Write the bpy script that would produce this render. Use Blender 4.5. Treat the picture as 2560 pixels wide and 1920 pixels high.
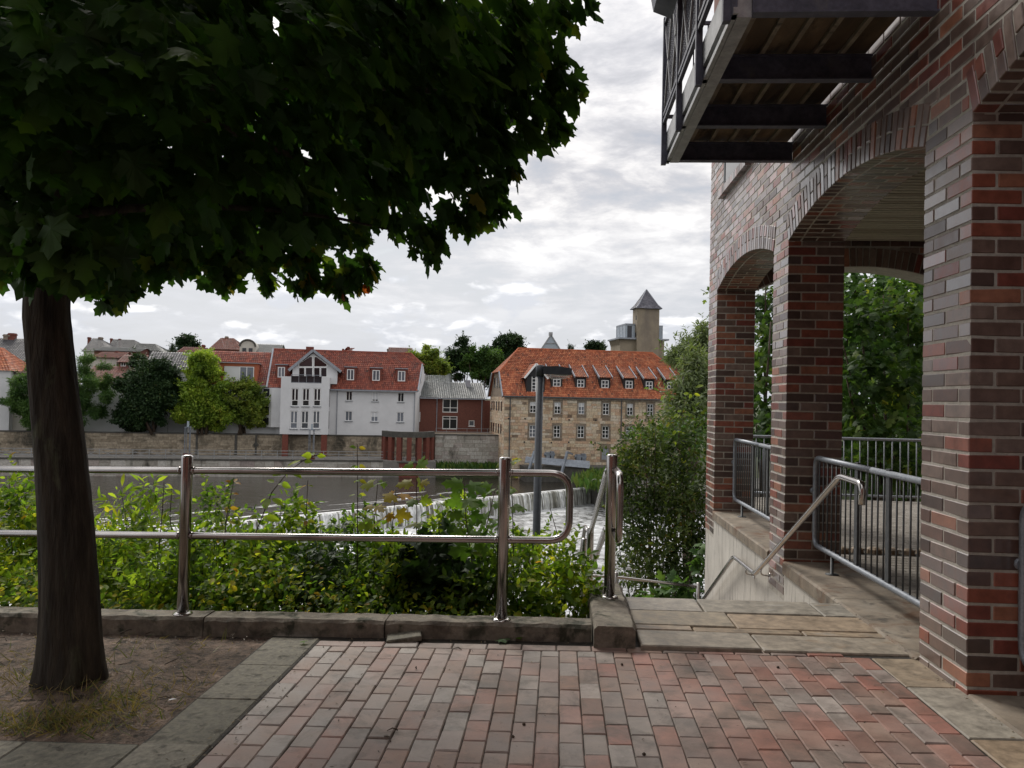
import bpy, math, random
import numpy as np
from mathutils import Vector, Matrix

sc = bpy.context.scene
COL = sc.collection
for o in list(bpy.data.objects):
    bpy.data.objects.remove(o)
random.seed(7)
RNG = np.random.default_rng(11)
R = math.radians

# ------------------------------------------------------------------ camera
FPX = 1960.0                                   # focal length in pixels of the 2560 px wide photograph
CAM = np.array([0.0, 0.0, 1.464])
YAW, PITCH, ROLL = R(3.5), R(1.1), 0.022
_f = np.array([-math.sin(YAW) * math.cos(PITCH), math.cos(YAW) * math.cos(PITCH), math.sin(PITCH)])
_r0 = np.array([math.cos(YAW), math.sin(YAW), 0.0])
_u0 = np.cross(_r0, _f)
_r = math.cos(ROLL) * _r0 + math.sin(ROLL) * _u0
_u = math.cos(ROLL) * _u0 - math.sin(ROLL) * _r0
cd = bpy.data.cameras.new('camera')
cam = bpy.data.objects.new('camera', cd)
COL.objects.link(cam)
cd.sensor_width = 36.0
cd.lens = 36.0 * FPX / 2560.0
cd.clip_start = 0.05
cd.clip_end = 3000.0
cam.matrix_world = Matrix(((_r[0], _u[0], -_f[0], CAM[0]), (_r[1], _u[1], -_f[1], CAM[1]), (_r[2], _u[2], -_f[2], CAM[2]), (0, 0, 0, 1)))
sc.camera = cam

# ------------------------------------------------------------------ light
SUN_AZ, SUN_EL = R(-30), R(43)                  # azimuth measured from +Y towards +X
world = bpy.data.worlds.new('World')
sc.world = world
world.use_nodes = True
wn, wl = world.node_tree.nodes, world.node_tree.links
wn.clear()


def _n(nodes, typ, **kw):
    n = nodes.new(typ)
    for k, v in kw.items():
        setattr(n, k, v)
    return n


def build_world():
    out = _n(wn, 'ShaderNodeOutputWorld')
    bg = _n(wn, 'ShaderNodeBackground')
    bg.inputs['Strength'].default_value = 0.1
    wl.new(bg.outputs[0], out.inputs[0])
    sky = _n(wn, 'ShaderNodeTexSky', sky_type='NISHITA', sun_disc=False)
    sky.sun_elevation = SUN_EL
    sky.sun_rotation = SUN_AZ
    sky.air_density = 1.3
    sky.dust_density = 2.0
    tc = _n(wn, 'ShaderNodeTexCoord')
    sep = _n(wn, 'ShaderNodeSeparateXYZ')
    wl.new(tc.outputs['Generated'], sep.inputs[0])

    def m(op, a, b=None, c=None):
        n = _n(wn, 'ShaderNodeMath', operation=op)
        for i, v in enumerate((a, b, c)):
            if v is None:
                continue
            if isinstance(v, (int, float)):
                n.inputs[i].default_value = v
            else:
                wl.new(v, n.inputs[i])
        return n.outputs[0]

    def comb(a, b, c=0.0):
        n = _n(wn, 'ShaderNodeCombineXYZ')
        for i, v in enumerate((a, b, c)):
            if isinstance(v, (int, float)):
                n.inputs[i].default_value = v
            else:
                wl.new(v, n.inputs[i])
        return n.outputs[0]

    def noise(vec, scale, detail, rough, dist=0.0):
        n = _n(wn, 'ShaderNodeTexNoise')
        n.inputs['Scale'].default_value = scale
        n.inputs['Detail'].default_value = detail
        n.inputs['Roughness'].default_value = rough
        n.inputs['Distortion'].default_value = dist
        wl.new(vec, n.inputs['Vector'])
        return n.outputs['Fac']

    def ramp(fac, stops):
        n = _n(wn, 'ShaderNodeValToRGB')
        e = n.color_ramp.elements
        while len(e) < len(stops):
            e.new(0.5)
        for el, (p, c) in zip(e, stops):
            el.position = p
            el.color = (*c, 1)
        wl.new(fac, n.inputs[0])
        return n.outputs[0]

    def mix(fac, a, b):
        n = _n(wn, 'ShaderNodeMix', data_type='RGBA')
        if isinstance(fac, (int, float)):
            n.inputs[0].default_value = fac
        else:
            wl.new(fac, n.inputs[0])
        for i, v in ((6, a), (7, b)):
            if isinstance(v, tuple):
                n.inputs[i].default_value = (*v, 1)
            else:
                wl.new(v, n.inputs[i])
        return n.outputs[2]

    z = m('MAXIMUM', sep.outputs[2], 0.0)
    zz = m('ADD', z, 0.16)
    pu = m('DIVIDE', sep.outputs[0], zz)
    pv = m('DIVIDE', sep.outputs[1], zz)
    plane = comb(pu, pv, 0.3)
    n1 = noise(plane, 1.7, 9, 0.62, 0.25)
    n2 = noise(comb(pu, m('MULTIPLY', pv, 1.15), 4.7), 4.6, 8, 0.6, 0.35)
    nn = m('ADD', m('MULTIPLY', n1, 0.62), m('MULTIPLY', n2, 0.38))
    cl = ramp(nn, [(0.38, (2.75, 2.8, 3.05)), (0.45, (3.8, 3.8, 4.0)), (0.52, (5.4, 5.3, 5.3)), (0.60, (7.2, 7.05, 6.9))])
    cov = ramp(m('ADD', nn, m('MULTIPLY', z, 0.55)), [(0.44, (0.72,) * 3), (0.60, (1,) * 3)])
    base = mix(cov, sky.outputs[0], cl)
    # paler smooth band of far cloud towards the horizon
    low = ramp(z, [(0.0, (1,) * 3), (0.10, (0.8,) * 3), (0.26, (0, 0, 0))])
    base = mix(low, base, mix(noise(comb(pu, pv, 9.1), 0.9, 4, 0.5), (3.7, 3.9, 4.35), (4.9, 5.0, 5.2)))
    # small cumulus clouds standing low above the roofs
    az = m('ARCTAN2', sep.outputs[0], sep.outputs[1])
    cu = noise(comb(m('MULTIPLY', az, 10.0), m('MULTIPLY', z, 24.0), 2.6), 1.0, 7, 0.5, 0.15)
    band = ramp(z, [(0.03, (0, 0, 0)), (0.065, (1,) * 3), (0.15, (1,) * 3), (0.21, (0, 0, 0))])
    cmask = ramp(m('MULTIPLY', cu, band), [(0.535, (0, 0, 0)), (0.60, (1,) * 3)])
    cshade = noise(comb(m('MULTIPLY', az, 10.0), m('ADD', m('MULTIPLY', z, 24.0), 0.22), 2.6), 1.0, 7, 0.5, 0.15)
    ccol = ramp(m('SUBTRACT', cu, cshade), [(0.0, (4.6, 4.75, 5.1)), (0.12, (6.9, 6.9, 7.0))])
    base = mix(cmask, base, ccol)
    # overcast luminance rises from the horizon to the zenith
    # and the thin cloud on the sun's side is brighter than the cloud opposite
    sdv = (math.sin(SUN_AZ) * math.cos(SUN_EL), math.cos(SUN_AZ) * math.cos(SUN_EL), math.sin(SUN_EL))
    dt = m('ADD', m('ADD', m('MULTIPLY', sep.outputs[0], sdv[0]), m('MULTIPLY', sep.outputs[1], sdv[1])), m('MULTIPLY', sep.outputs[2], sdv[2]))
    lum = m('MULTIPLY', m('ADD', 0.84, m('MULTIPLY', z, 0.6)), m('ADD', 1.0, m('MULTIPLY', dt, 0.14)))
    sc_n = _n(wn, 'ShaderNodeVectorMath', operation='SCALE')
    wl.new(base, sc_n.inputs[0])
    wl.new(lum, sc_n.inputs['Scale'])
    wl.new(sc_n.outputs[0], bg.inputs['Color'])


build_world()
sl = bpy.data.lights.new('sun', 'SUN')
sl.energy = 1.5
sl.angle = R(18)
sl.color = (1.0, 0.95, 0.87)
sun = bpy.data.objects.new('sun', sl)
COL.objects.link(sun)
sd = Vector((math.sin(SUN_AZ) * math.cos(SUN_EL), math.cos(SUN_AZ) * math.cos(SUN_EL), math.sin(SUN_EL)))
sun.rotation_euler = sd.to_track_quat('Z', 'Y').to_euler()
sun.location = sd * 60
vs = sc.view_settings
vs.view_transform = 'Standard'
vs.look = 'None'
vs.exposure = 0.72
vs.gamma = 1.0
vs.use_curve_mapping = False
sc.cycles.max_bounces = 6
sc.cycles.diffuse_bounces = 3
sc.cycles.glossy_bounces = 3
sc.cycles.transmission_bounces = 4
sc.cycles.transparent_max_bounces = 6
sc.cycles.use_adaptive_sampling = True


# ------------------------------------------------------------------ pixels to places
def ray(x, y):
    return _f + _r * (x - 1280) / FPX - _u * (y - 960) / FPX


def hit(x, y, n, c):
    n = np.asarray(n, float)
    d = ray(x, y)
    return CAM + d * ((c - n @ CAM) / (n @ d))


def atX(x, y, c): return hit(x, y, (1, 0, 0), c)
def atY(x, y, c): return hit(x, y, (0, 1, 0), c)
def atZ(x, y, c): return hit(x, y, (0, 0, 1), c)


def project(P):
    d = np.asarray(P, float) - CAM
    w = d @ _f
    return 1280 + FPX * (d @ _r) / w, 960 - FPX * (d @ _u) / w, w


# ------------------------------------------------------------------ mesh builder
class MB:
    def __init__(self):
        self.v, self.f, self.r = [], [], []

    def add(self, verts, faces, r=0.5):
        b = len(self.v)
        self.v.extend([tuple(map(float, p)) for p in verts])
        self.f.extend([tuple(i + b for i in fc) for fc in faces])
        self.r.extend([r] * len(faces))

    def box(self, x0, x1, y0, y1, z0, z1, r=0.5):
        self.add([(x0, y0, z0), (x1, y0, z0), (x1, y1, z0), (x0, y1, z0), (x0, y0, z1), (x1, y0, z1), (x1, y1, z1), (x0, y1, z1)],
                 [(3, 2, 1, 0), (4, 5, 6, 7), (0, 1, 5, 4), (1, 2, 6, 5), (2, 3, 7, 6), (3, 0, 4, 7)], r)

    def poly(self, pts, r=0.5):
        self.add(pts, [tuple(range(len(pts)))], r)

    def prism(self, a, b, r=0.5):
        n = len(a)
        self.add(list(a) + list(b), [tuple(range(n))[::-1], tuple(range(n, 2 * n))] + [(i, (i + 1) % n, n + (i + 1) % n, n + i) for i in range(n)], r)

    def bar(self, p, q, w, h=None, r=0.5):
        """square bar from p to q"""
        h = h or w
        p, q = Vector(p), Vector(q)
        d = (q - p).normalized()
        up = Vector((0, 0, 1)) if abs(d.z) < 0.95 else Vector((0, 1, 0))
        a = d.cross(up).normalized() * (w / 2)
        b = a.cross(d).normalized() * (h / 2)
        self.prism([p - a - b, p + a - b, p + a + b, p - a + b], [q - a - b, q + a - b, q + a + b, q - a + b], r)

    def tube(self, pts, rad, n=8, r=0.5, cap=True):
        pts = [Vector(p) for p in pts]
        m = len(pts)
        rads = rad if isinstance(rad, (list, tuple)) else [rad] * m
        t0 = (pts[1] - pts[0]).normalized()
        a = t0.orthogonal().normalized()
        vs_, fs = [], []
        for i, p in enumerate(pts):
            if i == 0:
                t = t0
            elif i == m - 1:
                t = (pts[-1] - pts[-2]).normalized()
            else:
                t = ((pts[i] - pts[i - 1]).normalized() + (pts[i + 1] - pts[i]).normalized())
                t = t.normalized() if t.length > 1e-6 else (pts[i + 1] - pts[i]).normalized()
            a = (a - t * a.dot(t)).normalized()
            b = t.cross(a)
            for k in range(n):
                w = 2 * math.pi * k / n
                vs_.append(p + (a * math.cos(w) + b * math.sin(w)) * rads[i])
        for i in range(m - 1):
            for k in range(n):
                fs.append((i * n + k, i * n + (k + 1) % n, (i + 1) * n + (k + 1) % n, (i + 1) * n + k))
        if cap:
            fs.append(tuple(range(n))[::-1])
            fs.append(tuple(range((m - 1) * n, m * n)))
        self.add(vs_, fs, r)

    def lathe(self, c, prof, n=16, r=0.5):
        vs_, fs = [], []
        for (rad, z) in prof:
            for k in range(n):
                w = 2 * math.pi * k / n
                vs_.append((c[0] + rad * math.cos(w), c[1] + rad * math.sin(w), c[2] + z))
        for i in range(len(prof) - 1):
            for k in range(n):
                fs.append((i * n + k, i * n + (k + 1) % n, (i + 1) * n + (k + 1) % n, (i + 1) * n + k))
        fs.append(tuple(range(n))[::-1])
        fs.append(tuple(range((len(prof) - 1) * n, len(prof) * n)))
        self.add(vs_, fs, r)

    def build(self, name, mat, parent=None, off=None, smooth=False, kind=None):
        me = bpy.data.meshes.new(name)
        v = self.v
        if off is not None:
            v = [(p[0] - off[0], p[1] - off[1], p[2] - off[2]) for p in v]
        me.from_pydata(v, [], self.f)
        at = me.attributes.new('rnd', 'FLOAT', 'FACE')
        at.data.foreach_set('value', np.array(self.r, dtype=np.float32))
        if smooth:
            me.polygons.foreach_set('use_smooth', [len(p) == 4 for p in self.f])
        me.materials.append(mat)
        me.update()
        o = bpy.data.objects.new(name, me)
        COL.objects.link(o)
        if parent is not None:
            o.parent = parent
        if kind:
            o['kind'] = kind
        return o


def tag(o, label, cat, group=None, kind=None):
    if label:
        o['label'] = label
    if cat:
        o['category'] = cat
    if group:
        o['group'] = group
    if kind:
        o['kind'] = kind
    return o


def empty(name, loc, label=None, cat=None, group=None, rz=0.0, kind=None):
    o = bpy.data.objects.new(name, None)
    o.empty_display_size = 0.2
    COL.objects.link(o)
    o.location = loc
    o.rotation_euler = (0, 0, rz)
    return tag(o, label, cat, group, kind)


def inst(name, me, mat_world, parent=None):
    o = bpy.data.objects.new(name, me)
    COL.objects.link(o)
    if parent is not None:
        o.parent = parent
    o.matrix_basis = mat_world
    return o


def fillet(pts, rad, n=6):
    """round the corners of a polyline"""
    pts = [Vector(p) for p in pts]
    out = [pts[0]]
    for i in range(1, len(pts) - 1):
        a, b, c = pts[i - 1], pts[i], pts[i + 1]
        d1, d2 = (a - b), (c - b)
        k = min(rad, d1.length * 0.49, d2.length * 0.49)
        p, q = b + d1.normalized() * k, b + d2.normalized() * k
        for j in range(n + 1):
            t = j / n
            out.append((1 - t) ** 2 * p + 2 * t * (1 - t) * b + t * t * q)
    out.append(pts[-1])
    return out


def fast_mesh(name, V, tris, rnd, mat, parent=None, kind=None, smooth=False):
    """V (n,3); tris (m,3) ; rnd (m,)"""
    me = bpy.data.meshes.new(name)
    me.vertices.add(len(V))
    me.vertices.foreach_set('co', np.asarray(V, dtype=np.float32).ravel())
    m = len(tris)
    me.loops.add(m * 3)
    me.loops.foreach_set('vertex_index', np.asarray(tris, dtype=np.int32).ravel())
    me.polygons.add(m)
    me.polygons.foreach_set('loop_start', np.arange(0, m * 3, 3, dtype=np.int32))
    if smooth:
        me.polygons.foreach_set('use_smooth', np.ones(m, dtype=bool))
    at = me.attributes.new('rnd', 'FLOAT', 'FACE')
    at.data.foreach_set('value', np.asarray(rnd, dtype=np.float32))
    me.materials.append(mat)
    me.update(calc_edges=True)
    me.validate()
    o = bpy.data.objects.new(name, me)
    COL.objects.link(o)
    if parent is not None:
        o.parent = parent
    if kind:
        o['kind'] = kind
    return o


# ------------------------------------------------------------------ materials
class NT:
    def __init__(self, name):
        self.m = bpy.data.materials.new(name)
        self.m.use_nodes = True
        self.n = self.m.node_tree.nodes
        self.l = self.m.node_tree.links
        self.n.clear()
        self.out = self.n.new('ShaderNodeOutputMaterial')

    def node(self, typ, **kw):
        return _n(self.n, typ, **kw)

    def put(self, sock, v):
        if isinstance(v, bpy.types.NodeSocket):
            self.l.new(v, sock)
        elif isinstance(v, (tuple, list)):
            sock.default_value = (*v, 1) if (len(v) == 3 and sock.type == 'RGBA') else v
        else:
            sock.default_value = v

    def math(self, op, a, b=0.0):
        n = self.node('ShaderNodeMath', operation=op)
        self.put(n.inputs[0], a)
        self.put(n.inputs[1], b)
        return n.outputs[0]

    def pos(self, scale=(1, 1, 1), rot=(0, 0, 0)):
        g = self.node('ShaderNodeNewGeometry')
        mp = self.node('ShaderNodeMapping')
        self.l.new(g.outputs['Position'], mp.inputs[0])
        mp.inputs['Scale'].default_value = scale
        mp.inputs['Rotation'].default_value = rot
        return mp.outputs[0]

    def noise(self, vec, scale, detail=5, rough=0.55, dist=0.0):
        n = self.node('ShaderNodeTexNoise')
        n.inputs['Scale'].default_value = scale
        n.inputs['Detail'].default_value = detail
        n.inputs['Roughness'].default_value = rough
        n.inputs['Distortion'].default_value = dist
        self.l.new(vec, n.inputs['Vector'])
        return n.outputs['Fac']

    def ramp(self, fac, stops, const=False):
        n = self.node('ShaderNodeValToRGB')
        if const:
            n.color_ramp.interpolation = 'CONSTANT'
        e = n.color_ramp.elements
        while len(e) < len(stops):
            e.new(0.5)
        for el, (p, c) in zip(e, stops):
            el.position = p
            el.color = (*c, 1) if len(c) == 3 else c
        self.put(n.inputs[0], fac)
        return n.outputs[0]

    def mix(self, fac, a, b, mode='MIX'):
        n = self.node('ShaderNodeMix', data_type='RGBA', blend_type=mode)
        self.put(n.inputs[0], fac)
        self.put(n.inputs[6], a)
        self.put(n.inputs[7], b)
        return n.outputs[2]

    def bump(self, h, strength, dist=0.01, normal=None):
        n = self.node('ShaderNodeBump')
        n.inputs['Strength'].default_value = strength
        n.inputs['Distance'].default_value = dist
        self.l.new(h, n.inputs['Height'])
        if normal is not None:
            self.l.new(normal, n.inputs['Normal'])
        return n.outputs[0]

    def rnd(self, mode):
        if mode == 'obj':
            return self.node('ShaderNodeObjectInfo').outputs['Random']
        a = self.node('ShaderNodeAttribute', attribute_name='rnd')
        return a.outputs['Fac']

    def principled(self, color, rough=0.8, metal=0.0, spec=0.5, normal=None, **kw):
        p = self.node('ShaderNodeBsdfPrincipled')
        self.put(p.inputs['Base Color'], color)
        self.put(p.inputs['Roughness'], rough)
        self.put(p.inputs['Metallic'], metal)
        self.put(p.inputs['Specular IOR Level'], spec)
        for k, v in kw.items():
            self.put(p.inputs[k], v)
        if normal is not None:
            self.l.new(normal, p.inputs['Normal'])
        self.l.new(p.outputs[0], self.out.inputs[0])
        return p


def grey(v): return (v, v, v)


def surf(name, stops, rough=0.8, scale=4.0, mott=0.5, bump=0.25, bscale=30.0, bdist=0.006, rnd=None, metal=0.0, spec=0.4,
         stretch=(1, 1, 1), stain=None, const=False, roughvar=0.15):
    """colour from ramp(rnd or noise), mottled by a second noise, optional stain colour patches, bump"""
    t = NT(name)
    pv = t.pos(stretch)
    n1 = t.noise(pv, scale, 6, 0.6)
    base = t.ramp(t.rnd(rnd) if rnd else n1, stops, const)
    n2 = t.noise(pv, scale * 3.1, 6, 0.65)
    lo, hi = 1 - mott * 0.6, 1 + mott * 0.6
    col = t.mix(1.0, base, t.ramp(n2, [(0.3, grey(lo)), (0.7, grey(hi))]), 'MULTIPLY')
    if stain:
        for (scol, sscale, slo, shi, sst) in stain:
            ns = t.noise(t.pos(sst), sscale, 7, 0.6, 0.4)
            col = t.mix(t.ramp(ns, [(slo, grey(0)), (shi, grey(1))]), col, scol)
    nb = t.noise(pv, bscale, 5, 0.6)
    rg = t.ramp(n2, [(0.3, grey(max(0.02, rough - roughvar))), (0.7, grey(min(1, rough + roughvar)))])
    t.principled(col, rg, metal, spec, t.bump(nb, bump, bdist) if bump else None)
    return t.m


def leafmat(name, stops, rnd='attr', trans=0.45, tint=1.5, rough=0.55, spec=0.22):
    t = NT(name)
    col = t.ramp(t.rnd(rnd), stops)
    n2 = t.noise(t.pos(), 9.0, 3, 0.5)
    col = t.mix(1.0, col, t.ramp(n2, [(0.3, grey(0.75)), (0.7, grey(1.25))]), 'MULTIPLY')
    p = t.principled(col, rough, 0.0, spec)
    tr = t.node('ShaderNodeBsdfTranslucent')
    tcol = t.mix(1.0, col, (tint, tint * 1.05, tint * 0.45), 'MULTIPLY')
    t.l.new(tcol, tr.inputs[0])
    mx = t.node('ShaderNodeMixShader')
    mx.inputs[0].default_value = trans
    t.l.new(p.outputs[0], mx.inputs[1])
    t.l.new(tr.outputs[0], mx.inputs[2])
    t.l.new(mx.outputs[0], t.out.inputs[0])
    return t.m


BRICK = [(0.0, (0.075, 0.046, 0.038)), (0.14, (0.14, 0.090, 0.072)), (0.27, (0.19, 0.135, 0.112)), (0.38, (0.11, 0.060, 0.047)), (0.50, (0.165, 0.108, 0.086)), (0.59, (0.135, 0.075, 0.058)),
         (0.67, (0.25, 0.075, 0.045)), (0.79, (0.30, 0.125, 0.075)), (0.90, (0.19, 0.050, 0.035))]
PAVER = [(0.0, (0.165, 0.105, 0.085)), (0.17, (0.26, 0.165, 0.125)), (0.34, (0.25, 0.215, 0.19)), (0.5, (0.28, 0.125, 0.09)), (0.66, (0.19, 0.15, 0.13)), (0.82, (0.33, 0.29, 0.26)), (1.0, (0.27, 0.11, 0.08))]


def brickmat(name, rnd):
    t = NT(name)
    pv = t.pos()
    base = t.ramp(t.rnd(rnd), BRICK, True)
    n2 = t.noise(pv, 14.0, 5, 0.6)
    col = t.mix(1.0, base, t.ramp(n2, [(0.3, grey(0.72)), (0.7, grey(1.3))]), 'MULTIPLY')
    n3 = t.noise(pv, 60.0, 3, 0.6)
    col = t.mix(t.ramp(n3, [(0.68, grey(0)), (0.76, grey(0.6))]), col, (0.05, 0.035, 0.03))
    ro = t.ramp(n2, [(0.3, grey(0.30)), (0.7, grey(0.5))])
    gl = t.ramp(t.math('FRACT', t.math('MULTIPLY', t.rnd(rnd), 7.31)), [(0.1, grey(0.15)), (0.9, grey(1.0))])
    t.principled(col, ro, 0.0, 0.5, t.bump(t.noise(pv, 45.0, 4, 0.6), 0.18, 0.004), **{'Coat Weight': gl, 'Coat Roughness': 0.22, 'Coat IOR': 1.7})
    return t.m


def pavermat(name, rnd):
    t = NT(name)
    pv = t.pos()
    base = t.ramp(t.rnd(rnd), PAVER)
    n2 = t.noise(pv, 7.0, 6, 0.65)
    col = t.mix(1.0, base, t.ramp(n2, [(0.3, grey(0.66)), (0.7, grey(1.3))]), 'MULTIPLY')
    # redder, less worn towards the building; grey wear in the walked middle
    x = t.node('ShaderNodeSeparateXYZ')
    t.l.new(pv, x.inputs[0])
    wear = t.noise(pv, 1.4, 3, 0.5)
    wv = t.math('SUBTRACT', wear, t.math('MULTIPLY', x.outputs[0], 0.14))
    col = t.mix(t.ramp(wv, [(0.34, grey(0)), (0.66, grey(0.45))]), col, (0.31, 0.285, 0.26))
    col = t.mix(t.ramp(wv, [(0.10, grey(0.5)), (0.36, grey(0))]), col, (0.27, 0.092, 0.062))
    ng = t.noise(pv, 3.3, 7, 0.7, 0.5)
    col = t.mix(t.ramp(ng, [(0.50, grey(0)), (0.68, grey(0.75))]), col, (0.085, 0.072, 0.058))
    spk = t.noise(pv, 130.0, 3, 0.6)
    col = t.mix(t.ramp(spk, [(0.66, grey(0)), (0.74, grey(0.75))]), col, (0.05, 0.04, 0.035))
    t.principled(col, t.ramp(n2, [(0.3, grey(0.5)), (0.7, grey(0.75))]), 0.0, 0.35, t.bump(t.noise(pv, 70.0, 5, 0.65), 0.35, 0.004))
    return t.m


def steelmat(name, base, rough, aniso=True):
    t = NT(name)
    n1 = t.noise(t.pos((1, 1, 0.05)), 160.0, 3, 0.6)
    n2 = t.noise(t.pos(), 6.0, 5, 0.6)
    ro = t.math('ADD', t.math('MULTIPLY', n1, 0.06), t.math('ADD', t.math('MULTIPLY', n2, 0.10), rough - 0.08))
    col = t.mix(1.0, base, t.ramp(n2, [(0.3, grey(0.8)), (0.7, grey(1.1))]), 'MULTIPLY')
    t.principled(col, ro, 1.0, 0.5)
    return t.m


def concretemat():
    t = NT('board_marked_concrete')
    pv = t.pos()
    n1 = t.noise(pv, 2.2, 6, 0.6)
    col = t.ramp(n1, [(0.3, (0.44, 0.415, 0.375)), (0.7, (0.58, 0.55, 0.50))])
    streak = t.noise(t.pos((1, 9, 0.55)), 2.6, 6, 0.65)
    col = t.mix(t.ramp(streak, [(0.56, grey(0)), (0.66, grey(0.8))]), col, (0.10, 0.09, 0.08))
    boards = t.node('ShaderNodeTexWave', bands_direction='Y', wave_profile='SAW')
    boards.inputs['Scale'].default_value = 0.8
    t.l.new(pv, boards.inputs['Vector'])
    seam = t.ramp(boards.outputs['Fac'], [(0.0, grey(0.0)), (0.03, grey(1)), (1.0, grey(1))])
    nb = t.noise(pv, 30.0, 5, 0.6)
    h = t.math('ADD', nb, t.math('MULTIPLY', seam, 1.2))
    t.principled(col, 0.85, 0.0, 0.3, t.bump(h, 0.35, 0.008))
    return t.m


def watermat(name, base, bs, foam=None):
    t = NT(name)
    pv = t.pos((1, 1, 1))
    w1 = t.noise(t.pos((1.0, 1.0, 1.0)), 1.6, 6, 0.6, 0.4)
    w2 = t.noise(t.pos((0.4, 1.0, 1.0)), 0.35, 3, 0.5)
    h = t.math('ADD', w1, t.math('MULTIPLY', w2, 1.5))
    nrm = t.bump(h, bs, 0.25)
    col = base
    rough = 0.12
    if foam:
        f1 = t.noise(t.pos((0.9, 1.2, 1), (0, 0, 0.45)), 0.9, 9, 0.72, 1.0)
        f2 = t.noise(pv, 0.10, 3, 0.5)
        fm = t.ramp(t.math('ADD', f1, t.math('MULTIPLY', f2, 0.5)), [(foam[0], grey(0)), (foam[1], grey(1))])
        col = t.mix(fm, base, (0.66, 0.68, 0.70))
        rough = t.ramp(fm, [(0, grey(0.12)), (1, grey(0.7))])
    t.principled(col, rough, 0.0, 0.5, nrm)
    return t.m


M = {}
M['brick'] = brickmat('glazed_brick', 'attr')
M['brick_o'] = brickmat('glazed_brick_single', 'obj')
M['mortar'] = surf('mortar', [(0.3, (0.34, 0.315, 0.275)), (0.7, (0.47, 0.44, 0.39))], 0.95, 12, 0.3, 0.3, 90)
M['paver'] = pavermat('clinker_paver', 'attr')
M['paver_o'] = pavermat('clinker_paver_single', 'obj')
M['joint'] = surf('sandy_joint', [(0.3, (0.018, 0.016, 0.013)), (0.7, (0.05, 0.043, 0.035))], 0.95, 9, 0.6, 0.5, 80)
M['steel'] = steelmat('brushed_stainless', (0.50, 0.475, 0.46), 0.20)
M['galv'] = surf('galvanised_steel', [(0.3, (0.20, 0.22, 0.25)), (0.7, (0.30, 0.32, 0.35))], 0.5, 30, 0.35, 0.1, 60, rnd=None, metal=0.5)
M['galv_dark'] = surf('dark_steel', [(0.3, (0.06, 0.065, 0.07)), (0.7, (0.10, 0.105, 0.11))], 0.55, 30, 0.35, 0.1, 60, metal=0.3)
M['balcony'] = surf('aged_blue_steel_paint', [(0.3, (0.055, 0.058, 0.085)), (0.7, (0.11, 0.112, 0.155))], 0.55, 9, 0.5, 0.15, 50, stain=[((0.12, 0.12, 0.13), 6, 0.6, 0.75, (1, 1, 0.4))])
M['balc_light'] = surf('pale_aluminium_trim', [(0.3, (0.27, 0.27, 0.28)), (0.7, (0.40, 0.40, 0.41))], 0.5, 9, 0.4, 0.1, 50, metal=0.3)
M['plank'] = surf('stained_plank', [(0.3, (0.06, 0.038, 0.024)), (0.55, (0.12, 0.08, 0.05)), (0.75, (0.22, 0.16, 0.10))], 0.8, 3.2, 0.6, 0.3, 40, stretch=(1, 0.35, 1), stain=[((0.03, 0.018, 0.012), 4, 0.5, 0.62, (1.2, 0.5, 1))])
M['slat'] = surf('ceiling_slat', [(0.0, (0.30, 0.26, 0.19)), (1.0, (0.46, 0.42, 0.33))], 0.7, 6, 0.25, 0.1, 60, rnd='obj')
M['concrete'] = concretemat()
M['cap'] = surf('sandstone_cap', [(0.3, (0.15, 0.12, 0.09)), (0.55, (0.24, 0.20, 0.155)), (0.75, (0.31, 0.275, 0.225))], 0.8, 2.5, 0.5, 0.4, 40, stain=[((0.15, 0.085, 0.05), 3, 0.54, 0.68, (1, 1, 1)), ((0.07, 0.06, 0.05), 7, 0.58, 0.7, (1, 1, 1))])
M['stone_slab'] = surf('sandstone_slab', [(0.0, (0.24, 0.16, 0.095)), (0.3, (0.25, 0.21, 0.155)), (0.55, (0.25, 0.23, 0.195)), (0.8, (0.28, 0.18, 0.09)), (1.0, (0.28, 0.255, 0.22))], 0.6, 4.5, 0.7, 0.5, 22, rnd='obj', stain=[((0.38, 0.365, 0.34), 2.2, 0.60, 0.76, (1, 2, 1)), ((0.24, 0.14, 0.065), 1.7, 0.60, 0.78, (1, 2.5, 1))])
M['kerb'] = surf('weathered_concrete_kerb', [(0.3, (0.12, 0.10, 0.08)), (0.7, (0.25, 0.225, 0.18))], 0.9, 5, 0.7, 0.6, 60, bdist=0.01, stain=[((0.045, 0.045, 0.03), 5, 0.52, 0.62, (1, 1, 1)), ((0.035, 0.028, 0.02), 2.2, 0.55, 0.7, (0.5, 1, 1))])
M['slab'] = surf('grey_concrete_slab', [(0.0, (0.13, 0.122, 0.095)), (1.0, (0.185, 0.172, 0.138))], 0.9, 9, 0.8, 0.6, 60, rnd='obj', stain=[((0.06, 0.055, 0.042), 14, 0.55, 0.66, (1, 1, 1)), ((0.24, 0.23, 0.20), 40, 0.66, 0.74, (1, 1, 1))])
M['soil'] = surf('dry_soil', [(0.3, (0.07, 0.05, 0.036)), (0.6, (0.18, 0.13, 0.098)), (0.75, (0.28, 0.215, 0.17))], 0.97, 5.5, 1.1, 1.0, 55, bdist=0.03, stain=[((0.035, 0.027, 0.018), 16, 0.53, 0.63, (1, 1, 1))])
M['bark'] = surf('grey_brown_bark', [(0.3, (0.014, 0.012, 0.009)), (0.7, (0.072, 0.062, 0.047))], 0.95, 9, 0.7, 1.0, 26, bdist=0.02, stretch=(1.6, 1.6, 0.2), stain=[((0.09, 0.10, 0.06), 7, 0.60, 0.74, (1, 1, 0.4))])
M['twig'] = surf('dry_twig', [(0.3, (0.03, 0.02, 0.014)), (0.7, (0.09, 0.065, 0.045))], 0.9, 20, 0.5, 0.3, 60)
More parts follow.
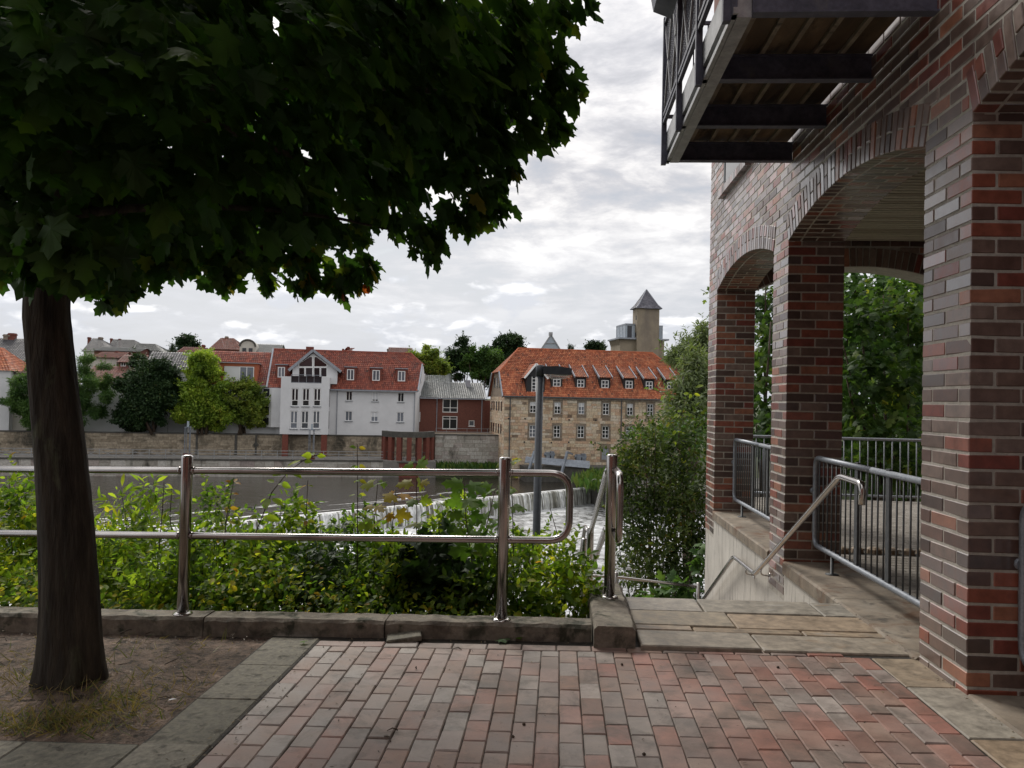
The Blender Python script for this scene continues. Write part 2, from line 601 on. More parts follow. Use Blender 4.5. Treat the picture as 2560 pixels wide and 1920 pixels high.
M['maple'] = leafmat('maple_leaf', [(0.0, (0.022, 0.055, 0.014)), (0.5, (0.035, 0.085, 0.018)), (0.85, (0.055, 0.115, 0.02)), (0.955, (0.13, 0.17, 0.025)), (0.985, (0.26, 0.06, 0.02))], trans=0.42, tint=1.9)
M['maple_o'] = leafmat('maple_leaf_single', [(0.0, (0.022, 0.055, 0.014)), (0.6, (0.035, 0.085, 0.018)), (1.0, (0.055, 0.11, 0.02))], rnd='obj', trans=0.30, tint=1.4)
M['shrub'] = leafmat('shrub_leaf', [(0.0, (0.04, 0.085, 0.018)), (0.35, (0.11, 0.18, 0.026)), (0.7, (0.23, 0.29, 0.036)), (0.93, (0.40, 0.36, 0.04)), (1.0, (0.30, 0.16, 0.03))], trans=0.55, tint=2.0)
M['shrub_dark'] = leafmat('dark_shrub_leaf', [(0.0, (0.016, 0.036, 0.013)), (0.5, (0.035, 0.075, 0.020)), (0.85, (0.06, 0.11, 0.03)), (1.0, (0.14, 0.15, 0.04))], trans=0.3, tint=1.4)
M['sapling'] = leafmat('sapling_maple_leaf', [(0.0, (0.07, 0.15, 0.025)), (0.5, (0.12, 0.20, 0.03)), (0.75, (0.28, 0.25, 0.04)), (1.0, (0.38, 0.17, 0.03))], trans=0.5, tint=1.7)
M['thorn'] = leafmat('thorn_leaf', [(0.0, (0.026, 0.045, 0.016)), (0.45, (0.065, 0.10, 0.026)), (0.8, (0.12, 0.15, 0.036)), (1.0, (0.22, 0.13, 0.04))], trans=0.4, tint=1.5)
M['willow'] = leafmat('willow_leaf', [(0.0, (0.08, 0.11, 0.05)), (0.6, (0.14, 0.18, 0.08)), (1.0, (0.20, 0.22, 0.11))], trans=0.35, tint=1.4)
M['far_dark'] = leafmat('far_dark_leaf', [(0.0, (0.016, 0.036, 0.014)), (0.6, (0.032, 0.066, 0.022)), (0.93, (0.065, 0.10, 0.03)), (1.0, (0.13, 0.11, 0.035))], trans=0.2, tint=1.2)
M['far_green'] = leafmat('far_green_leaf', [(0.0, (0.035, 0.08, 0.025)), (0.6, (0.08, 0.15, 0.038)), (1.0, (0.13, 0.20, 0.05))], trans=0.4, tint=1.5)
M['far_lime'] = leafmat('far_lime_leaf', [(0.0, (0.10, 0.18, 0.03)), (0.5, (0.24, 0.33, 0.045)), (0.85, (0.36, 0.42, 0.06)), (1.0, (0.42, 0.36, 0.06))], trans=0.45, tint=1.5)
M['arch_leaf'] = leafmat('arch_leaf', [(0.0, (0.025, 0.055, 0.018)), (0.55, (0.06, 0.11, 0.028)), (0.88, (0.12, 0.17, 0.038)), (1.0, (0.28, 0.27, 0.05))], trans=0.45, tint=1.6)
M['far_olive'] = leafmat('far_olive_leaf', [(0.0, (0.08, 0.13, 0.03)), (0.5, (0.19, 0.25, 0.045)), (1.0, (0.32, 0.31, 0.06))], trans=0.45, tint=1.5)
M['grass'] = leafmat('grass_blade', [(0.0, (0.07, 0.12, 0.03)), (0.35, (0.14, 0.17, 0.05)), (0.6, (0.24, 0.19, 0.08)), (1.0, (0.33, 0.25, 0.12))], trans=0.3, tint=1.2)
M['litter'] = leafmat('dry_litter', [(0.0, (0.03, 0.022, 0.015)), (0.5, (0.09, 0.065, 0.04)), (0.9, (0.20, 0.15, 0.085)), (1.0, (0.30, 0.27, 0.20))], trans=0.1, tint=1.0)
M['reed'] = leafmat('reed_blade', [(0.0, (0.03, 0.075, 0.018)), (0.6, (0.06, 0.12, 0.025)), (1.0, (0.13, 0.17, 0.04))], trans=0.3, tint=1.2)
M['terrain'] = surf('overgrown_slope', [(0.3, (0.022, 0.03, 0.012)), (0.7, (0.06, 0.075, 0.025))], 0.95, 0.8, 0.7, 0.5, 8, bdist=0.1)
M['water'] = watermat('dark_river_water', (0.030, 0.026, 0.020), 0.32)
M['foamwater'] = watermat('foaming_water', (0.05, 0.047, 0.04), 0.5, (0.60, 0.93))
M['lamp'] = surf('anthracite_lamp_paint', [(0.3, (0.030, 0.036, 0.044)), (0.7, (0.045, 0.053, 0.065))], 0.4, 12, 0.2, 0.05, 60)
M['white_plaster'] = surf('white_plaster', [(0.3, (0.58, 0.585, 0.60)), (0.7, (0.65, 0.655, 0.67))], 0.9, 0.5, 0.06, 0.1, 20)
M['cream_plaster'] = surf('cream_plaster', [(0.3, (0.44, 0.42, 0.37)), (0.7, (0.52, 0.50, 0.45))], 0.9, 0.4, 0.12, 0.1, 20)
M['white_paint'] = surf('white_frame_paint', [(0.3, (0.76, 0.76, 0.75)), (0.7, (0.82, 0.82, 0.82))], 0.5, 4, 0.05, 0.0)
M['zinc'] = surf('zinc_trim', [(0.3, (0.22, 0.24, 0.27)), (0.7, (0.32, 0.34, 0.38))], 0.5, 3, 0.15, 0.0, metal=0.2)
M['black_paint'] = surf('black_paint', [(0.3, (0.012, 0.012, 0.014)), (0.7, (0.02, 0.02, 0.022))], 0.6, 3, 0.2, 0.0)
M['roof_red'] = surf('red_pantile', [(0.0, (0.13, 0.034, 0.024)), (0.5, (0.20, 0.048, 0.030)), (0.9, (0.26, 0.075, 0.045)), (1.0, (0.07, 0.032, 0.026))], 0.7, 0.35, 0.5, 0.0, rnd='attr')
M['roof_orange'] = surf('orange_pantile', [(0.0, (0.23, 0.065, 0.030)), (0.5, (0.34, 0.10, 0.045)), (0.9, (0.43, 0.16, 0.075)), (1.0, (0.11, 0.045, 0.032))], 0.75, 0.3, 0.55, 0.0, rnd='attr')
M['roof_grey'] = surf('grey_glazed_tile', [(0.0, (0.11, 0.118, 0.118)), (1.0, (0.20, 0.21, 0.21))], 0.5, 0.5, 0.3, 0.0, rnd='attr')
M['roof_dark'] = surf('dark_slate', [(0.0, (0.045, 0.045, 0.05)), (1.0, (0.09, 0.088, 0.095))], 0.6, 0.5, 0.3, 0.0, rnd='attr')
M['roof_brown'] = surf('brown_tile', [(0.0, (0.13, 0.055, 0.045)), (1.0, (0.20, 0.085, 0.065))], 0.75, 0.5, 0.4, 0.0, rnd='attr')
M['red_brick_far'] = surf('far_red_brick', [(0.3, (0.12, 0.045, 0.034)), (0.7, (0.17, 0.066, 0.048))], 0.9, 6, 0.5, 0.2, 12)
M['column_red'] = surf('red_clinker_column', [(0.3, (0.125, 0.038, 0.028)), (0.7, (0.185, 0.056, 0.038))], 0.85, 4, 0.5, 0.2, 12)
M['sandstone'] = surf('sandstone_block', [(0.0, (0.36, 0.25, 0.165)), (0.25, (0.50, 0.38, 0.255)), (0.45, (0.52, 0.46, 0.37)), (0.6, (0.48, 0.315, 0.21)), (0.75, (0.43, 0.35, 0.25)), (0.9, (0.56, 0.47, 0.34)), (1.0, (0.15, 0.105, 0.075))], 0.9, 1.6, 0.55, 0.3, 12, rnd='attr')
M['sandstone_o'] = surf('sandstone_block_single', [(0.0, (0.36, 0.25, 0.165)), (0.25, (0.50, 0.38, 0.255)), (0.45, (0.52, 0.46, 0.37)), (0.6, (0.48, 0.315, 0.21)), (0.75, (0.43, 0.35, 0.25)), (0.9, (0.56, 0.47, 0.34)), (1.0, (0.15, 0.105, 0.075))], 0.9, 1.6, 0.55, 0.3, 12, rnd='obj')
M['stone_joint'] = surf('lime_joint', [(0.3, (0.16, 0.125, 0.09)), (0.7, (0.25, 0.20, 0.15))], 0.95, 3, 0.4, 0.3, 14)
GS = [(0.0, (0.26, 0.24, 0.21)), (0.4, (0.36, 0.345, 0.31)), (0.7, (0.42, 0.40, 0.37)), (0.9, (0.30, 0.26, 0.235)), (1.0, (0.25, 0.21, 0.20))]
GST = [((0.06, 0.055, 0.045), 0.9, 0.56, 0.70, (1, 1, 0.35))]
M['greystone'] = surf('grey_ashlar', GS, 0.9, 1.6, 0.5, 0.3, 12, rnd='attr', stain=GST)
M['greystone_o'] = surf('grey_ashlar_single', GS, 0.9, 1.6, 0.5, 0.3, 12, rnd='obj', stain=GST)
WS = [(0.0, (0.20, 0.165, 0.12)), (0.5, (0.28, 0.235, 0.175)), (1.0, (0.34, 0.29, 0.22))]
WST = [((0.05, 0.045, 0.034), 0.55, 0.50, 0.66, (1, 1, 0.8))]
M['wallstone'] = surf('old_quay_stone', WS, 0.9, 1.2, 0.6, 0.3, 10, rnd='attr', stain=WST)
M['wallstone_o'] = surf('old_quay_stone_single', WS, 0.9, 1.2, 0.6, 0.3, 10, rnd='obj', stain=WST)
M['dark_coping'] = surf('dark_coping', [(0.3, (0.045, 0.043, 0.038)), (0.7, (0.10, 0.095, 0.085))], 0.9, 2, 0.5, 0.2, 10)
M['asphalt'] = surf('promenade_paving', [(0.3, (0.13, 0.12, 0.11)), (0.7, (0.20, 0.19, 0.175))], 0.9, 1, 0.3, 0.1, 10)
M['tower'] = surf('stained_render', [(0.3, (0.21, 0.175, 0.13)), (0.7, (0.30, 0.255, 0.19))], 0.9, 0.25, 0.25, 0.1, 4, stain=[((0.15, 0.125, 0.11), 0.18, 0.5, 0.7, (1, 1, 0.3))])
M['steel_blue'] = surf('weathered_blue_steel', [(0.3, (0.14, 0.16, 0.19)), (0.7, (0.24, 0.265, 0.30))], 0.5, 1.2, 0.5, 0.1, 10, metal=0.2, stain=[((0.12, 0.075, 0.05), 0.9, 0.62, 0.75, (1, 1, 1))])
M['farrail'] = surf('far_railing_paint', [(0.3, (0.22, 0.225, 0.23)), (0.7, (0.30, 0.305, 0.31))], 0.5, 3, 0.2, 0.0)


def glassmat(name, c, rough=0.06, rnd=True):
    t = NT(name)
    col = t.ramp(t.rnd('obj'), [(0.0, tuple(0.5 * k for k in c)), (1.0, tuple(1.6 * k for k in c))]) if rnd else c
    t.principled(col, rough, 0.0, 0.6)
    return t.m


M['glass'] = glassmat('dark_window_glass', (0.022, 0.022, 0.026))
M['curtain'] = glassmat('curtained_window_glass', (0.12, 0.13, 0.155), 0.15)
M['blind'] = surf('roller_blind', [(0.3, (0.55, 0.56, 0.58)), (0.7, (0.62, 0.63, 0.65))], 0.8, 2, 0.1, 0.0)
M['paleglass'] = glassmat('pale_glass_panel', (0.34, 0.39, 0.44), 0.1, False)


def clearglass():
    t = NT('clear_lamp_glass')
    t.principled((0.9, 0.92, 0.92), 0.05, 0.0, 0.5, None, **{'Transmission Weight': 0.85, 'IOR': 1.3})
    return t.m


M['lens'] = clearglass()
# ================================================================== near ground
TILT = 0.02


def gz(x): return TILT * x


def chamfer_box(w, l, h, c=0.004):
    """unit-free paver block, top at z=0, chamfered upper edge"""
    a, b = w / 2, l / 2
    v = [(-a, -b, -h), (a, -b, -h), (a, b, -h), (-a, b, -h), (-a, -b, -c), (a, -b, -c), (a, b, -c), (-a, b, -c), (-a + c, -b + c, 0), (a - c, -b + c, 0), (a - c, b - c, 0), (-a + c, b - c, 0)]
    f = [(0, 1, 5, 4), (1, 2, 6, 5), (2, 3, 7, 6), (3, 0, 4, 7), (4, 5, 9, 8), (5, 6, 10, 9), (6, 7, 11, 10), (7, 4, 8, 11), (8, 9, 10, 11)]
    return v, f


def block_mesh(name, w, l, h, mat, c=0.004):
    v, f = chamfer_box(w, l, h, c)
    me = bpy.data.meshes.new(name)
    me.from_pydata(v, [], f)
    at = me.attributes.new('rnd', 'FLOAT', 'FACE')
    at.data.foreach_set('value', np.full(len(f), 0.5, dtype=np.float32))
    me.materials.append(mat)
    return me


def sheet(mb, x0, x1, y0, y1, dz):
    mb.poly([(x0, y0, gz(x0) + dz), (x1, y0, gz(x1) + dz), (x1, y1, gz(x1) + dz), (x0, y1, gz(x0) + dz)])


pavement = MB()
sheet(pavement, -1.50, 2.06, -8, 4.83, -0.009)
pavement = pavement.build('pavement', M['joint'], kind='structure')
PL, PX0, PX1 = 0.206, -1.427, 1.797
PW = (PX1 - PX0) / 31
spots = []
ncol = 31
for i in range(ncol):
    x = PX0 + (i + 0.5) * PW
    for j in range(-2, 16):
        y = 4.62 - (j + 0.5) * PL - (PL / 2 if i % 2 else 0)
        if i % 2 and j == -2:
            continue
        y_hi, y_lo = y + PL / 2, y - PL / 2
        if y_lo > 4.59:
            continue
        cut = min(y_hi, 4.62)
        spots.append((x, (cut + y_lo) / 2, cut - y_lo, False))
for i in range(16):                                           # row laid crosswise along the kerb
    spots.append((PX0 + 0.1 + i * 0.206, 4.674, 0.1, True))
    if spots[-1][0] > PX1 - 0.1:
        spots.pop()
meshes = {}
vis = []
for s in spots:
    px, py, w = project((s[0], s[1], gz(s[0])))
    vis.append((w, -60 < px < 2620 and py < 1990))
order = sorted(range(len(spots)), key=lambda k: (not vis[k][1], vis[k][0]))
single = set(order[:300])
rest = MB()
for k, (x, y, l, cross) in enumerate(spots):
    dz = random.uniform(-0.003, 0.002)
    tilt = (random.gauss(0, 0.008), random.gauss(0, 0.010), random.gauss(0, 0.010))
    w = 0.1005
    if cross:
        w, l2 = 0.2, 0.097
    else:
        l2 = l - 0.004
    key = (round(w, 3), round(l2, 3))
    if k in single:
        if key not in meshes:
            meshes[key] = block_mesh('paver', w, l2, 0.05, M['paver_o'], 0.005)
        mw = Matrix.Translation((x, y, gz(x) + dz)) @ Matrix.Rotation(-TILT + tilt[1], 4, 'Y') @ Matrix.Rotation(tilt[0], 4, 'X') @ Matrix.Rotation(tilt[2], 4, 'Z')
        inst('paver', meshes[key], mw, pavement)
    else:
        v, f = chamfer_box(w, l2, 0.05, 0.005)
        rest.add([(a + x, b + y, c + gz(x + a) + dz) for a, b, c in v], f, random.random())
rest.build('pavers', M['paver'], pavement, kind='stuff')

# loose tilted paver against the kerb
v = block_mesh('loose_paver', 0.21, 0.11, 0.03, M['slab'], 0.005)
p = atZ(1010, 1592, 0.0)
lp = inst('loose_paver', v, Matrix.Translation((p[0], p[1], gz(p[0]) + 0.030)) @ Matrix.Rotation(R(-7), 4, 'Y') @ Matrix.Rotation(R(6), 4, 'X') @ Matrix.Rotation(R(9), 4, 'Z'))
tag(lp, 'loose tilted paving brick lying against the concrete kerb', 'paving brick')

# sandstone flags along the building
flags = MB()
sheet(flags, 1.80, 2.06, -8, 4.62, -0.006)
flags = flags.build('flagstone_border', M['joint'], kind='structure')
y = 4.62
k = 0
while y > 1.0:
    l = (0.46, 0.62, 0.7, 0.55, 0.66, 0.6, 0.7)[k % 7]
    me = block_mesh('flagstone', 0.255, l - 0.012, 0.05, M['stone_slab'], 0.006)
    inst('flagstone', me, Matrix.Translation((1.93, y - l / 2, gz(1.93) + random.uniform(-0.002, 0.004))) @ Matrix.Rotation(-TILT, 4, 'Y'), flags)
    y -= l
    k += 1

# grey slab edging round the tree bed
edge = MB()
sheet(edge, -1.748, -1.43, -8, 4.80, -0.005)
sheet(edge, -6, -1.765, 2.95, 3.27, -0.007)
edge = edge.build('slab_edging', M['joint'], kind='structure')
me = block_mesh('edging_slab', 0.297, 0.495, 0.05, M['slab'], 0.005)
for k in range(9):
    inst('edging_slab', me, Matrix.Translation((-1.592, 4.52 - k * 0.5, gz(-1.592) + random.uniform(-0.003, 0.003))) @ Matrix.Rotation(-TILT, 4, 'Y') @ Matrix.Rotation(random.gauss(0, 0.006), 4, 'X'), edge)
me = block_mesh('edging_slab', 0.495, 0.297, 0.05, M['slab'], 0.005)
for k in range(4):
    x = -2.0 - k * 0.5
    inst('edging_slab', me, Matrix.Translation((x, 3.115, gz(x) - 0.004)) @ Matrix.Rotation(-TILT, 4, 'Y'), edge)
forecourt = MB()
sheet(forecourt, -40, -1.77, -30, 2.955, -0.012)
forecourt.build('forecourt', M['asphalt'], kind='structure')

# soil bed
bed = MB()
NX, NY = 70, 26
bx0, bx1, by0, by1 = -6.0, -1.745, 3.265, 4.82
rs = np.random.default_rng(3)
hh = rs.normal(0, 0.006, (NX + 1, NY + 1))
for _ in range(2):
    hh = (hh + np.roll(hh, 1, 0) + np.roll(hh, 1, 1) + np.roll(hh, -1, 0)) / 2.6
vv = []
for i in range(NX + 1):
    for j in range(NY + 1):
        x, y = bx0 + (bx1 - bx0) * i / NX, by0 + (by1 - by0) * j / NY
        e = min(1, 5 * min(j / NY, 1 - j / NY, 1 - i / NX))
        d = math.hypot(x + 2.46, y - 3.86)
        vv.append((x, y, gz(x) - 0.02 + e * (hh[i, j] + 0.012) + 0.07 * math.exp(-(d / 0.35) ** 2)))
bed.add(vv, [(i * (NY + 1) + j, (i + 1) * (NY + 1) + j, (i + 1) * (NY + 1) + j + 1, i * (NY + 1) + j + 1) for i in range(NX) for j in range(NY)])
bed.build('soil_bed', M['soil'], kind='structure', smooth=True)

# kerb
kerb = MB()
kerb.prism([(-7, 4.83, -0.3), (0.22, 4.83, -0.3), (0.22, 4.83, 0.02), (-7, 4.83, -0.1)], [(-7, 4.97, -0.3), (0.22, 4.97, -0.3), (0.22, 4.97, 0.02), (-7, 4.97, -0.1)])
kerb = kerb.build('kerb', M['joint'], kind='structure')


def rough_block(name, x0, x1, y0, y1, z0, zf, mat, parent, seed, seg=0.07, amp=0.004):
    """kerb stone with worn uneven edges; zf(x) gives the top"""
    rr = random.Random(seed)
    n = max(2, int((x1 - x0) / seg))
    m_ = MB()
    prof = []
    for i in range(n + 1):
        x = x0 + (x1 - x0) * i / n
        c = 0.012 + rr.uniform(0, 0.012)
        zt = zf(x) + rr.uniform(-amp, amp)
        prof.append([(x, y0 + rr.uniform(-amp, amp), z0), (x, y0 + rr.uniform(-amp, amp), zt - c), (x, y0 + c, zt), (x, y1 - c, zt), (x, y1, zt - c), (x, y1, z0)])
    vs_ = [p for r_ in prof for p in r_]
    fs = [(i * 6 + k, (i + 1) * 6 + k, (i + 1) * 6 + k + 1, i * 6 + k + 1) for i in range(n) for k in range(5)]
    fs += [tuple(range(6))[::-1], tuple(range(n * 6, n * 6 + 6))]
    m_.add(vs_, fs)
    return m_.build(name, mat, parent)


xs = [-6.4, -5.2, -4.15, -3.1, -2.2, -1.05, 0.226]
for a, b in zip(xs[:-1], xs[1:]):
    rough_block('kerb_stone', a + 0.004, b - 0.004, 4.815, 5.0, -0.3, lambda x: gz(x) + 0.095, M['kerb'], kerb, int(a * 100))
m_ = rough_block('kerb_stone', 4.69, 5.80, -0.478, -0.232, -0.25, lambda x: 0.135, M['kerb'], kerb, 77)
m_.rotation_euler = (0, 0, R(90))
m_.data.transform(Matrix.Identity(4))

# stone landing and steps going down to the river
stairs = MB()
stairs.box(0.5, 2.04, 4.70, 5.79, -0.3, -0.005)
stairs = stairs.build('stone_stairs', M['joint'], kind='structure')
rows = [(4.665, 4.985, (0.50, 1.21, 2.055)), (4.993, 5.10, (0.50, 0.87, 1.55, 2.055)), (5.108, 5.455, (0.50, 1.16, 2.055)), (5.463, 5.82, (0.50, 1.02, 1.82, 2.055))]
for y0, y1, xs in rows:
    for a, b in zip(xs[:-1], xs[1:]):
        me = block_mesh('landing_slab', b - a - 0.014, y1 - y0 - 0.008, 0.06, M['stone_slab'], 0.007)
        inst('landing_slab', me, Matrix.Translation(((a + b) / 2, (y0 + y1) / 2, 0.04 + random.uniform(-0.003, 0.003))) @ Matrix.Rotation(-0.008, 4, 'Y'), stairs)
STEP = []
zc, yc = 0.04, 5.82
for k in range(7):
    zc -= 0.17
    STEP.append((yc, yc + 0.36, zc))
    yc += 0.35
STEP.append((yc, yc + 0.9, zc))
yc += 0.89
for k in range(6):
    zc -= 0.17
    STEP.append((yc, yc + 0.36, zc))
    yc += 0.35
for (a, b, zt) in STEP:
    m_ = MB()
    m_.box(0.5, 2.045, a, b, zt - 0.17, zt)
    m_.build('step', M['stone_slab'], stairs)
ZPLAT = zc - 0.02
m_ = MB()
m_.box(-1.6, 2.6, yc - 0.02, yc + 2.2, ZPLAT - 1.5, ZPLAT)
m_.build('lower_path', M['asphalt'], kind='structure')
m_ = MB()
m_.prism([(0.26, 5.80, -0.6), (0.26, 5.80, 0.10), (0.26, 8.27, -1.05), (0.26, 9.2, -1.05), (0.26, 11.3, -2.1), (0.26, 11.3, -3.4)],
         [(0.49, 5.80, -0.6), (0.49, 5.80, 0.10), (0.49, 8.27, -1.05), (0.49, 9.2, -1.05), (0.49, 11.3, -2.1), (0.49, 11.3, -3.4)])
m_ = m_.build('stair_side_wall', M['kerb'])
tag(m_, 'sloping concrete cheek wall along the left side of the descending steps', 'wall')

# ================================================================== brick building
WX = 2.05
PIER = [(1.0, 1.5), (4.06, 4.58), (7.25, 7.745), (10.49, 11.05)]
SPAN = [(1.5, 4.06), (4.58, 7.25), (7.745, 10.49)]
SPR, RISE, RING = 2.95, 0.205, 0.25
ZTOP = 5.25
bb = empty('brick_building', (WX, 7, 0), 'red brown glazed brick building with arched arcade beside the stairs', 'building')
BO = (WX, 7, 0)


def arc_of(a, b, rise=RISE):
    s = (b - a) / 2
    rad = (s * s + rise * rise) / (2 * rise)
    return (a + b) / 2, SPR + rise - rad, rad, math.asin(s / rad)


core = MB()
for a, b in PIER:
    core.box(WX + 0.004, WX + 0.496, a + 0.004, b - 0.004, -0.3, SPR)
    core.box(WX + 0.004, WX + 0.496, a, b, SPR, ZTOP)
for a, b in SPAN:
    cy, cz, rad, th = arc_of(a, b)
    N = 18
    pts = [(cy + (rad + 0.006) * math.sin(-th + 2 * th * i / N), cz + (rad + 0.006) * math.cos(-th + 2 * th * i / N)) for i in range(N + 1)]
    for (y0, z0), (y1, z1) in zip(pts[:-1], pts[1:]):
        core.prism([(WX + 0.004, y0, z0), (WX + 0.004, y1, z1), (WX + 0.004, y1, ZTOP), (WX + 0.004, y0, ZTOP)], [(WX + 0.492, y0, z0), (WX + 0.492, y1, z1), (WX + 0.492, y1, ZTOP), (WX + 0.492, y0, ZTOP)])
# end wall facing the river with its own arch
EX0, EX1 = 2.55, 5.35
cy, cz, rad, th = arc_of(EX0, EX1, 0.34)
N = 18
pts = [(cy + rad * math.sin(-th + 2 * th * i / N), cz + 0.02 + rad * math.cos(-th + 2 * th * i / N)) for i in range(N + 1)]
for (x0, z0), (x1, z1) in zip(pts[:-1], pts[1:]):
    core.prism([(x0, 10.568, z0), (x1, 10.568, z1), (x1, 10.568, ZTOP), (x0, 10.568, ZTOP)], [(x0, 11.03, z0), (x1, 11.03, z1), (x1, 11.03, ZTOP), (x0, 11.03, ZTOP)])
core.box(EX1, 6.0, 10.568, 11.03, -0.3, ZTOP)
core.build('wall_core', M['mortar'], bb, BO)
# upper storeys
up = MB()
up.box(WX, 9.0, -3.0, 11.05, ZTOP + 0.002, 8.6)
up.box(6.0, 9.0, -3.0, 11.03, -0.3, ZTOP)
up.box(WX + 0.5, 6.0, -3.0, 10.56, 3.75, ZTOP)
up.box(WX, WX + 0.5, -3.0, 0.99, -0.3, ZTOP)
up.build('upper_storey', M['red_brick_far'], bb, BO)
rf = MB()
rf.prism([(WX - 0.3, -3, 8.6), (9.3, -3, 8.6), (5.6, -3, 11.2)], [(WX - 0.3, 11.3, 8.6), (9.3, 11.3, 8.6), (5.6, 11.3, 11.2)])
rf.build('roof', M['roof_red'], bb, BO)

# bricks: (centre, half-size, rotation about X in the Y/Z plane)
BR = []
CH, BHH = 0.0833, 0.0345


def brick_box(x0, x1, y0, y1, zc_, rot=0.0, h=BHH):
    if x1 - x0 < 0.02 or y1 - y0 < 0.02:
        return
    BR.append(((x0 + x1) / 2, (y0 + y1) / 2, zc_, x1 - x0, y1 - y0, 2 * h, rot))


J = 0.006
n0 = -3
zrow = [n0 * CH + CH * i + 0.035 for i in range(200)]
for i, z in enumerate(zrow):
    if z > ZTOP - 0.03:
        break
    if z < SPR + 0.02:
        for (a, b) in PIER[1:]:
            w = b - a
            even = i % 2 == 0
            d1 = WX + 0.115
            if even:
                brick_box(WX, d1, a, (a + b) / 2 - J, z)
                brick_box(WX, d1, (a + b) / 2 + J, b, z)
                brick_box(d1 + 2 * J, d1 + 0.25, a, a + 0.1, z)
                brick_box(d1 + 0.26, WX + 0.5, a, a + 0.1, z)
            else:
                brick_box(WX, WX + 0.245, a, a + 0.115, z)
                brick_box(WX + 0.255, WX + 0.5, a, a + 0.115, z)
                brick_box(WX, d1, a + 0.125, b - 0.125, z)
                brick_box(WX, d1, b - 0.115, b, z)
    else:
        segs = [(0.6, 11.05)]
        for a, b in SPAN:
            cy, cz, rad, th = arc_of(a, b)
            ro = rad + RING + 0.012
            zlow = z + BHH * 0.9
            if zlow < cz + ro:
                # half-width cleared for the ring at this height, limited by the skewback line
                hw = math.sqrt(max(0, ro * ro - (zlow - cz) ** 2))
                zz = z - cz
                hw = min(hw, max(0.0, zz * math.tan(th)) + 0.01)
                new = []
                for s0, s1 in segs:
                    if cy + hw <= s0 or cy - hw >= s1:
                        new.append((s0, s1))
                        continue
                    if cy - hw > s0:
                        new.append((s0, cy - hw))
                    if cy + hw < s1:
                        new.append((cy + hw, s1))
                segs = new
        for s0, s1 in segs:
            k0 = 11.05 - (0.125 if i % 2 else 0.0)
            y = k0
            while y > s1:
                y -= 0.25
            cutset = [s1]
            while y > s0:
                if s1 - y > 0.03:
                    cutset.append(y)
                y -= 0.25
            cutset.append(s0)
            for hi, lo in zip(cutset[:-1], cutset[1:]):
                if hi - lo > 0.035:
                    brick_box(WX, WX + 0.06, lo + J, hi - (J if hi < 11.049 else 0), z)
# voussoirs and soffit courses
for a, b in SPAN:
    cy, cz, rad, th = arc_of(a, b)
    n = int(round(2 * th * rad / 0.0815))
    for i in range(n):
        w = -th + 2 * th * (i + 0.5) / n

        def vb(r0, r1, x0=WX - 0.004, x1=WX + 0.105):
            rm = (r0 + r1) / 2
            BR.append(((x0 + x1) / 2, cy + rm * math.sin(w), cz + rm * math.cos(w), x1 - x0, 0.068, r1 - r0 - 0.009, -w))
        if i % 2:
            vb(rad, rad + RING)
        else:
            vb(rad, rad + RING / 2)
            vb(rad + RING / 2, rad + RING)
        if i % 2:
            vb(rad, rad + 0.06, WX + 0.115, WX + 0.355)
            vb(rad, rad + 0.06, WX + 0.365, WX + 0.5)
        else:
            vb(rad, rad + 0.06, WX + 0.115, WX + 0.24)
            vb(rad, rad + 0.06, WX + 0.25, WX + 0.5)
# inner face of the end wall above its arch
cy, cz, rad, th = arc_of(EX0, EX1, 0.34)
for i, z in enumerate(zrow):
    if z < SPR or z > 3.72:
        continue
    x = EX0 + (0.125 if i % 2 else 0.0)
    while x < 5.9:
        hw = math.sqrt(max(0, (rad + RING + 0.04) ** 2 - (z - cz) ** 2))
        if abs(x + 0.12 - cy) > hw or z - cz > rad + RING + 0.04:
            brick_box(x + J, x + 0.25 - J, 10.56, 10.60, z)
        x += 0.25
n = int(round(2 * th * rad / 0.0815))
ENDV = []
for i in range(n):
    w = -th + 2 * th * (i + 0.5) / n
    rm = rad + RING / 2 + 0.02
    ENDV.append((cy + rm * math.sin(w), cz + rm * math.cos(w), w))

bm_unit = {}
v0, f0 = chamfer_box(1, 1, 1, 0.0)


def brick_verts(L, W, H, c=0.004):
    a, b, h = L / 2, W / 2, H / 2
    v = []
    for (sx, sy, sz) in ((-1, -1, -1), (1, -1, -1), (1, 1, -1), (-1, 1, -1), (-1, -1, 1), (1, -1, 1), (1, 1, 1), (-1, 1, 1)):
        v.append((sx * a, sy * (b - c), sz * (h - c)))
        v.append((sx * (a - c), sy * b, sz * (h - c)))
        v.append((sx * (a - c), sy * (b - c), sz * h))
    q = lambda i, k: i * 3 + k
    f = [(q(3, 2), q(2, 2), q(1, 2), q(0, 2)), (q(4, 2), q(5, 2), q(6, 2), q(7, 2)), (q(0, 1), q(1, 1), q(5, 1), q(4, 1)), (q(2, 1), q(3, 1), q(7, 1), q(6, 1)),
         (q(3, 0), q(0, 0), q(4, 0), q(7, 0)), (q(1, 0), q(2, 0), q(6, 0), q(5, 0)),
         (q(0, 0), q(0, 1), q(4, 1), q(4, 0)), (q(1, 1), q(1, 0), q(5, 0), q(5, 1)), (q(3, 1), q(3, 0), q(7, 0), q(7, 1)), (q(2, 0), q(2, 1), q(6, 1), q(6, 0)),
         (q(4, 0), q(4, 2), q(7, 2), q(7, 0)), (q(4, 1), q(5, 1), q(5, 2), q(4, 2)), (q(0, 2), q(1, 2), q(1, 1), q(0, 1)), (q(0, 0), q(3, 0), q(3, 2), q(0, 2)),
         (q(4, 0), q(4, 1), q(4, 2)), (q(5, 0), q(5, 2), q(5, 1)), (q(7, 0), q(7, 2), q(7, 1)), (q(0, 0), q(0, 2), q(0, 1)), (q(3, 0), q(3, 1), q(3, 2))]
    return v, f


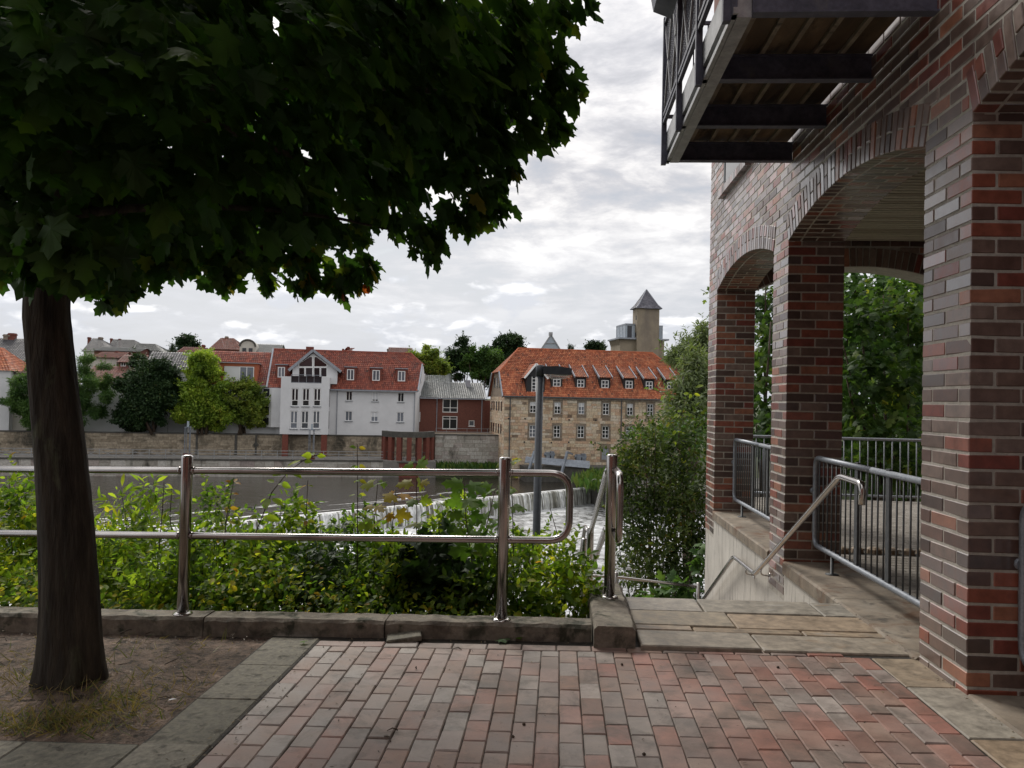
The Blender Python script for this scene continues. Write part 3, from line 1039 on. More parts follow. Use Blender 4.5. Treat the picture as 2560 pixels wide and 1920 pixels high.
score = []
for (x, y, z, lx, ly, lz, rot) in BR:
    px, py, w = project((x, y, z))
    inside = -20 < px < 2580 and -20 < py < 1940 and w > 0.5
    if y < 7.0 and z > 3.66:
        inside = inside and project((x, y, z))[0] > 2100
    score.append((-(ly * lz + 0.3 * lx * lz) / (w * w)) if inside else 1.0)
order = sorted(range(len(BR)), key=lambda k: score[k])
single = set(order[:300])
rest = MB()
bmesh_cache = {}
for k, (x, y, z, lx, ly, lz, rot) in enumerate(BR):
    jx = random.uniform(-0.0015, 0.0015)
    ta, tb2 = random.gauss(0, 0.011), random.gauss(0, 0.011)
    if k in single:
        key = (round(lx, 3), round(ly, 3), round(lz, 3))
        if key not in bmesh_cache:
            v, f = brick_verts(lx, ly, lz)
            me = bpy.data.meshes.new('brick')
            me.from_pydata(v, [], f)
            me.materials.append(M['brick_o'])
            bmesh_cache[key] = me
        inst('brick', bmesh_cache[key], Matrix.Translation((x + jx - BO[0], y - BO[1], z - BO[2])) @ Matrix.Rotation(rot, 4, 'X') @ Matrix.Rotation(ta, 4, 'Y') @ Matrix.Rotation(tb2, 4, 'Z'), bb)
    else:
        v, f = brick_verts(lx, ly, lz)
        c, s = math.cos(rot), math.sin(rot)
        rest.add([(x + jx + a + d * ta - b * tb2, y + b * c - d * s, z + b * s + d * c) for a, b, d in v], f, random.random())
for (x, z, w) in ENDV:
    v, f = brick_verts(0.066, 0.05, 0.24)
    c, s = math.cos(w), math.sin(w)
    rest.add([(x + a * c + d * s, 10.575 + b, z - a * s + d * c) for a, b, d in v], f, random.random())
rest.build('bricks', M['brick'], bb, BO, kind='stuff')

# slatted ceiling of the arcade
cl = MB()
cl.box(WX + 0.49, 6.0, 1.0, 10.56, 3.66, 3.74)
ceil = cl.build('ceiling', M['galv_dark'], bb, BO)
sl_me = None
for k in range(62):
    yy = 4.2 + k * 0.102
    if sl_me is None:
        t_ = MB()
        t_.box(-1.72, 1.72, -0.038, 0.038, -0.012, 0.012)
        so = t_.build('ceiling_slat', M['slat'], ceil)
        sl_me = so.data
    else:
        so = bpy.data.objects.new('ceiling_slat', sl_me)
        COL.objects.link(so)
        so.parent = ceil
    so.location = (WX + 0.5 + 1.73 - BO[0], yy - BO[1], 3.645)

# sill and window on the facade beyond the balcony
ws = MB()
for k in range(18):
    ws.box(WX - 0.07, WX + 0.1, 8.72 + k * 0.083, 8.72 + k * 0.083 + 0.074, 4.10, 4.19)
wsill = MB()
so = ws.build('window_sill', M['brick'], bb, BO)
so.data.attributes['rnd'].data.foreach_set('value', np.repeat(RNG.random(18), 6).astype(np.float32))
wf = MB()
wf.box(WX - 0.012, WX + 0.06, 8.78, 10.14, 4.2, 4.27)
wf.box(WX - 0.012, WX + 0.06, 8.78, 8.85, 4.27, 5.2)
wf.box(WX - 0.012, WX + 0.06, 10.07, 10.14, 4.27, 5.2)
wf = wf.build('window', M['galv_dark'], bb, BO)
wp = MB()
wp.box(WX - 0.006, WX + 0.06, 8.85, 10.07, 4.27, 5.2)
wp.build('pane', M['glass'], wf)
for o in wf.children:
    o.data.transform(Matrix.Translation((-BO[0], -BO[1], -BO[2])))

# ------------------------------------------------------------------ balcony (part of the building)
balc = MB()
BZ = 3.66
BX0, BX1, BY0, BY1 = 0.97, 2.05, 4.47, 7.20
balc.box(BX0 - 0.01, BX0 + 0.07, BY0, BY1, BZ - 0.005, BZ + 0.10)
balc = balc.build('balcony', M['balc_light'], bb, BO)


def bpart(mb, name, mat, smooth=False):
    return mb.build(name, mat, balc, BO, smooth)


for yj in (4.45, 5.37, 6.27, 7.17):
    j_ = MB()
    h = 0.16 if yj > 4.6 else 0.19
    j_.box(BX0 + 0.07, BX1, yj, yj + 0.012, BZ + 0.01, BZ + h)
    j_.box(BX0 + 0.07, BX1, yj - 0.03, yj + 0.04, BZ, BZ + 0.01)
    j_.box(BX0 + 0.07, BX1, yj - 0.03, yj + 0.04, BZ + h, BZ + h + 0.01)
    bpart(j_, 'joist', M['balcony'])
nb = 6
bw = (BX1 - BX0 - 0.02) / nb
for k in range(nb):
    f_ = MB()
    f_.box(BX0 + k * bw + 0.006, BX0 + (k + 1) * bw - 0.008, BY0 + 0.02, BY1 + 0.05, BZ + 0.20, BZ + 0.235)
    bpart(f_, 'floor_board', M['plank'])
for k in range(1, nb):
    f_ = MB()
    f_.box(BX0 + k * bw - 0.022, BX0 + k * bw + 0.008, BY0 + 0.02, BY1 + 0.05, BZ + 0.172, BZ + 0.198)
    bpart(f_, 'batten', M['cap'])
fas = MB()
fas.box(BX0 - 0.045, BX0 - 0.012, BY0 - 0.02, BY1 + 0.05, BZ + 0.09, BZ + 0.27)
bpart(fas, 'fascia', M['balc_light'])
trim = MB()
trim.box(BX0 - 0.04, BX0 - 0.012, BY0 - 0.04, BY1 + 0.05, BZ + 0.0, BZ + 0.035)
bpart(trim, 'drip_edge', M['balc_light'])
posts_y = (4.48, 5.38, 6.28, 7.18)
RX = BX0 - 0.07
for yj in posts_y:
    p_ = MB()
    p_.box(RX - 0.022, RX + 0.022, yj - 0.022, yj + 0.022, BZ - 0.03, BZ + 1.32)
    p_.box(RX + 0.022, BX0 - 0.013, yj - 0.03, yj + 0.03, BZ + 0.0, BZ + 0.16)
    bpart(p_, 'railing_post', M['balcony'])
rl = MB()
for zz in (0.34, 0.40, 1.26):
    rl.box(RX - 0.015, RX + 0.015, BY0 - 0.02, BY1 + 0.02, BZ + zz, BZ + zz + 0.028)
bpart(rl, 'railing_rail', M['balcony'])
for a, b in zip(posts_y[:-1], posts_y[1:]):
    x_ = MB()
    for (p, q) in (((a, 0.42), ((a + b) / 2, 1.26)), ((b, 0.42), ((a + b) / 2, 1.26)), ((a, 1.26), ((a + b) / 2, 0.42)), ((b, 1.26), ((a + b) / 2, 0.42))):
        x_.bar((RX, p[0], BZ + p[1]), (RX, q[0], BZ + q[1]), 0.018)
    bpart(x_, 'cross_brace', M['balc_light'])
    w_ = MB()
    for k in range(1, 22):
        yy = a + (b - a) * k / 22
        w_.bar((RX + 0.01, yy, BZ + 0.42), (RX + 0.01, yy, BZ + 1.26), 0.008)
    for k in range(1, 22):
        zz = BZ + 0.42 + 0.84 * k / 22
        w_.bar((RX + 0.01, a, zz), (RX + 0.01, b, zz), 0.008)
    bpart(w_, 'wire_mesh', M['balcony'])
er = MB()
for zz in (0.40, 1.26):
    er.box(RX, BX1, BY0 - 0.015, BY0 + 0.015, BZ + zz, BZ + zz + 0.028)
    er.box(RX, BX1, BY1 - 0.03, BY1, BZ + zz, BZ + zz + 0.028)
for k in range(1, 9):
    x = RX + (BX1 - RX) * k / 9
    er.bar((x, BY1 - 0.015, BZ + 0.4), (x, BY1 - 0.015, BZ + 1.26), 0.012)
bpart(er, 'end_railing', M['balcony'])

# window box hung outside the balcony railing
wb = MB()
c0 = (RX - 0.03, 6.0)
wb.prism([(RX - 0.03, 5.75, 4.86), (RX - 0.24, 5.75, 4.86), (RX - 0.20, 5.75, 4.66), (RX - 0.05, 5.75, 4.60)], [(RX - 0.03, 6.42, 4.86), (RX - 0.24, 6.42, 4.86), (RX - 0.20, 6.42, 4.66), (RX - 0.05, 6.42, 4.60)])
wb = wb.build('planter_box', M['balcony'])
tag(wb, 'dark grey planter box hung outside the balcony railing', 'planter')
rim = MB()
rim.box(RX - 0.25, RX - 0.02, 5.74, 6.43, 4.861, 4.885)
rim.build('rim', M['balc_light'], wb)

# ------------------------------------------------------------------ concrete wall with stone cap
cw = MB()
cw.box(2.055, 2.54, 4.6, 11.04, -5.0, -0.045)
cw = cw.build('concrete_wall', M['concrete'])
tag(cw, 'streaked grey concrete wall below the arcade, right of the steps', 'wall')
for (a, b) in ((1.52, 4.04), (4.59, 7.24), (7.755, 10.48)):
    n = 2
    for k in range(n):
        y0, y1 = a + (b - a) * k / n, a + (b - a) * (k + 1) / n
        c_ = MB()
        c_.prism([(2.035, y0 + 0.003, -0.055), (2.56, y0 + 0.003, -0.055), (2.56, y0 + 0.003, 0.06), (2.05, y0 + 0.003, 0.055), (2.035, y0 + 0.003, 0.04)],
                 [(2.035, y1 - 0.003, -0.055), (2.56, y1 - 0.003, -0.055), (2.56, y1 - 0.003, 0.06), (2.05, y1 - 0.003, 0.055), (2.035, y1 - 0.003, 0.04)])
        c_.build('cap_stone', M['cap'], cw)

# terrace floor behind the wall
te = MB()
te.box(2.545, 9.5, 0.5, 12.35, -6, 0.035)
te = te.build('terrace', M['joint'], kind='structure')
tp = MB()
for i in range(24):
    for j in range(36):
        x, y = 2.6 + i * 0.15 + (0.075 if j % 2 else 0), 8.1 + j * 0.115
        v, f = chamfer_box(0.143, 0.108, 0.03, 0.004)
        tp.add([(a + x, b + y, c + 0.05 + random.uniform(-0.001, 0.001)) for a, b, c in v], f, random.random())
for i in range(14):
    for j in range(24):
        x, y = 2.6 + i * 0.21 + (0.1 if j % 2 else 0), 5.0 + j * 0.115
        v, f = chamfer_box(0.203, 0.108, 0.03, 0.004)
        tp.add([(a + x, b + y, c + 0.05 + random.uniform(-0.001, 0.001)) for a, b, c in v], f, random.random())
tp.build('pavers', surf('grey_terrace_paver', [(0.0, (0.20, 0.18, 0.155)), (1.0, (0.29, 0.265, 0.235))], 0.85, 5, 0.4, 0.3, 60, rnd='attr'), te, kind='stuff')
st = MB()
for k in range(22):
    x = 2.62 + k * 0.16
    w, d = random.uniform(0.05, 0.075), random.uniform(0.05, 0.09)
    st.lathe((x, 7.9 + random.uniform(-0.04, 0.04), 0.03), [(w + 0.01, 0), (w, 0.045), (w * 0.6, 0.062)], 7, random.random())
st.build('cobbles', M['stone_slab'], te, kind='stuff')


# ------------------------------------------------------------------ galvanised infill railings in the arches
def infill(y0, y1, label):
    e = empty('galvanised_railing', (2.3, (y0 + y1) / 2, 0.06), label, 'railing', 'galvanised railings in the arches')
    off = (2.3, (y0 + y1) / 2, 0.06)
    z0, z1 = 0.225, 1.0
    fr = MB()
    ym = (y0 + y1) / 2
    fr.tube(fillet([(2.3, ym, z1), (2.3, y1, z1), (2.3, y1, z0), (2.3, y0, z0), (2.3, y0, z1), (2.3, ym, z1)], 0.09, 6), 0.024, 10)
    fr.build('frame', M['galv'], e, off, True)
    n = int((y1 - y0) / 0.105)
    for k in range(1, n):
        b_ = MB()
        yy = y0 + (y1 - y0) * k / n
        b_.tube([(2.3, yy, z0 + 0.01), (2.3, yy, z1 - 0.01)], 0.0065, 6)
        b_.build('bar', M['galv_dark'], e, off, True)
    for yy in (y0 + 0.98, y1 - 0.98):
        fp = MB()
        fp.box(2.290, 2.310, yy - 0.03, yy + 0.03, z0 - 0.02, z1 + 0.035)
        fp.build('flat_post', M['galv_dark'], e, off)
    for yy in (y0 + 0.35, y1 - 0.45):
        ft = MB()
        ft.lathe((2.3, yy, 0.055), [(0.055, 0.0), (0.055, 0.008), (0.014, 0.01), (0.014, z0 - 0.06)], 12)
        ft.build('foot', M['galv_dark'], e, off, True)
    for yy, s in ((y0, -1), (y1, 1)):
        lg = MB()
        lg.tube([(2.3, yy + s * 0.015, 0.70), (2.3, yy + s * 0.07, 0.70)], 0.03, 10)
        lg.build('lug', M['galv'], e, off, True)
    return e


infill(4.64, 7.18, 'galvanised bar railing in the wide arch behind the stair handrail')
infill(7.81, 10.42, 'galvanised bar railing in the farthest arch, between the two far brick piers')
infill(1.56, 4.022, 'galvanised railing end at the right edge of the picture, before the near pier')

fr = empty('terrace_railing', (4.6, 12.1, 0.05), 'grey bar railing along the far edge of the terrace, before the trees', 'railing')
off = (4.6, 12.1, 0.05)
f_ = MB()
f_.tube(fillet([(2.75, 12.1, 0.05), (2.75, 12.1, 0.98), (8.0, 12.1, 0.98)], 0.12, 6), 0.022, 8)
f_.build('top_rail', M['galv'], fr, off, True)
f_ = MB()
f_.tube([(2.75, 12.1, 0.13), (8.0, 12.1, 0.13)], 0.018, 8)
f_.build('bottom_rail', M['galv'], fr, off, True)
for k in range(44):
    x = 2.87 + k * 0.118
    b_ = MB()
    b_.tube([(x, 12.1, 0.13), (x, 12.1, 0.97)], 0.008, 6)
    b_.build('bar', M['galv'], fr, off, True)

# ------------------------------------------------------------------ stainless railings
RY = 4.895
rg = empty('kerb_railing', (-0.334, RY, gz(-0.334) + 0.095), 'stainless steel two-rail guard railing along the kerb', 'railing')
off = (-0.334, RY, gz(-0.334) + 0.095)


def rail_post(x, y, zb, zt, parent, off, rad=0.037):
    m_ = MB()
    m_.lathe((x, y, 0), [(rad, zb + 0.004), (rad, zt - 0.016), (rad * 0.93, zt - 0.007), (rad * 0.72, zt - 0.001), (rad * 0.3, zt)], 24)
    p_ = m_.build('post', M['steel'], parent, off, True)
    m_ = MB()
    m_.lathe((x, y, 0), [(rad * 1.62, zb), (rad * 1.62, zb + 0.006), (rad * 1.3, zb + 0.014), (rad * 1.02, zb + 0.017)], 24)
    m_.build('flange', M['steel'], p_, off, True)
    return p_


for x in (-4.41, -2.372, -0.334):
    rail_post(x, RY, gz(x) + 0.095, gz(x) + 1.108, rg, off)
m_ = MB()
zt, zl = 1.008, 0.592
xe = 0.075
path = fillet([(-6.4, RY, zt + gz(-6.4)), (xe, RY, zt + gz(xe)), (xe, RY, zl + gz(xe)), (-6.4, RY, zl + gz(-6.4))], 0.13, 8)
m_.tube(path, 0.0228, 14)
m_.build('rails', M['steel'], rg, off, True)
for x in (-2.372, -0.334):
    for zz in (zt, zl):
        for s in (-1, 1):
            m_ = MB()
            xx = x + s * 0.045
            m_.tube([(xx - 0.008, RY, zz + gz(xx)), (xx + 0.008, RY, zz + gz(xx))], 0.0255, 14)
            m_.build('weld_collar', M['steel'], rg, off, True)

sx = 0.363
sr = empty('stair_railing', (sx, 5.37, 0.135), 'stainless steel railing descending along the left side of the steps', 'railing')
off = (sx, 5.37, 0.135)
rail_post(sx, 5.37, 0.135, 1.105, sr, off)
P2 = (atY(1476, 1316, 8.3))
rail_post(P2[0], 8.3, -1.1, P2[2], sr, off)
P3 = atY(1462, 1345, 9.15)
rail_post(P3[0], 9.15, -1.1, P3[2], sr, off)
m_ = MB()
x1 = sx + 0.028
yl = 4.98
ptsr = [(x1, 5.37, 1.0), (x1, yl, 1.0), (x1, yl, 0.58), (x1, 5.37, 0.58)]
m_.tube(fillet(ptsr, 0.11, 8), 0.0228, 14)
m_.build('end_loop', M['steel'], sr, off, True)
for (z0, z1) in ((1.0, P2[2] - 0.08), (0.58, P2[2] - 0.50)):
    m_ = MB()
    m_.tube([(sx - 0.01, 5.40, z0), (sx - 0.01, 5.75, z0 - 0.05), (P2[0], 8.3, z1)], 0.0228, 12)
    m_.build('sloping_rail', M['steel'], sr, off, True)
    m_ = MB()
    m_.tube([(P2[0], 8.3, z1), (P3[0], 9.15, z1 - 0.06), (P3[0] - 0.02, 11.2, z1 - 1.05)], 0.0228, 12)
    m_.build('lower_sloping_rail', M['steel'], sr, off, True)

hr = empty('wall_handrail', (1.97, 5.3, 0.95), 'stainless handrail bending down along the concrete wall of the steps', 'handrail')
off = (1.97, 5.3, 0.95)
m_ = MB()
m_.tube(fillet([(1.97, 5.23, 0.83), (1.97, 5.22, 0.965), (1.97, 5.63, 0.975), (1.97, 7.94, -0.216), (1.97, 8.90, -0.235), (1.97, 11.0, -1.33)], 0.07, 6), 0.0225, 12)
m_.build('rail', M['steel'], hr, off, True)
for (y, z) in ((7.72, -0.10), (8.32, -0.225)):
    m_ = MB()
    m_.tube(fillet([(1.97, y, z - 0.02), (1.97, y, z - 0.075), (2.05, y, z - 0.085)], 0.03, 4), 0.007, 8)
    m_.tube([(2.047, y, z - 0.085), (2.058, y, z - 0.085)], 0.032, 14)
    m_.build('bracket', M['steel'], hr, off, True)

cr = empty('landing_rail', (1.4, 11.5, ZPLAT), 'low stainless cross rail at the foot of the steps', 'railing')
off = (1.4, 11.5, ZPLAT)
m_ = MB()
m_.tube(fillet([(-0.2, 11.5, -1.3), (0.3, 11.5, -1.07), (0.87, 11.5, -1.085), (2.06, 11.5, -1.18)], 0.2, 6), 0.022, 12)
m_.build('rail', M['steel'], cr, off, True)
for x, zt_ in ((0.87, -1.02), (2.05, -1.13)):
    m_ = MB()
    m_.lathe((x, 11.5, 0), [(0.03, ZPLAT), (0.03, zt_), (0.015, zt_ + 0.01)], 16)
    m_.build('post', M['steel'], cr, off, True)

# ------------------------------------------------------------------ street lamp down on the lower path
LX, LY = -0.32, 12.4
lm = empty('street_lamp', (LX, LY, ZPLAT), 'anthracite street lamp with flat arm head standing below the railing', 'street lamp')
off = (LX, LY, ZPLAT)
m_ = MB()
m_.lathe((LX, LY, 0), [(0.085, ZPLAT), (0.085, ZPLAT + 0.9), (0.062, ZPLAT + 0.95), (0.058, 1.86)], 20)
m_.build('pole', M['lamp'], lm, off, True)
m_ = MB()
m_.lathe((LX, LY, 0), [(0.066, 1.84), (0.066, 2.005), (0.05, 2.012)], 20)
m_.build('collar', M['lamp'], lm, off, True)
m_ = MB()
pr = [(LX + 0.05, 1.87), (LX + 0.50, 1.865), (LX + 0.505, 1.965), (LX + 0.27, 2.0), (LX + 0.05, 1.99)]
m_.prism([(x, LY - 0.09, z) for x, z in pr], [(x, LY + 0.09, z) for x, z in pr])
hd = m_.build('head', M['lamp'], lm, off)
m_ = MB()
pr = [(LX + 0.49, 1.862), (LX + 0.47, 1.83), (LX + 0.36, 1.80), (LX + 0.20, 1.795), (LX + 0.09, 1.835), (LX + 0.075, 1.862)]
m_.prism([(x, LY - 0.08, z) for x, z in pr], [(x, LY + 0.08, z) for x, z in pr])
m_.build('lens', M['lens'], hd, off)
m_ = MB()
pr = [(LX + 0.45, 1.860), (LX + 0.43, 1.845), (LX + 0.15, 1.845), (LX + 0.12, 1.860)]
m_.prism([(x, LY - 0.06, z) for x, z in pr], [(x, LY + 0.06, z) for x, z in pr])
m_.build('reflector', M['white_paint'], hd, off)
# ================================================================== the far bank
FA = R(13.5)
FU = np.array([math.cos(FA), math.sin(FA), 0.0])
FV = np.array([-math.sin(FA), math.cos(FA), 0.0])
FO = CAM + ray(880, 1000) * 103.0
FO[2] = 0.0


def fp(x, y, t):
    """pixel -> (s, z) on the vertical plane t metres behind the white house's front"""
    p = hit(x, y, FV, FV @ FO + t)
    return (p - FO) @ FU, p[2]


def fr_(x0, y0, x1, y1, t):
    xm, ym = (x0 + x1) / 2, (y0 + y1) / 2
    return fp(x0, ym, t)[0], fp(x1, ym, t)[0], fp(xm, y1, t)[1], fp(xm, y0, t)[1]


def fw(s, t, z):
    p = FO + FU * s + FV * t
    return (p[0], p[1], z)


Z2 = lambda x, y: (640 + 0.28933 * x, 800 + 0.28933 * y)
Z3 = lambda x, y: (1180 + 0.28933 * x, 700 + 0.28933 * y)
ZB = lambda x, y: (380 + 0.18083 * x, 820 + 0.18083 * y)


class Site:
    def __init__(self, name, s, t, z, label, cat, group=None):
        self.e = empty(name, fw(s, t, z), label, cat, group, FA)
        self.off = (s, t, z)

    def put(self, mb, name, mat, parent=None, smooth=False, kind=None):
        return mb.build(name, M[mat] if isinstance(mat, str) else mat, parent or self.e, self.off, smooth, kind)


def wall(mb, s0, s1, z0, z1, t, ops, dep=0.16):
    """front wall (facing -t) with recessed openings"""
    S_ = sorted({s0, s1} | {v for o in ops for v in o[:2]})
    Z_ = sorted({z0, z1} | {v for o in ops for v in o[2:4]})
    for a, b in zip(S_[:-1], S_[1:]):
        for c, d in zip(Z_[:-1], Z_[1:]):
            ms, mz = (a + b) / 2, (c + d) / 2
            if any(o[0] < ms < o[1] and o[2] < mz < o[3] for o in ops):
                continue
            mb.poly([(a, t, c), (b, t, c), (b, t, d), (a, t, d)])
    for o in ops:
        a, b, c, d = o[:4]
        mb.poly([(a, t, c), (a, t, d), (a, t + dep, d), (a, t + dep, c)])
        mb.poly([(b, t, d), (b, t, c), (b, t + dep, c), (b, t + dep, d)])
        mb.poly([(a, t, d), (b, t, d), (b, t + dep, d), (a, t + dep, d)])
        mb.poly([(b, t, c), (a, t, c), (a, t + dep, c), (b, t + dep, c)])


def window(site, o, t, cols=2, rows=(0.33,), fw_=0.09, blind=0.0, glass='glass', sill=True, sillmat='zinc', parent=None, name='window'):
    a, b, c, d = o
    g = 0.012
    f = MB()
    f.box(a + g, b - g, t - 0.03, t + 0.05, c + g, c + fw_)
    f.box(a + g, b - g, t - 0.03, t + 0.05, d - fw_, d - g)
    f.box(a + g, a + fw_, t - 0.03, t + 0.05, c + fw_, d - fw_)
    f.box(b - fw_, b - g, t - 0.03, t + 0.05, c + fw_, d - fw_)
    for k in range(1, cols):
        x = a + (b - a) * k / cols
        f.box(x - fw_ * 0.42, x + fw_ * 0.42, t - 0.025, t + 0.045, c + fw_, d - fw_)
    for r_ in rows:
        z = c + (d - c) * r_
        f.box(a + fw_, b - fw_, t - 0.022, t + 0.04, z - fw_ * 0.35, z + fw_ * 0.35)
    fo = site.put(f, name, 'white_paint', parent)
    p = MB()
    p.poly([(a + fw_ * 0.9, t + 0.02, c + fw_ * 0.9), (b - fw_ * 0.9, t + 0.02, c + fw_ * 0.9), (b - fw_ * 0.9, t + 0.02, d - fw_ * 0.9), (a + fw_ * 0.9, t + 0.02, d - fw_ * 0.9)])
    tgt = fo if parent is None else parent
    site.put(p, 'pane', glass, tgt)
    if blind:
        q = MB()
        q.box(a + fw_, b - fw_, t + 0.0, t + 0.012, d - fw_ - (d - c) * blind, d - fw_)
        site.put(q, 'blind', 'blind', tgt)
    if sill:
        q = MB()
        q.box(a - 0.08, b + 0.08, t - 0.26, t - 0.035, c - 0.07, c - 0.012)
        site.put(q, 'sill', sillmat, tgt)
    return fo


def tiles(mb, A, B, C, D, tw=0.26, th=0.38, lift=0.055, rr=random):
    """pantiles over the quad A (bottom left) B (bottom right) C (top right) D (top left)"""
    A, B, C, D = map(Vector, (A, B, C, D))
    nrm = (B - A).cross(D - A)
    if nrm.length < 1e-6:
        nrm = (C - B).cross(A - B)
    nrm.normalize()
    rows = max(1, int(round(((D - A).length + (C - B).length) / 2 / th)))
    for j in range(rows):
        v0, v1 = j / rows, (j + 1.12) / rows
        l0, r0 = A.lerp(D, v0), B.lerp(C, v0)
        l1, r1 = A.lerp(D, min(v1, 1)), B.lerp(C, min(v1, 1))
        n = max(1, int(round((r0 - l0).length / tw)))
        for i in range(n):
            q = rr.random()
            us = [(i + k) / n for k in (0.0, 0.35, 0.7, 1.0)]
            hs = (0.0, 0.06, 0.058, 0.0)
            vs_ = [l0.lerp(r0, u) + nrm * (h + lift) for u, h in zip(us, hs)] + [l1.lerp(r1, u) + nrm * (h * 0.9) for u, h in zip(us, hs)]
            mb.add(vs_, [(0, 1, 5, 4), (1, 2, 6, 5), (2, 3, 7, 6)], q)


STONE_ME = {}


def stone_mesh(mat):
    if mat.name not in STONE_ME:
        v = [(-0.5, 0.0, -0.5), (0.5, 0.0, -0.5), (0.5, 0.0, 0.5), (-0.5, 0.0, 0.5), (-0.47, -1, -0.46), (0.47, -1, -0.46), (0.47, -1, 0.46), (-0.47, -1, 0.46)]
        f = [(4, 5, 6, 7), (0, 1, 5, 4), (1, 2, 6, 5), (2, 3, 7, 6), (3, 0, 4, 7)]
        me = bpy.data.meshes.new('stone')
        me.from_pydata(v, [], f)
        me.materials.append(mat)
        STONE_ME[mat.name] = me
    return STONE_ME[mat.name]


def stones(site, s0, s1, z0, z1, t, ops, hr_, lr, mat, nsingle, seed, parent=None, joint=0.02, proud=0.035, name='stone', side=False, restname='stones'):
    """coursed rubble on the front plane (or, side=True, on the plane s=t facing -s, s0..s1 measured along t)"""
    rr = random.Random(seed)
    L = []
    z = z0
    while z < z1 - 0.05:
        h = min(rr.uniform(*hr_), z1 - z)
        if z1 - z - h < hr_[0] * 0.5:
            h = z1 - z
        segs = [(s0, s1)]
        for o in ops:
            if o[2] < z + h * 0.9 and o[3] > z + h * 0.1:
                segs = [q for (a, b) in segs for q in ((a, min(b, o[0])), (max(a, o[1]), b)) if q[1] - q[0] > 0.08]
        for a, b in segs:
            x = a
            while x < b - 0.02:
                l = min(rr.uniform(*lr), b - x)
                if b - x - l < lr[0] * 0.5:
                    l = b - x
                if l > lr[1] * 0.7 and h > hr_[0] * 1.3 and rr.random() < 0.25:
                    L.append((x, x + l, z, z + h / 2))
                    L.append((x, x + l, z + h / 2, z + h))
                else:
                    L.append((x, x + l, z, z + h))
                x += l
        z += h
    sc_ = []
    for (a, b, c, d) in L:
        P = fw(t, (a + b) / 2, (c + d) / 2) if side else fw((a + b) / 2, t, (c + d) / 2)
        px, py, w = project(P)
        ok = 0 < px < 2560 and 0 < py < 1920
        sc_.append(-(b - a) * (d - c) if ok else 1)
    order = sorted(range(len(L)), key=lambda k: sc_[k])
    single = set(order[:nsingle])
    rest = MB()
    par = parent or site.e
    me = stone_mesh(M[mat + '_o'])
    for k, (a, b, c, d) in enumerate(L):
        pr = proud * rr.uniform(0.45, 1.0)
        w, h = b - a - joint, d - c - joint
        if w < 0.03 or h < 0.03:
            continue
        cx, cz_ = (a + b) / 2, (c + d) / 2
        if k in single:
            if side:
                mw = Matrix.Translation((t - site.off[0], cx - site.off[1], cz_ - site.off[2])) @ Matrix.Rotation(R(-90), 4, 'Z') @ Matrix.Diagonal((w, pr, h, 1))
            else:
                mw = Matrix.Translation((cx - site.off[0], t - site.off[1], cz_ - site.off[2])) @ Matrix.Diagonal((w, pr, h, 1))
            inst(name, me, mw, par)
        else:
            vs_ = []
            for v in me.vertices:
                if side:
                    vs_.append((t + v.co.y * pr, cx - v.co.x * w, cz_ + v.co.z * h))
                else:
                    vs_.append((cx + v.co.x * w, t + v.co.y * pr, cz_ + v.co.z * h))
            rest.add(vs_, [tuple(p.vertices) for p in me.polygons], rr.random())
    if rest.v:
        site.put(rest, restname, mat, par, kind='stuff')


TQ, TU = -8.0, -0.6                                         # lower quay wall and upper wall planes
ZW = fp(430, 1191, TQ)[1]                                   # river level above the weir
ZL = ZW - 1.75                                              # level below it
ZP = fp(600, 1149, TQ)[1]                                   # promenade
ZU = fp(600, 1084, TU)[1]                                   # top of the upper wall
CR, CL = atZ(1474, 1219, ZW), atZ(640, 1301, ZW)            # weir crest, right and left
CDIR = (CL - CR) / np.linalg.norm(CL - CR)
CE = CL + CDIR * 60
CN = np.array([CDIR[1], -CDIR[0], 0.0])
if CN[1] > 0:
    CN = -CN                                                # downstream, towards the camera

# ------------------------------------------------------------------ terrain
prof0 = [(4.9, -0.12), (5.4, -0.14), (6.0, -0.22), (6.6, -0.5), (8.0, -1.7), (12.0, -3.4), (16.0, -4.6), (24.0, -7.2), (32.0, -9.6), (38.0, ZL - 0.4), (50.0, ZL - 2.0), (90.0, ZL - 2.4)]
prof = [(4.9, -0.12), (5.4, -0.35), (6.0, -0.75), (8.0, -1.9), (12.0, -3.4), (16.0, -4.6), (24.0, -7.2), (32.0, -9.6), (38.0, ZL - 0.4), (50.0, ZL - 2.0), (90.0, ZL - 2.4)]


def ter(x, y):
    yy = y + 0.10 * abs(x - 1) * (1 if x > 1 else 0.5)
    if x > 6:
        yy = y - 0.55 * (x - 6)
    yy = max(4.9, min(90, yy))
    pf = prof0 if x < 0.05 else prof
    for (a, za), (b, zb) in zip(pf[:-1], pf[1:]):
        if a <= yy <= b:
            z = za + (zb - za) * (yy - a) / (b - a)
            break
    return z + 0.25 * math.sin(x * 0.9 + 1.3 * math.sin(y * 0.5)) * min(1, max(0, (yy - 5.4) / 6))


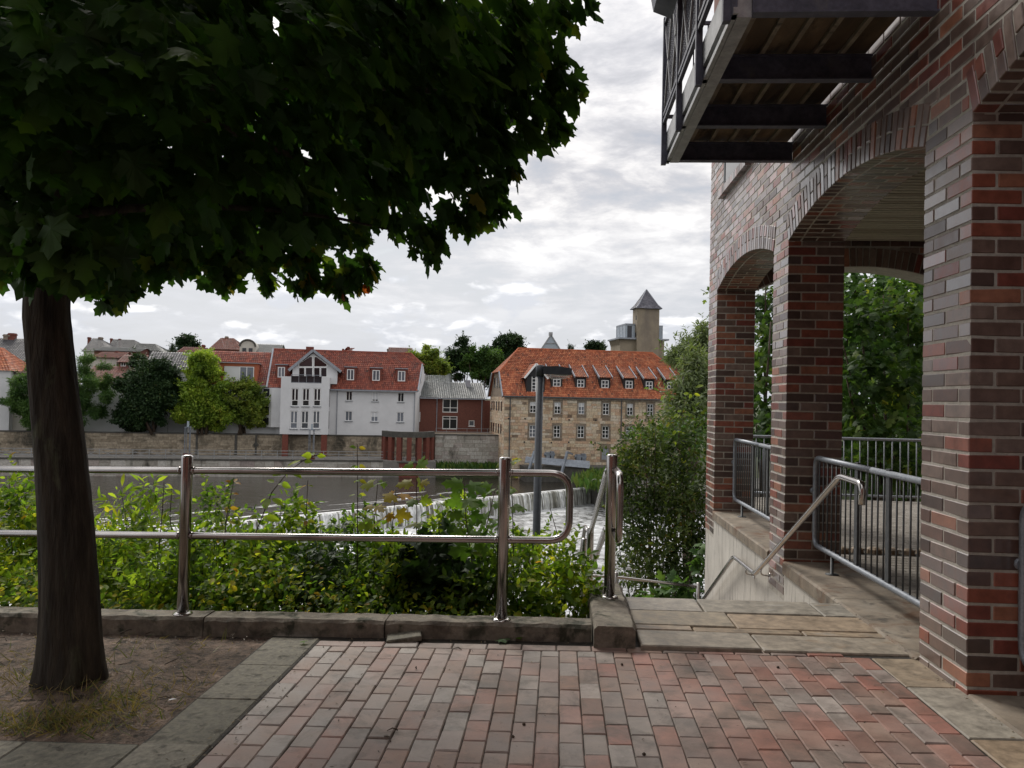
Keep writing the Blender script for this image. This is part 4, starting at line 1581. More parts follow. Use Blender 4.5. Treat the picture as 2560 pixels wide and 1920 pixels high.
t_ = MB()
gx = np.concatenate([np.linspace(-160, -14, 22), np.linspace(-12, 0.04, 30), np.linspace(0.2, 14, 26), np.linspace(17, 160, 26)])
gy = np.concatenate([np.array([4.9, 5.0, 5.3, 5.7]), np.linspace(6.2, 18, 24), np.linspace(20, 92, 30)])
vv = [(x, y, ter(x, y)) for x in gx for y in gy]
ny = len(gy)
t_.add(vv, [(i * ny + j, (i + 1) * ny + j, (i + 1) * ny + j + 1, i * ny + j + 1) for i in range(len(gx) - 1) for j in range(ny - 1)])
t_.build('river_bank', M['terrain'], kind='structure', smooth=True)
t_ = MB()
gs, gt = np.linspace(-420, 420, 43), np.array([TU + 0.5, 10, 30, 60, 110, 180, 280, 420, 700, 1200])
zz_ = [ZU - 0.25, ZU - 0.2, ZU + 0.3, ZU + 1.0, ZU + 1.8, -1.5, -0.6, 0.2, 0.6, 1.0]
t_.add([fw(s, t, z) for s in gs for t, z in zip(gt, zz_)], [(i * 10 + j, (i + 1) * 10 + j, (i + 1) * 10 + j + 1, i * 10 + j + 1) for i in range(42) for j in range(9)])
t_.build('ground', M['terrain'], kind='structure')
t_ = MB()
sR = fp(1090, 1150, TQ)[0]
t_.prism([fw(-300, TQ + 0.02, ZW - 3), fw(sR, TQ + 0.02, ZW - 3), fw(sR, TU + 0.6, ZW - 3), fw(-300, TU + 0.6, ZW - 3)], [fw(-300, TQ + 0.02, ZP - 0.02), fw(sR, TQ + 0.02, ZP - 0.02), fw(sR, TU + 0.6, ZP - 0.02), fw(-300, TU + 0.6, ZP - 0.02)])
t_.build('promenade', M['asphalt'], kind='structure')

# ------------------------------------------------------------------ water
w_ = MB()
far_r = fw(120, TQ + 1.5, ZW)
w_.poly([tuple(CE), tuple(CR), tuple(fw(fp(1490, 1200, -12)[0], -12, ZW)), far_r, fw(-300, TQ + 1.5, ZW), (-300, 20, ZW)])
w_.build('river', M['water'], kind='structure')
w_ = MB()
q = CE - CN * 1.0
w_.poly([(CE[0], CE[1], ZL), (CR[0] - CN[0], CR[1] - CN[1], ZL), (CR[0] + 60, CR[1] + 30, ZL), (160, 60, ZL), (160, 10, ZL), (-160, 10, ZL)])
w_.build('river_below_weir', M['foamwater'], kind='structure')


def weirmat():
    t = NT('falling_water')
    rv = t.rnd('attr')
    col = t.ramp(rv, [(0.0, (0.14, 0.135, 0.11)), (0.35, (0.33, 0.33, 0.30)), (0.7, (0.60, 0.61, 0.60)), (1.0, (0.74, 0.75, 0.76))])
    n = t.noise(t.pos((1, 1, 0.25)), 5.0, 4, 0.6)
    col = t.mix(1.0, col, t.ramp(n, [(0.35, grey(0.55)), (0.65, grey(1.25))]), 'MULTIPLY')
    t.principled(col, 0.4, 0.0, 0.4)
    return t.m


M['weir'] = weirmat()
wr = random.Random(5)
we = MB()
Lc = float(np.linalg.norm(CE - CR))
n = 620
profw = [(-0.5, 0.02), (0.0, 0.03), (0.22, -0.10), (0.36, -0.55), (0.46, -1.15), (0.52, ZL - ZW - 0.05)]
cols_ = []
off_ = 0.0
for i in range(n + 1):
    off_ = 0.75 * off_ + wr.gauss(0, 0.035)
    base = CR + CDIR * Lc * i / n
    cols_.append([tuple(base + CN * (a + (off_ if k > 1 else 0) * (k / 3)) + np.array([0, 0, b])) for k, (a, b) in enumerate(profw)])
for i in range(n):
    q = min(1, max(0, 0.5 + 0.55 * wr.gauss(0, 0.6)))
    m6 = len(profw)
    we.add(cols_[i] + cols_[i + 1], [(0, 1, m6 + 1, m6)], 0.9)
    we.add(cols_[i][1:] + cols_[i + 1][1:], [(k, k + 1, m6 - 1 + k + 1, m6 - 1 + k) for k in range(m6 - 2)], q)
we = we.build('weir', M['weir'], kind='structure')
# glassy streaks sliding over the sill above the crest
ap = MB()
for i in range(26):
    b0 = wr.uniform(10, 62)
    o0 = wr.uniform(-7.5, -0.7)
    L_ = wr.uniform(4, 13)
    wd = wr.uniform(0.05, 0.28)
    pts = []
    for k in range(7):
        p = CR + CDIR * (b0 + L_ * k / 6) + CN * (o0 + 0.25 * math.sin(k + i))
        pts.append((p, wd * math.sin(math.pi * (k + 0.3) / 6.6)))
    for (p, a), (q, b) in zip(pts[:-1], pts[1:]):
        ap.add([tuple(p - CN * a + [0, 0, 0.012]), tuple(p + CN * a + [0, 0, 0.012]), tuple(q + CN * b + [0, 0, 0.012]), tuple(q - CN * b + [0, 0, 0.012])], [(0, 1, 2, 3)], wr.uniform(0.6, 1))
ap.build('foam_streaks', M['weir'], we, kind='stuff')

# ------------------------------------------------------------------ quay walls
sL = -75.0
ql = Site('lower_quay_wall', 0, TQ, ZW - 1, 'low pale stone quay wall rising from the water under the promenade', 'wall')
m_ = MB()
sA, sB = sL, fp(957, 1170, TQ)[0]
m_.box(sA, sB, TQ, TQ + 0.4, ZW - 1.0, ZP - 0.12)
ql.put(m_, 'core', 'stone_joint')
m_ = MB()
m_.box(sA, sB, TQ - 0.12, TQ + 0.5, ZP - 0.118, ZP + 0.04)
ql.put(m_, 'coping', 'dark_coping')
stones(ql, sA, sB, ZW - 0.3, ZP - 0.12, TQ, [], (0.42, 0.62), (0.8, 1.7), 'greystone', 90, 21)
qu = Site('upper_quay_wall', 0, TU, ZP, 'long brownish rubble wall behind the promenade under the houses', 'wall')
m_ = MB()
sC = fp(1087, 1110, TU)[0]
m_.box(sL, sC, TU, TU + 0.6, ZP - 0.3, ZU - 0.14)
qu.put(m_, 'core', 'stone_joint')
m_ = MB()
m_.box(sL, sC, TU - 0.1, TU + 0.7, ZU - 0.138, ZU + 0.0)
qu.put(m_, 'coping', 'dark_coping')
stones(qu, sL, sC, ZP - 0.2, ZU - 0.14, TU, [], (0.2, 0.42), (0.5, 1.2), 'wallstone', 300, 22)
for (x, w) in ((492, 5), (590, 6), (640, 4)):
    s = fp(x, 1110, TU)[0]
    m_ = MB()
    m_.box(s - w * 0.026, s + w * 0.026, TU - 0.12, TU - 0.04, ZP, ZU - 0.16)
    qu.put(m_, 'iron_strap', 'dark_coping')
s = fp(640, 1110, TU)[0]
zc_ = fp(640, 1112, TU)[1]
m_ = MB()
m_.prism([(s - 0.35, TU - 0.15, zc_), (s, TU - 0.15, zc_ - 0.45), (s + 0.35, TU - 0.15, zc_), (s, TU - 0.15, zc_ + 0.45)], [(s - 0.35, TU - 0.04, zc_), (s, TU - 0.04, zc_ - 0.45), (s + 0.35, TU - 0.04, zc_), (s, TU - 0.04, zc_ + 0.45)])
qu.put(m_, 'diamond_anchor', 'dark_coping')

# promenade railing
pr_ = Site('promenade_railing', 0, TQ + 0.35, ZP, 'thin grey post railing along the edge of the far promenade', 'railing')
m_ = MB()
for zz in (0.35, 0.7, 1.05):
    m_.bar((sL, TQ + 0.35, ZP + zz), (sB, TQ + 0.35, ZP + zz), 0.07)
pr_.put(m_, 'rails', 'farrail')
k = 0
s = sL
while s < sB:
    m_ = MB()
    m_.bar((s, TQ + 0.35, ZP - 0.05), (s, TQ + 0.35, ZP + 1.1), 0.075)
    pr_.put(m_, 'post', 'farrail')
    if s < fp(460, 1130, TQ)[0] and s > -60:
        m_ = MB()
        m_.bar((s, TQ + 0.36, ZP + 0.1), (s + 1.8, TQ + 0.36, ZP + 0.95), 0.035)
        m_.bar((s + 1.8, TQ + 0.36, ZP + 0.1), (s, TQ + 0.36, ZP + 0.95), 0.035)
        m_.box(s + 0.78, s + 1.02, TQ + 0.34, TQ + 0.38, ZP + 0.47, ZP + 0.58)
        pr_.put(m_, 'brace', 'farrail')
    s += 1.8


def prom_lamp(x, ytop, ybase, label):
    s, zt = fp(x, ytop, TQ + 0.9)
    zb = ZP
    st_ = Site('promenade_lamp', s, TQ + 0.9, zb, label, 'lamp', 'promenade lamps')
    for d in (-0.3, 0.3):
        m_ = MB()
        m_.box(s + d - 0.045, s + d + 0.045, TQ + 0.85, TQ + 0.95, zb, zt - 0.75)
        m_.box(s + d * 0.55 - 0.03, s + d * 0.55 + 0.03, TQ + 1.1, TQ + 1.2, zb, zt - 0.75)
        st_.put(m_, 'post', 'steel_blue')
    m_ = MB()
    m_.box(s - 0.36, s + 0.36, TQ + 0.84, TQ + 1.22, zt - 0.748, zt - 0.66)
    st_.put(m_, 'top_plate', 'steel_blue')
    m_ = MB()
    m_.box(s - 0.11, s + 0.11, TQ + 0.92, TQ + 1.14, zt - 0.658, zt)
    st_.put(m_, 'lamp_housing', 'paleglass')
    m_ = MB()
    m_.box(s - 0.42, s + 0.42, TQ + 0.75, TQ + 1.3, zb, zb + 0.7)
    st_.put(m_, 'base', 'column_red')


prom_lamp(470, 1053, 1160, 'tall promenade lamp on red base before the lime green tree')
prom_lamp(780, 1060, 1160, 'promenade lamp standing before the white bay window')


# ------------------------------------------------------------------ white house
W = Site('white_house', fp(880, 1000, 0)[0], 0, ZU, 'white plastered house with red tiled roof, glazed gable and projecting bay', 'house')
sl0, sr0 = fp(690, 1030, 0)[0], fp(1038, 1030, 0)[0]
zb0 = ZU + 0.0
ze = fp(900, 974, 0)[1]
TR = 5.2
zr = fp(862, 879, TR)[1]
sre = fp(1028, 883, TR)[0]
zh = fp(1052, 911, 3.0)[1]


def roof_t(z, t0=-0.35, z0=None, t1=TR, z1=None):
    z0 = ze if z0 is None else z0
    z1 = zr if z1 is None else z1
    return t0 + (t1 - t0) * (z - z0) / (z1 - z0)


ops = []
wins = []
for (x0, y0, x1, y1) in ((778, 615, 833, 697), (1003, 620, 1058, 703), (1225, 627, 1280, 708), (770, 787, 832, 872), (993, 793, 1055, 878), (1217, 797, 1277, 882)):
    ops.append(fr_(*Z2(x0, y0), *Z2(x1, y1), 0))
m_ = MB()
wall(m_, sl0, sr0, zb0, ze, 0, ops)
m_.box(sl0, sr0, 0.3, 10.4, zb0, ze - 0.02)
th_ = roof_t(zh)
poly = [(0, zb0), (10.4, zb0), (10.4, ze), (10.4 - th_, zh), (th_, zh), (0, ze + 0.2)]
SPL = 0.2
m_.poly([(sr0 + SPL * a, a, b) for a, b in poly])
W.put(m_, 'wall', 'white_plaster')
for k, o in enumerate(ops):
    window(W, o, 0.11, 2, (), 0.08, (0, 0.75, 0, 0, 0.45, 0)[k], 'glass' if k < 3 else 'curtain')
for (x0, y0, x1, y1) in ((1415, 630, 1425, 710), (1450, 630, 1460, 710), (1408, 795, 1420, 880), (1443, 790, 1452, 872), (1460, 790, 1470, 870), (1420, 460, 1432, 548), (1453, 465, 1462, 550)):
    # gable windows: pixel -> (t, z) on the plane s = sr0
    xm, ym = Z2((x0 + x1) / 2, (y0 + y1) / 2)
    nS = FU - SPL * FV
    P = hit(xm, ym, nS, nS @ FO + sr0)
    tt = (P - FO) @ FV
    sg_ = sr0 + SPL * tt
    m_ = MB()
    hh_ = 0.28933 * (y1 - y0) * (103 + tt) / FPX / 2
    m_.box(sg_ - 0.05, sg_ + 0.05, tt - 0.45, tt + 0.45, P[2] - hh_, P[2] + hh_)
    fo = W.put(m_, 'gable_window', 'white_paint')
    m_ = MB()
    m_.box(sg_ - 0.05, sg_ + 0.07, tt - 0.37, tt + 0.37, P[2] - hh_ + 0.08, P[2] + hh_ - 0.08)
    W.put(m_, 'pane', 'glass', fo)
# main roof
m_ = MB()
slr = fp(668, 960, -0.3)[0]
slr2 = fp(696, 872, TR)[0]
sre1 = sr0 + 0.25
sh1, sh2 = sre1 + SPL * th_, sre1 + SPL * (10.4 - th_)
tiles(m_, (slr, -0.35, ze - 0.05), (sre1, -0.35, ze - 0.05), (sh1, th_, zh), (slr, th_, zh))
tiles(m_, (slr, th_, zh), (sh1, th_, zh), (sre, TR, zr), (slr, TR, zr))
tiles(m_, (sh1, th_, zh), (sh2, 10.4 - th_, zh), (sre, TR, zr), (sre, TR, zr))
m_.poly([(sre1, 10.75, ze), (slr, 10.75, ze), (slr, TR, zr - 0.03), (sre, TR, zr - 0.03)])
m_.poly([(slr, -0.34, ze - 0.08), (sre1, -0.34, ze - 0.08), (sh1, th_, zh - 0.04), (sre, TR, zr - 0.04), (slr, TR, zr - 0.04)])
ro = W.put(m_, 'roof', 'roof_red')
m_ = MB()
m_.tube([(slr, TR, zr + 0.04), (sre, TR, zr + 0.04), (sh1, th_, zh + 0.03)], 0.12, 6)
W.put(m_, 'ridge_tiles', 'roof_red', ro)
m_ = MB()
m_.bar((slr, -0.45, ze - 0.1), (sre1, -0.45, ze - 0.1), 0.16)
m_.bar((sre1 + 0.04, -0.35, ze), (sh1 + 0.04, th_, zh + 0.05), 0.16, 0.2)
m_.bar((slr - 0.05, -0.35, ze), (slr - 0.05, TR, zr + 0.05), 0.2, 0.2)
W.put(m_, 'gutter', 'zinc', ro)
m_ = MB()
m_.tube([(sr0 - 0.12, -0.12, zb0), (sr0 - 0.12, -0.12, ze - 0.1)], 0.06, 6)
W.put(m_, 'downpipe', 'zinc')
m_ = MB()
m_.tube([(fp(841, 1000, -0.1)[0] + 0.1, -0.12, zb0), (fp(841, 1000, -0.1)[0] + 0.1, -0.12, ze - 0.1)], 0.06, 6)
W.put(m_, 'downpipe', 'zinc')
m_ = MB()
cs, cz_ = fp(775, 869, TR)
m_.box(cs - 0.5, cs + 0.5, TR - 0.4, TR + 0.4, zr - 0.5, cz_ + 0.1)
W.put(m_, 'chimney', 'column_red', ro)


def dormer_flat(site, px, cheek, roofmat, t0, z0, t1, z1, pad=0.25, label=None):
    """upright window box sitting in a roof slope"""
    x0, y0, x1, y1 = px
    t = t0 + 1.0
    for _ in range(5):
        o = fr_(x0, y0, x1, y1, t)
        t = t0 + (t1 - t0) * (o[2] - 0.15 - z0) / (z1 - z0)
    a, b, c, d = o
    back = t0 + (t1 - t0) * (d + pad - z0) / (z1 - z0) + 0.3
    m_ = MB()
    wall(m_, a - pad, b + pad, c - 0.12, d + pad, t, [o], 0.1)
    m_.poly([(a - pad, t, c - 0.12), (a - pad, t, d + pad), (a - pad, back, d + pad)])
    m_.poly([(b + pad, t, c - 0.12), (b + pad, back, d + pad), (b + pad, t, d + pad)])
    dm = site.put(m_, 'dormer', cheek)
    r_ = MB()
    r_.box(a - pad - 0.12, b + pad + 0.12, t - 0.15, back, d + pad + 0.002, d + pad + 0.1)
    site.put(r_, 'dormer_roof', roofmat, dm)
    return dm, o, t


for px in ((785, 425, 848, 520), (1005, 432, 1070, 525), (1225, 440, 1290, 530), (187, 405, 250, 497)):
    dm, o, t = dormer_flat(W, (*Z2(px[0], px[1]), *Z2(px[2], px[3])), 'column_red', 'zinc', -0.35, ze, TR, zr)
    window(W, o, t + 0.05, 2, (), 0.11, 0, 'curtain', False, parent=dm)
# projecting bay
TB = -2.3
bs0, bs1, bz0, bz1 = fr_(701, 942, 822, 1086, TB)
bops = []
for xa, xb in ((305, 368), (400, 463), (497, 560)):
    bops.append(fr_(*Z2(xa, 590), *Z2(xb, 745), TB))
for xa, xb in ((295, 360), (390, 455), (490, 552)):
    bops.append(fr_(*Z2(xa, 785), *Z2(xb, 940), TB))
rec = fr_(*Z2(303, 485), *Z2(567, 545), TB)
m_ = MB()
wall(m_, bs0, bs1, bz0, bz1, TB, bops + [(rec[0], rec[1], rec[2], bz1)], 0.14)
m_.poly([(bs1, TB, bz0), (bs1, 0, bz0), (bs1, 0, bz1), (bs1, TB, bz1)])
m_.poly([(bs0, 0, bz0), (bs0, TB, bz0), (bs0, TB, bz1), (bs0, 0, bz1)])
m_.poly([(bs0, TB, bz0), (bs0, 0, bz0), (bs1, 0, bz0), (bs1, TB, bz0)])
m_.poly([(bs0, TB + 0.14, rec[2]), (bs1, TB + 0.14, rec[2]), (bs1, 0, rec[2]), (bs0, 0, rec[2])])
m_.box(bs0 + 0.05, rec[0], TB + 0.02, 0, rec[2], bz1 - 0.03)
m_.box(rec[1], bs1 - 0.05, TB + 0.02, 0, rec[2], bz1 - 0.03)
bay = W.put(m_, 'bay', 'white_plaster')
for k, o in enumerate(bops):
    window(W, o, TB + 0.1, 1, (0.33,), 0.1, 0, 'glass' if k < 3 else 'curtain', True, parent=bay)
    q = MB()
    xm_ = (o[0] + o[1]) / 2
    q.box(xm_ - 0.06, xm_ + 0.06, TB + 0.07, TB + 0.14, o[2] + (o[3] - o[2]) * 0.34, o[3] - 0.09)
    W.put(q, 'mullion', 'white_paint', bay)
for tt in (-1.75, -0.65):
    for (zc0, zc1) in ((bops[0][2], bops[0][3]), (bops[3][2], bops[3][3])):
        q = MB()
        q.box(bs1 - 0.02, bs1 + 0.02, tt - 0.2, tt + 0.2, zc0, zc1)
        W.put(q, 'side_window', 'glass', bay)
q = MB()
q.bar((rec[0], TB + 0.1, rec[3] + 0.15), (rec[1], TB + 0.1, rec[3] + 0.15), 0.06)
q.bar((rec[0], TB + 0.1, rec[2] + 0.06), (rec[1], TB + 0.1, rec[2] + 0.06), 0.06)
for k in range(5):
    s = rec[0] + (rec[1] - rec[0]) * k / 4
    q.bar((s, TB + 0.1, rec[2]), (s, TB + 0.1, rec[3] + 0.15), 0.05)
W.put(q, 'balcony_rail', 'zinc', bay)
q = MB()
q.poly([(rec[0], TB + 0.16, rec[2]), (rec[1], TB + 0.16, rec[2]), (rec[1], TB + 0.16, rec[3]), (rec[0], TB + 0.16, rec[3])])
W.put(q, 'balcony_glass', 'glass', bay)
for k in range(5):
    q = MB()
    s = rec[0] + (rec[1] - rec[0]) * (0.12 + 0.18 * k)
    q.lathe((s, TB + 0.45, rec[2]), [(0.14, 0), (0.2, 0.35), (0.22, 0.36)], 8)
    W.put(q, 'flower_pot', 'column_red', bay, True)
for (x, w) in ((713, 6.5), (810, 6.5)):
    s = fp(x, 1110, TB + 0.4)[0]
    m_ = MB()
    m_.box(s - 0.36, s + 0.36, TB + 0.05, TB + 0.75, ZP, bz0 - 0.01)
    W.put(m_, 'bay_pillar', 'column_red')
# glazed gable above the bay
ga, gl, gr_ = fp(783, 876, -0.2), fp(722, 927, -0.2), fp(853, 929, -0.2)
gapex = ga[1]
gb = (gl[1] + gr_[1]) / 2
gs0, gs1 = gl[0] + 0.45, gr_[0] - 0.5
gm = ga[0]
zside = gb + 0.45
m_ = MB()
m_.prism([(gs0, -0.05, rec[2]), (gs1, -0.05, rec[2]), (gs1, -0.05, zside - 0.25), (gm, -0.05, gapex - 0.35), (gs0, -0.05, zside - 0.25)], [(gs0, 2.2, rec[2]), (gs1, 2.2, rec[2]), (gs1, 2.2, zside - 0.25), (gm, 2.2, gapex - 0.35), (gs0, 2.2, zside - 0.25)])
gab = W.put(m_, 'gable', 'white_plaster')
m_ = MB()
tb = roof_t(gapex) + 0.3
tl = roof_t(gb) + 0.3
tiles(m_, (gl[0], tl, gb), (gl[0], -0.5, gb), (gm, -0.5, gapex), (gm, tb, gapex))
tiles(m_, (gr_[0], -0.5, gb), (gr_[0], tl, gb), (gm, tb, gapex), (gm, -0.5, gapex))
W.put(m_, 'gable_roof', 'roof_red', gab)
m_ = MB()
m_.bar((gl[0], -0.5, gb), (gm, -0.5, gapex), 0.10, 0.34)
m_.bar((gr_[0], -0.5, gb), (gm, -0.5, gapex), 0.10, 0.34)
W.put(m_, 'bargeboard', 'zinc', gab)
for (pts) in (((372, 402), (372, 378), (465, 318), (487, 318), (487, 402)), ((502, 402), (502, 318), (522, 318), (612, 385), (612, 402)), ((372, 412), (418, 412), (418, 490), (372, 490)), ((430, 412), (487, 412), (487, 490), (430, 490)), ((502, 412), (550, 412), (550, 490), (502, 490)), ((562, 412), (610, 412), (610, 490), (562, 490))):
    P = [fp(*Z2(x, y), -0.1) for x, y in pts]
    c0 = (sum(p[0] for p in P) / len(P), sum(p[1] for p in P) / len(P))
    m_ = MB()
    big = [(c0[0] + (p[0] - c0[0]) * 1.1, c0[1] + (p[1] - c0[1]) * 1.1) for p in P]
    m_.prism([(a, -0.10, b) for a, b in big[::-1]], [(a, -0.04, b) for a, b in big[::-1]])
    fo = W.put(m_, 'gable_window_frame', 'white_paint', gab)
    m_ = MB()
    sm = [(c0[0] + (p[0] - c0[0]) * 0.95, c0[1] + (p[1] - c0[1]) * 0.95) for p in P]
    m_.prism([(a, -0.115, b) for a, b in sm[::-1]], [(a, -0.06, b) for a, b in sm[::-1]])
    W.put(m_, 'gable_pane', 'glass', gab)

# ------------------------------------------------------------------ row house left of it
Hs = Site('row_house', fp(620, 1030, 0.4)[0], 0.4, ZU, 'white row house with wide orange dormer and oriel, behind the pale green trees', 'house')
a0, a1 = fp(470, 1030, 0.4)[0], fp(690, 1030, 0.4)[0]
he = fp(640, 963, 0.4)[1]
hrz = fp(620, 880, 5.4)[1]
ops = [fr_(*ZB(1450, 850), *ZB(1530, 930), 0.4), fr_(*ZB(1450, 1140), *ZB(1530, 1240), 0.4)]
m_ = MB()
wall(m_, a0, a1, ZU, he, 0.4, ops)
m_.box(a0, a1, 0.7, 10, ZU, he - 0.02)
Hs.put(m_, 'wall', 'white_plaster')
for o in ops:
    window(Hs, o, 0.5, 2, ())
m_ = MB()
tiles(m_, (a0, 0.0, he - 0.05), (a1 - 0.6, 0.0, he - 0.05), (a1 - 0.6, 5.4, hrz), (a0, 5.4, hrz))
m_.poly([(a1 - 0.6, 10.4, he), (a0, 10.4, he), (a0, 5.4, hrz - 0.03), (a1 - 0.6, 5.4, hrz - 0.03)])
m_.poly([(a0, 0.02, he - 0.08), (a1 - 0.6, 0.02, he - 0.08), (a1 - 0.6, 5.4, hrz - 0.05), (a0, 5.4, hrz - 0.05)])
rr_ = Hs.put(m_, 'roof', 'roof_red')
m_ = MB()
m_.bar((a0, -0.1, he - 0.1), (a1 - 0.6, -0.1, he - 0.1), 0.16)
Hs.put(m_, 'gutter', 'zinc', rr_)
# wide dormer
t = 1.3
for _ in range(4):
    o = fr_(*ZB(985, 530), *ZB(1410, 745), t)
    t = 5.4 * (o[2] - he) / (hrz - he) - 0.1
m_ = MB()
bk = 5.4 * (o[3] + 0.45 - he) / (hrz - he) + 0.4
wall(m_, o[0] - 0.4, o[1] + 0.35, o[2] - 0.1, o[3] + 0.4, t, [o], 0.1)
m_.poly([(o[1] + 0.35, t, o[2] - 0.1), (o[1] + 0.35, bk, o[3] + 0.4), (o[1] + 0.35, t, o[3] + 0.4)])
dm = Hs.put(m_, 'dormer', surf('orange_render', [(0.3, (0.34, 0.10, 0.05)), (0.7, (0.40, 0.125, 0.06))], 0.85, 2, 0.15, 0.0))
m_ = MB()
m_.box(o[0] - 0.55, o[1] + 0.5, t - 0.25, bk, o[3] + 0.402, o[3] + 0.5)
Hs.put(m_, 'dormer_roof', 'zinc', dm)
k0 = o[0] + (o[1] - o[0]) * 0.52
window(Hs, (k0, o[1], o[2], o[3]), t + 0.05, 2, (), 0.1, 0, 'curtain', False, parent=dm)
m_ = MB()
m_.box(o[0] + 0.1, k0, t + 0.03, t + 0.1, o[2], o[3])
Hs.put(m_, 'dormer_panel', 'white_plaster', dm)
# oriel
q0, q1, qz0, qz1 = fr_(668, 970, 702, 1068, -0.9)
m_ = MB()
m_.prism([(q0 - 1.0, 0.4, qz0), (q0 + 0.5, -0.9, qz0), (q1 + 0.3, -0.9, qz0), (q1 + 0.3, 0.4, qz0)], [(q0 - 1.0, 0.4, qz1), (q0 + 0.5, -0.9, qz1), (q1 + 0.3, -0.9, qz1), (q1 + 0.3, 0.4, qz1)])
orl = Hs.put(m_, 'oriel', 'white_plaster')
for (z0_, z1_) in ((0.78, 0.98), (0.58, 0.74), (0.3, 0.52), (0.06, 0.24)):
    m_ = MB()
    e0, e1 = np.array([q0 - 1.0, 0.4]), np.array([q0 + 0.5, -0.9])
    d_ = e1 - e0
    nn_ = np.array([d_[1], -d_[0]]) / np.linalg.norm(d_)
    A_, B_ = e0 + d_ * 0.25 + nn_ * 0.02, e0 + d_ * 0.8 + nn_ * 0.02
    zA, zB = qz0 + (qz1 - qz0) * z0_, qz0 + (qz1 - qz0) * z1_
    m_.poly([(A_[0], A_[1], zA), (B_[0], B_[1], zA), (B_[0], B_[1], zB), (A_[0], A_[1], zB)])
    Hs.put(m_, 'oriel_pane', 'glass', orl)

# ------------------------------------------------------------------ red brick house
TB2 = 4.0
Bh = Site('red_brick_house', fp(1140, 1040, TB2)[0], TB2, ZU, 'small red brick house with grey tiled roof between white house and mill', 'house')
b0, b1 = fp(1040, 1040, TB2)[0], fp(1211, 1040, TB2)[0]
bz = fp(1140, 1086, TB2)[1]
be = fp(1140, 994, TB2)[1]
br = fp(1160, 957, TB2 + 4.5)[1]
ops = [fr_(*Z2(1612, 682), *Z2(1745, 800), TB2), fr_(*Z2(1610, 830), *Z2(1740, 945), TB2), fr_(*Z2(1838, 867), *Z2(1888, 918), TB2)]
m_ = MB()
wall(m_, b0, b1, bz - 2, be, TB2, ops, 0.14)
m_.poly([(b1, TB2, bz - 2), (b1, TB2 + 9, bz - 2), (b1, TB2 + 9, be), (b1, TB2 + 4.5, br), (b1, TB2, be)])
Bh.put(m_, 'wall', 'red_brick_far')
m_ = MB()
m_.box(b1, fp(1250, 1040, TB2 + 6)[0], TB2 + 6, TB2 + 9, bz - 2, be - 0.3)
Bh.put(m_, 'rear_wing', 'red_brick_far')
window(Bh, ops[0], TB2 + 0.1, 2, (0.35,), 0.11, 0, 'glass', False)
window(Bh, ops[1], TB2 + 0.1, 2, (0.78,), 0.11, 0, 'glass', False)
window(Bh, ops[2], TB2 + 0.1, 1, (), 0.1, 0, 'curtain', True, 'white_paint')
m_ = MB()
bx = fp(1126, 960, TB2 + 3)[0]
br2 = fp(1100, 939, TB2 + 5.8)[1]
tiles(m_, (bx, TB2 - 0.4, be - 0.1), (b1 + 0.3, TB2 - 0.4, be - 0.1), (b1 + 0.3, TB2 + 4.5, br), (bx, TB2 + 4.5, br), 0.3, 0.34)
tiles(m_, (b0, TB2 - 0.4, be - 0.1), (bx, TB2 - 0.4, be - 0.1), (bx, TB2 + 5.8, br2), (b0, TB2 + 5.8, br2), 0.3, 0.34)
m_.poly([(b1 + 0.3, TB2 + 9.4, be), (b0, TB2 + 9.4, be), (b0, TB2 + 4.5, br - 0.03), (b1 + 0.3, TB2 + 4.5, br - 0.03)])
rr_ = Bh.put(m_, 'roof', 'roof_grey')
m_ = MB()
m_.bar((b0, TB2 - 0.5, be - 0.15), (b1 + 0.3, TB2 - 0.5, be - 0.15), 0.15)
Bh.put(m_, 'gutter', 'zinc', rr_)
for x in (1562, 1950):
    s = fp(*Z2(x, 800), TB2)[0]
    m_ = MB()
    m_.tube([(s, TB2 - 0.1, bz), (s, TB2 - 0.1, be - 0.15)], 0.06, 6)
    Bh.put(m_, 'downpipe', 'zinc')
m_ = MB()
s, z = fp(*Z2(1830, 550), TB2 + 3.6)
m_.box(s - 0.35, s + 0.35, TB2 + 3.2, TB2 + 3.9, br - 1.2, z + 0.5)
Bh.put(m_, 'roof_vent', 'zinc', rr_)
m_ = MB()
for z in (0.95, 0.5):
    m_.bar((fp(1090, 1080, TB2 - 3)[0], TB2 - 3, bz + z), (b1 + 1.5, TB2 - 3, bz + z), 0.05)
for k in range(7):
    s = fp(1090, 1080, TB2 - 3)[0] + k * 1.4
    m_.bar((s, TB2 - 3, bz - 0.1), (s, TB2 - 3, bz + 0.95), 0.05)
Bh.put(m_, 'terrace_rail', 'farrail')

# ------------------------------------------------------------------ grey ashlar wall and grassy toe
TG = -5.0
Gw = Site('ashlar_wall', fp(1165, 1130, TG)[0], TG, ZW, 'light grey ashlar retaining wall under the red brick house', 'wall')
g0, g1, gz0_, gz1 = fr_(1087, 1086, 1250, 1182, TG)
m_ = MB()
m_.box(g0, g1, TG, TB2, ZW - 1, gz1 - 0.12)
Gw.put(m_, 'core', 'stone_joint')
m_ = MB()
m_.box(g0 - 0.1, g1, TG - 0.12, TG + 0.6, gz1 - 0.118, gz1 + 0.02)
Gw.put(m_, 'coping', 'dark_coping')
stones(Gw, g0, g1, ZW - 0.4, gz1 - 0.12, TG, [], (0.42, 0.55), (0.7, 1.5), 'greystone', 140, 31)

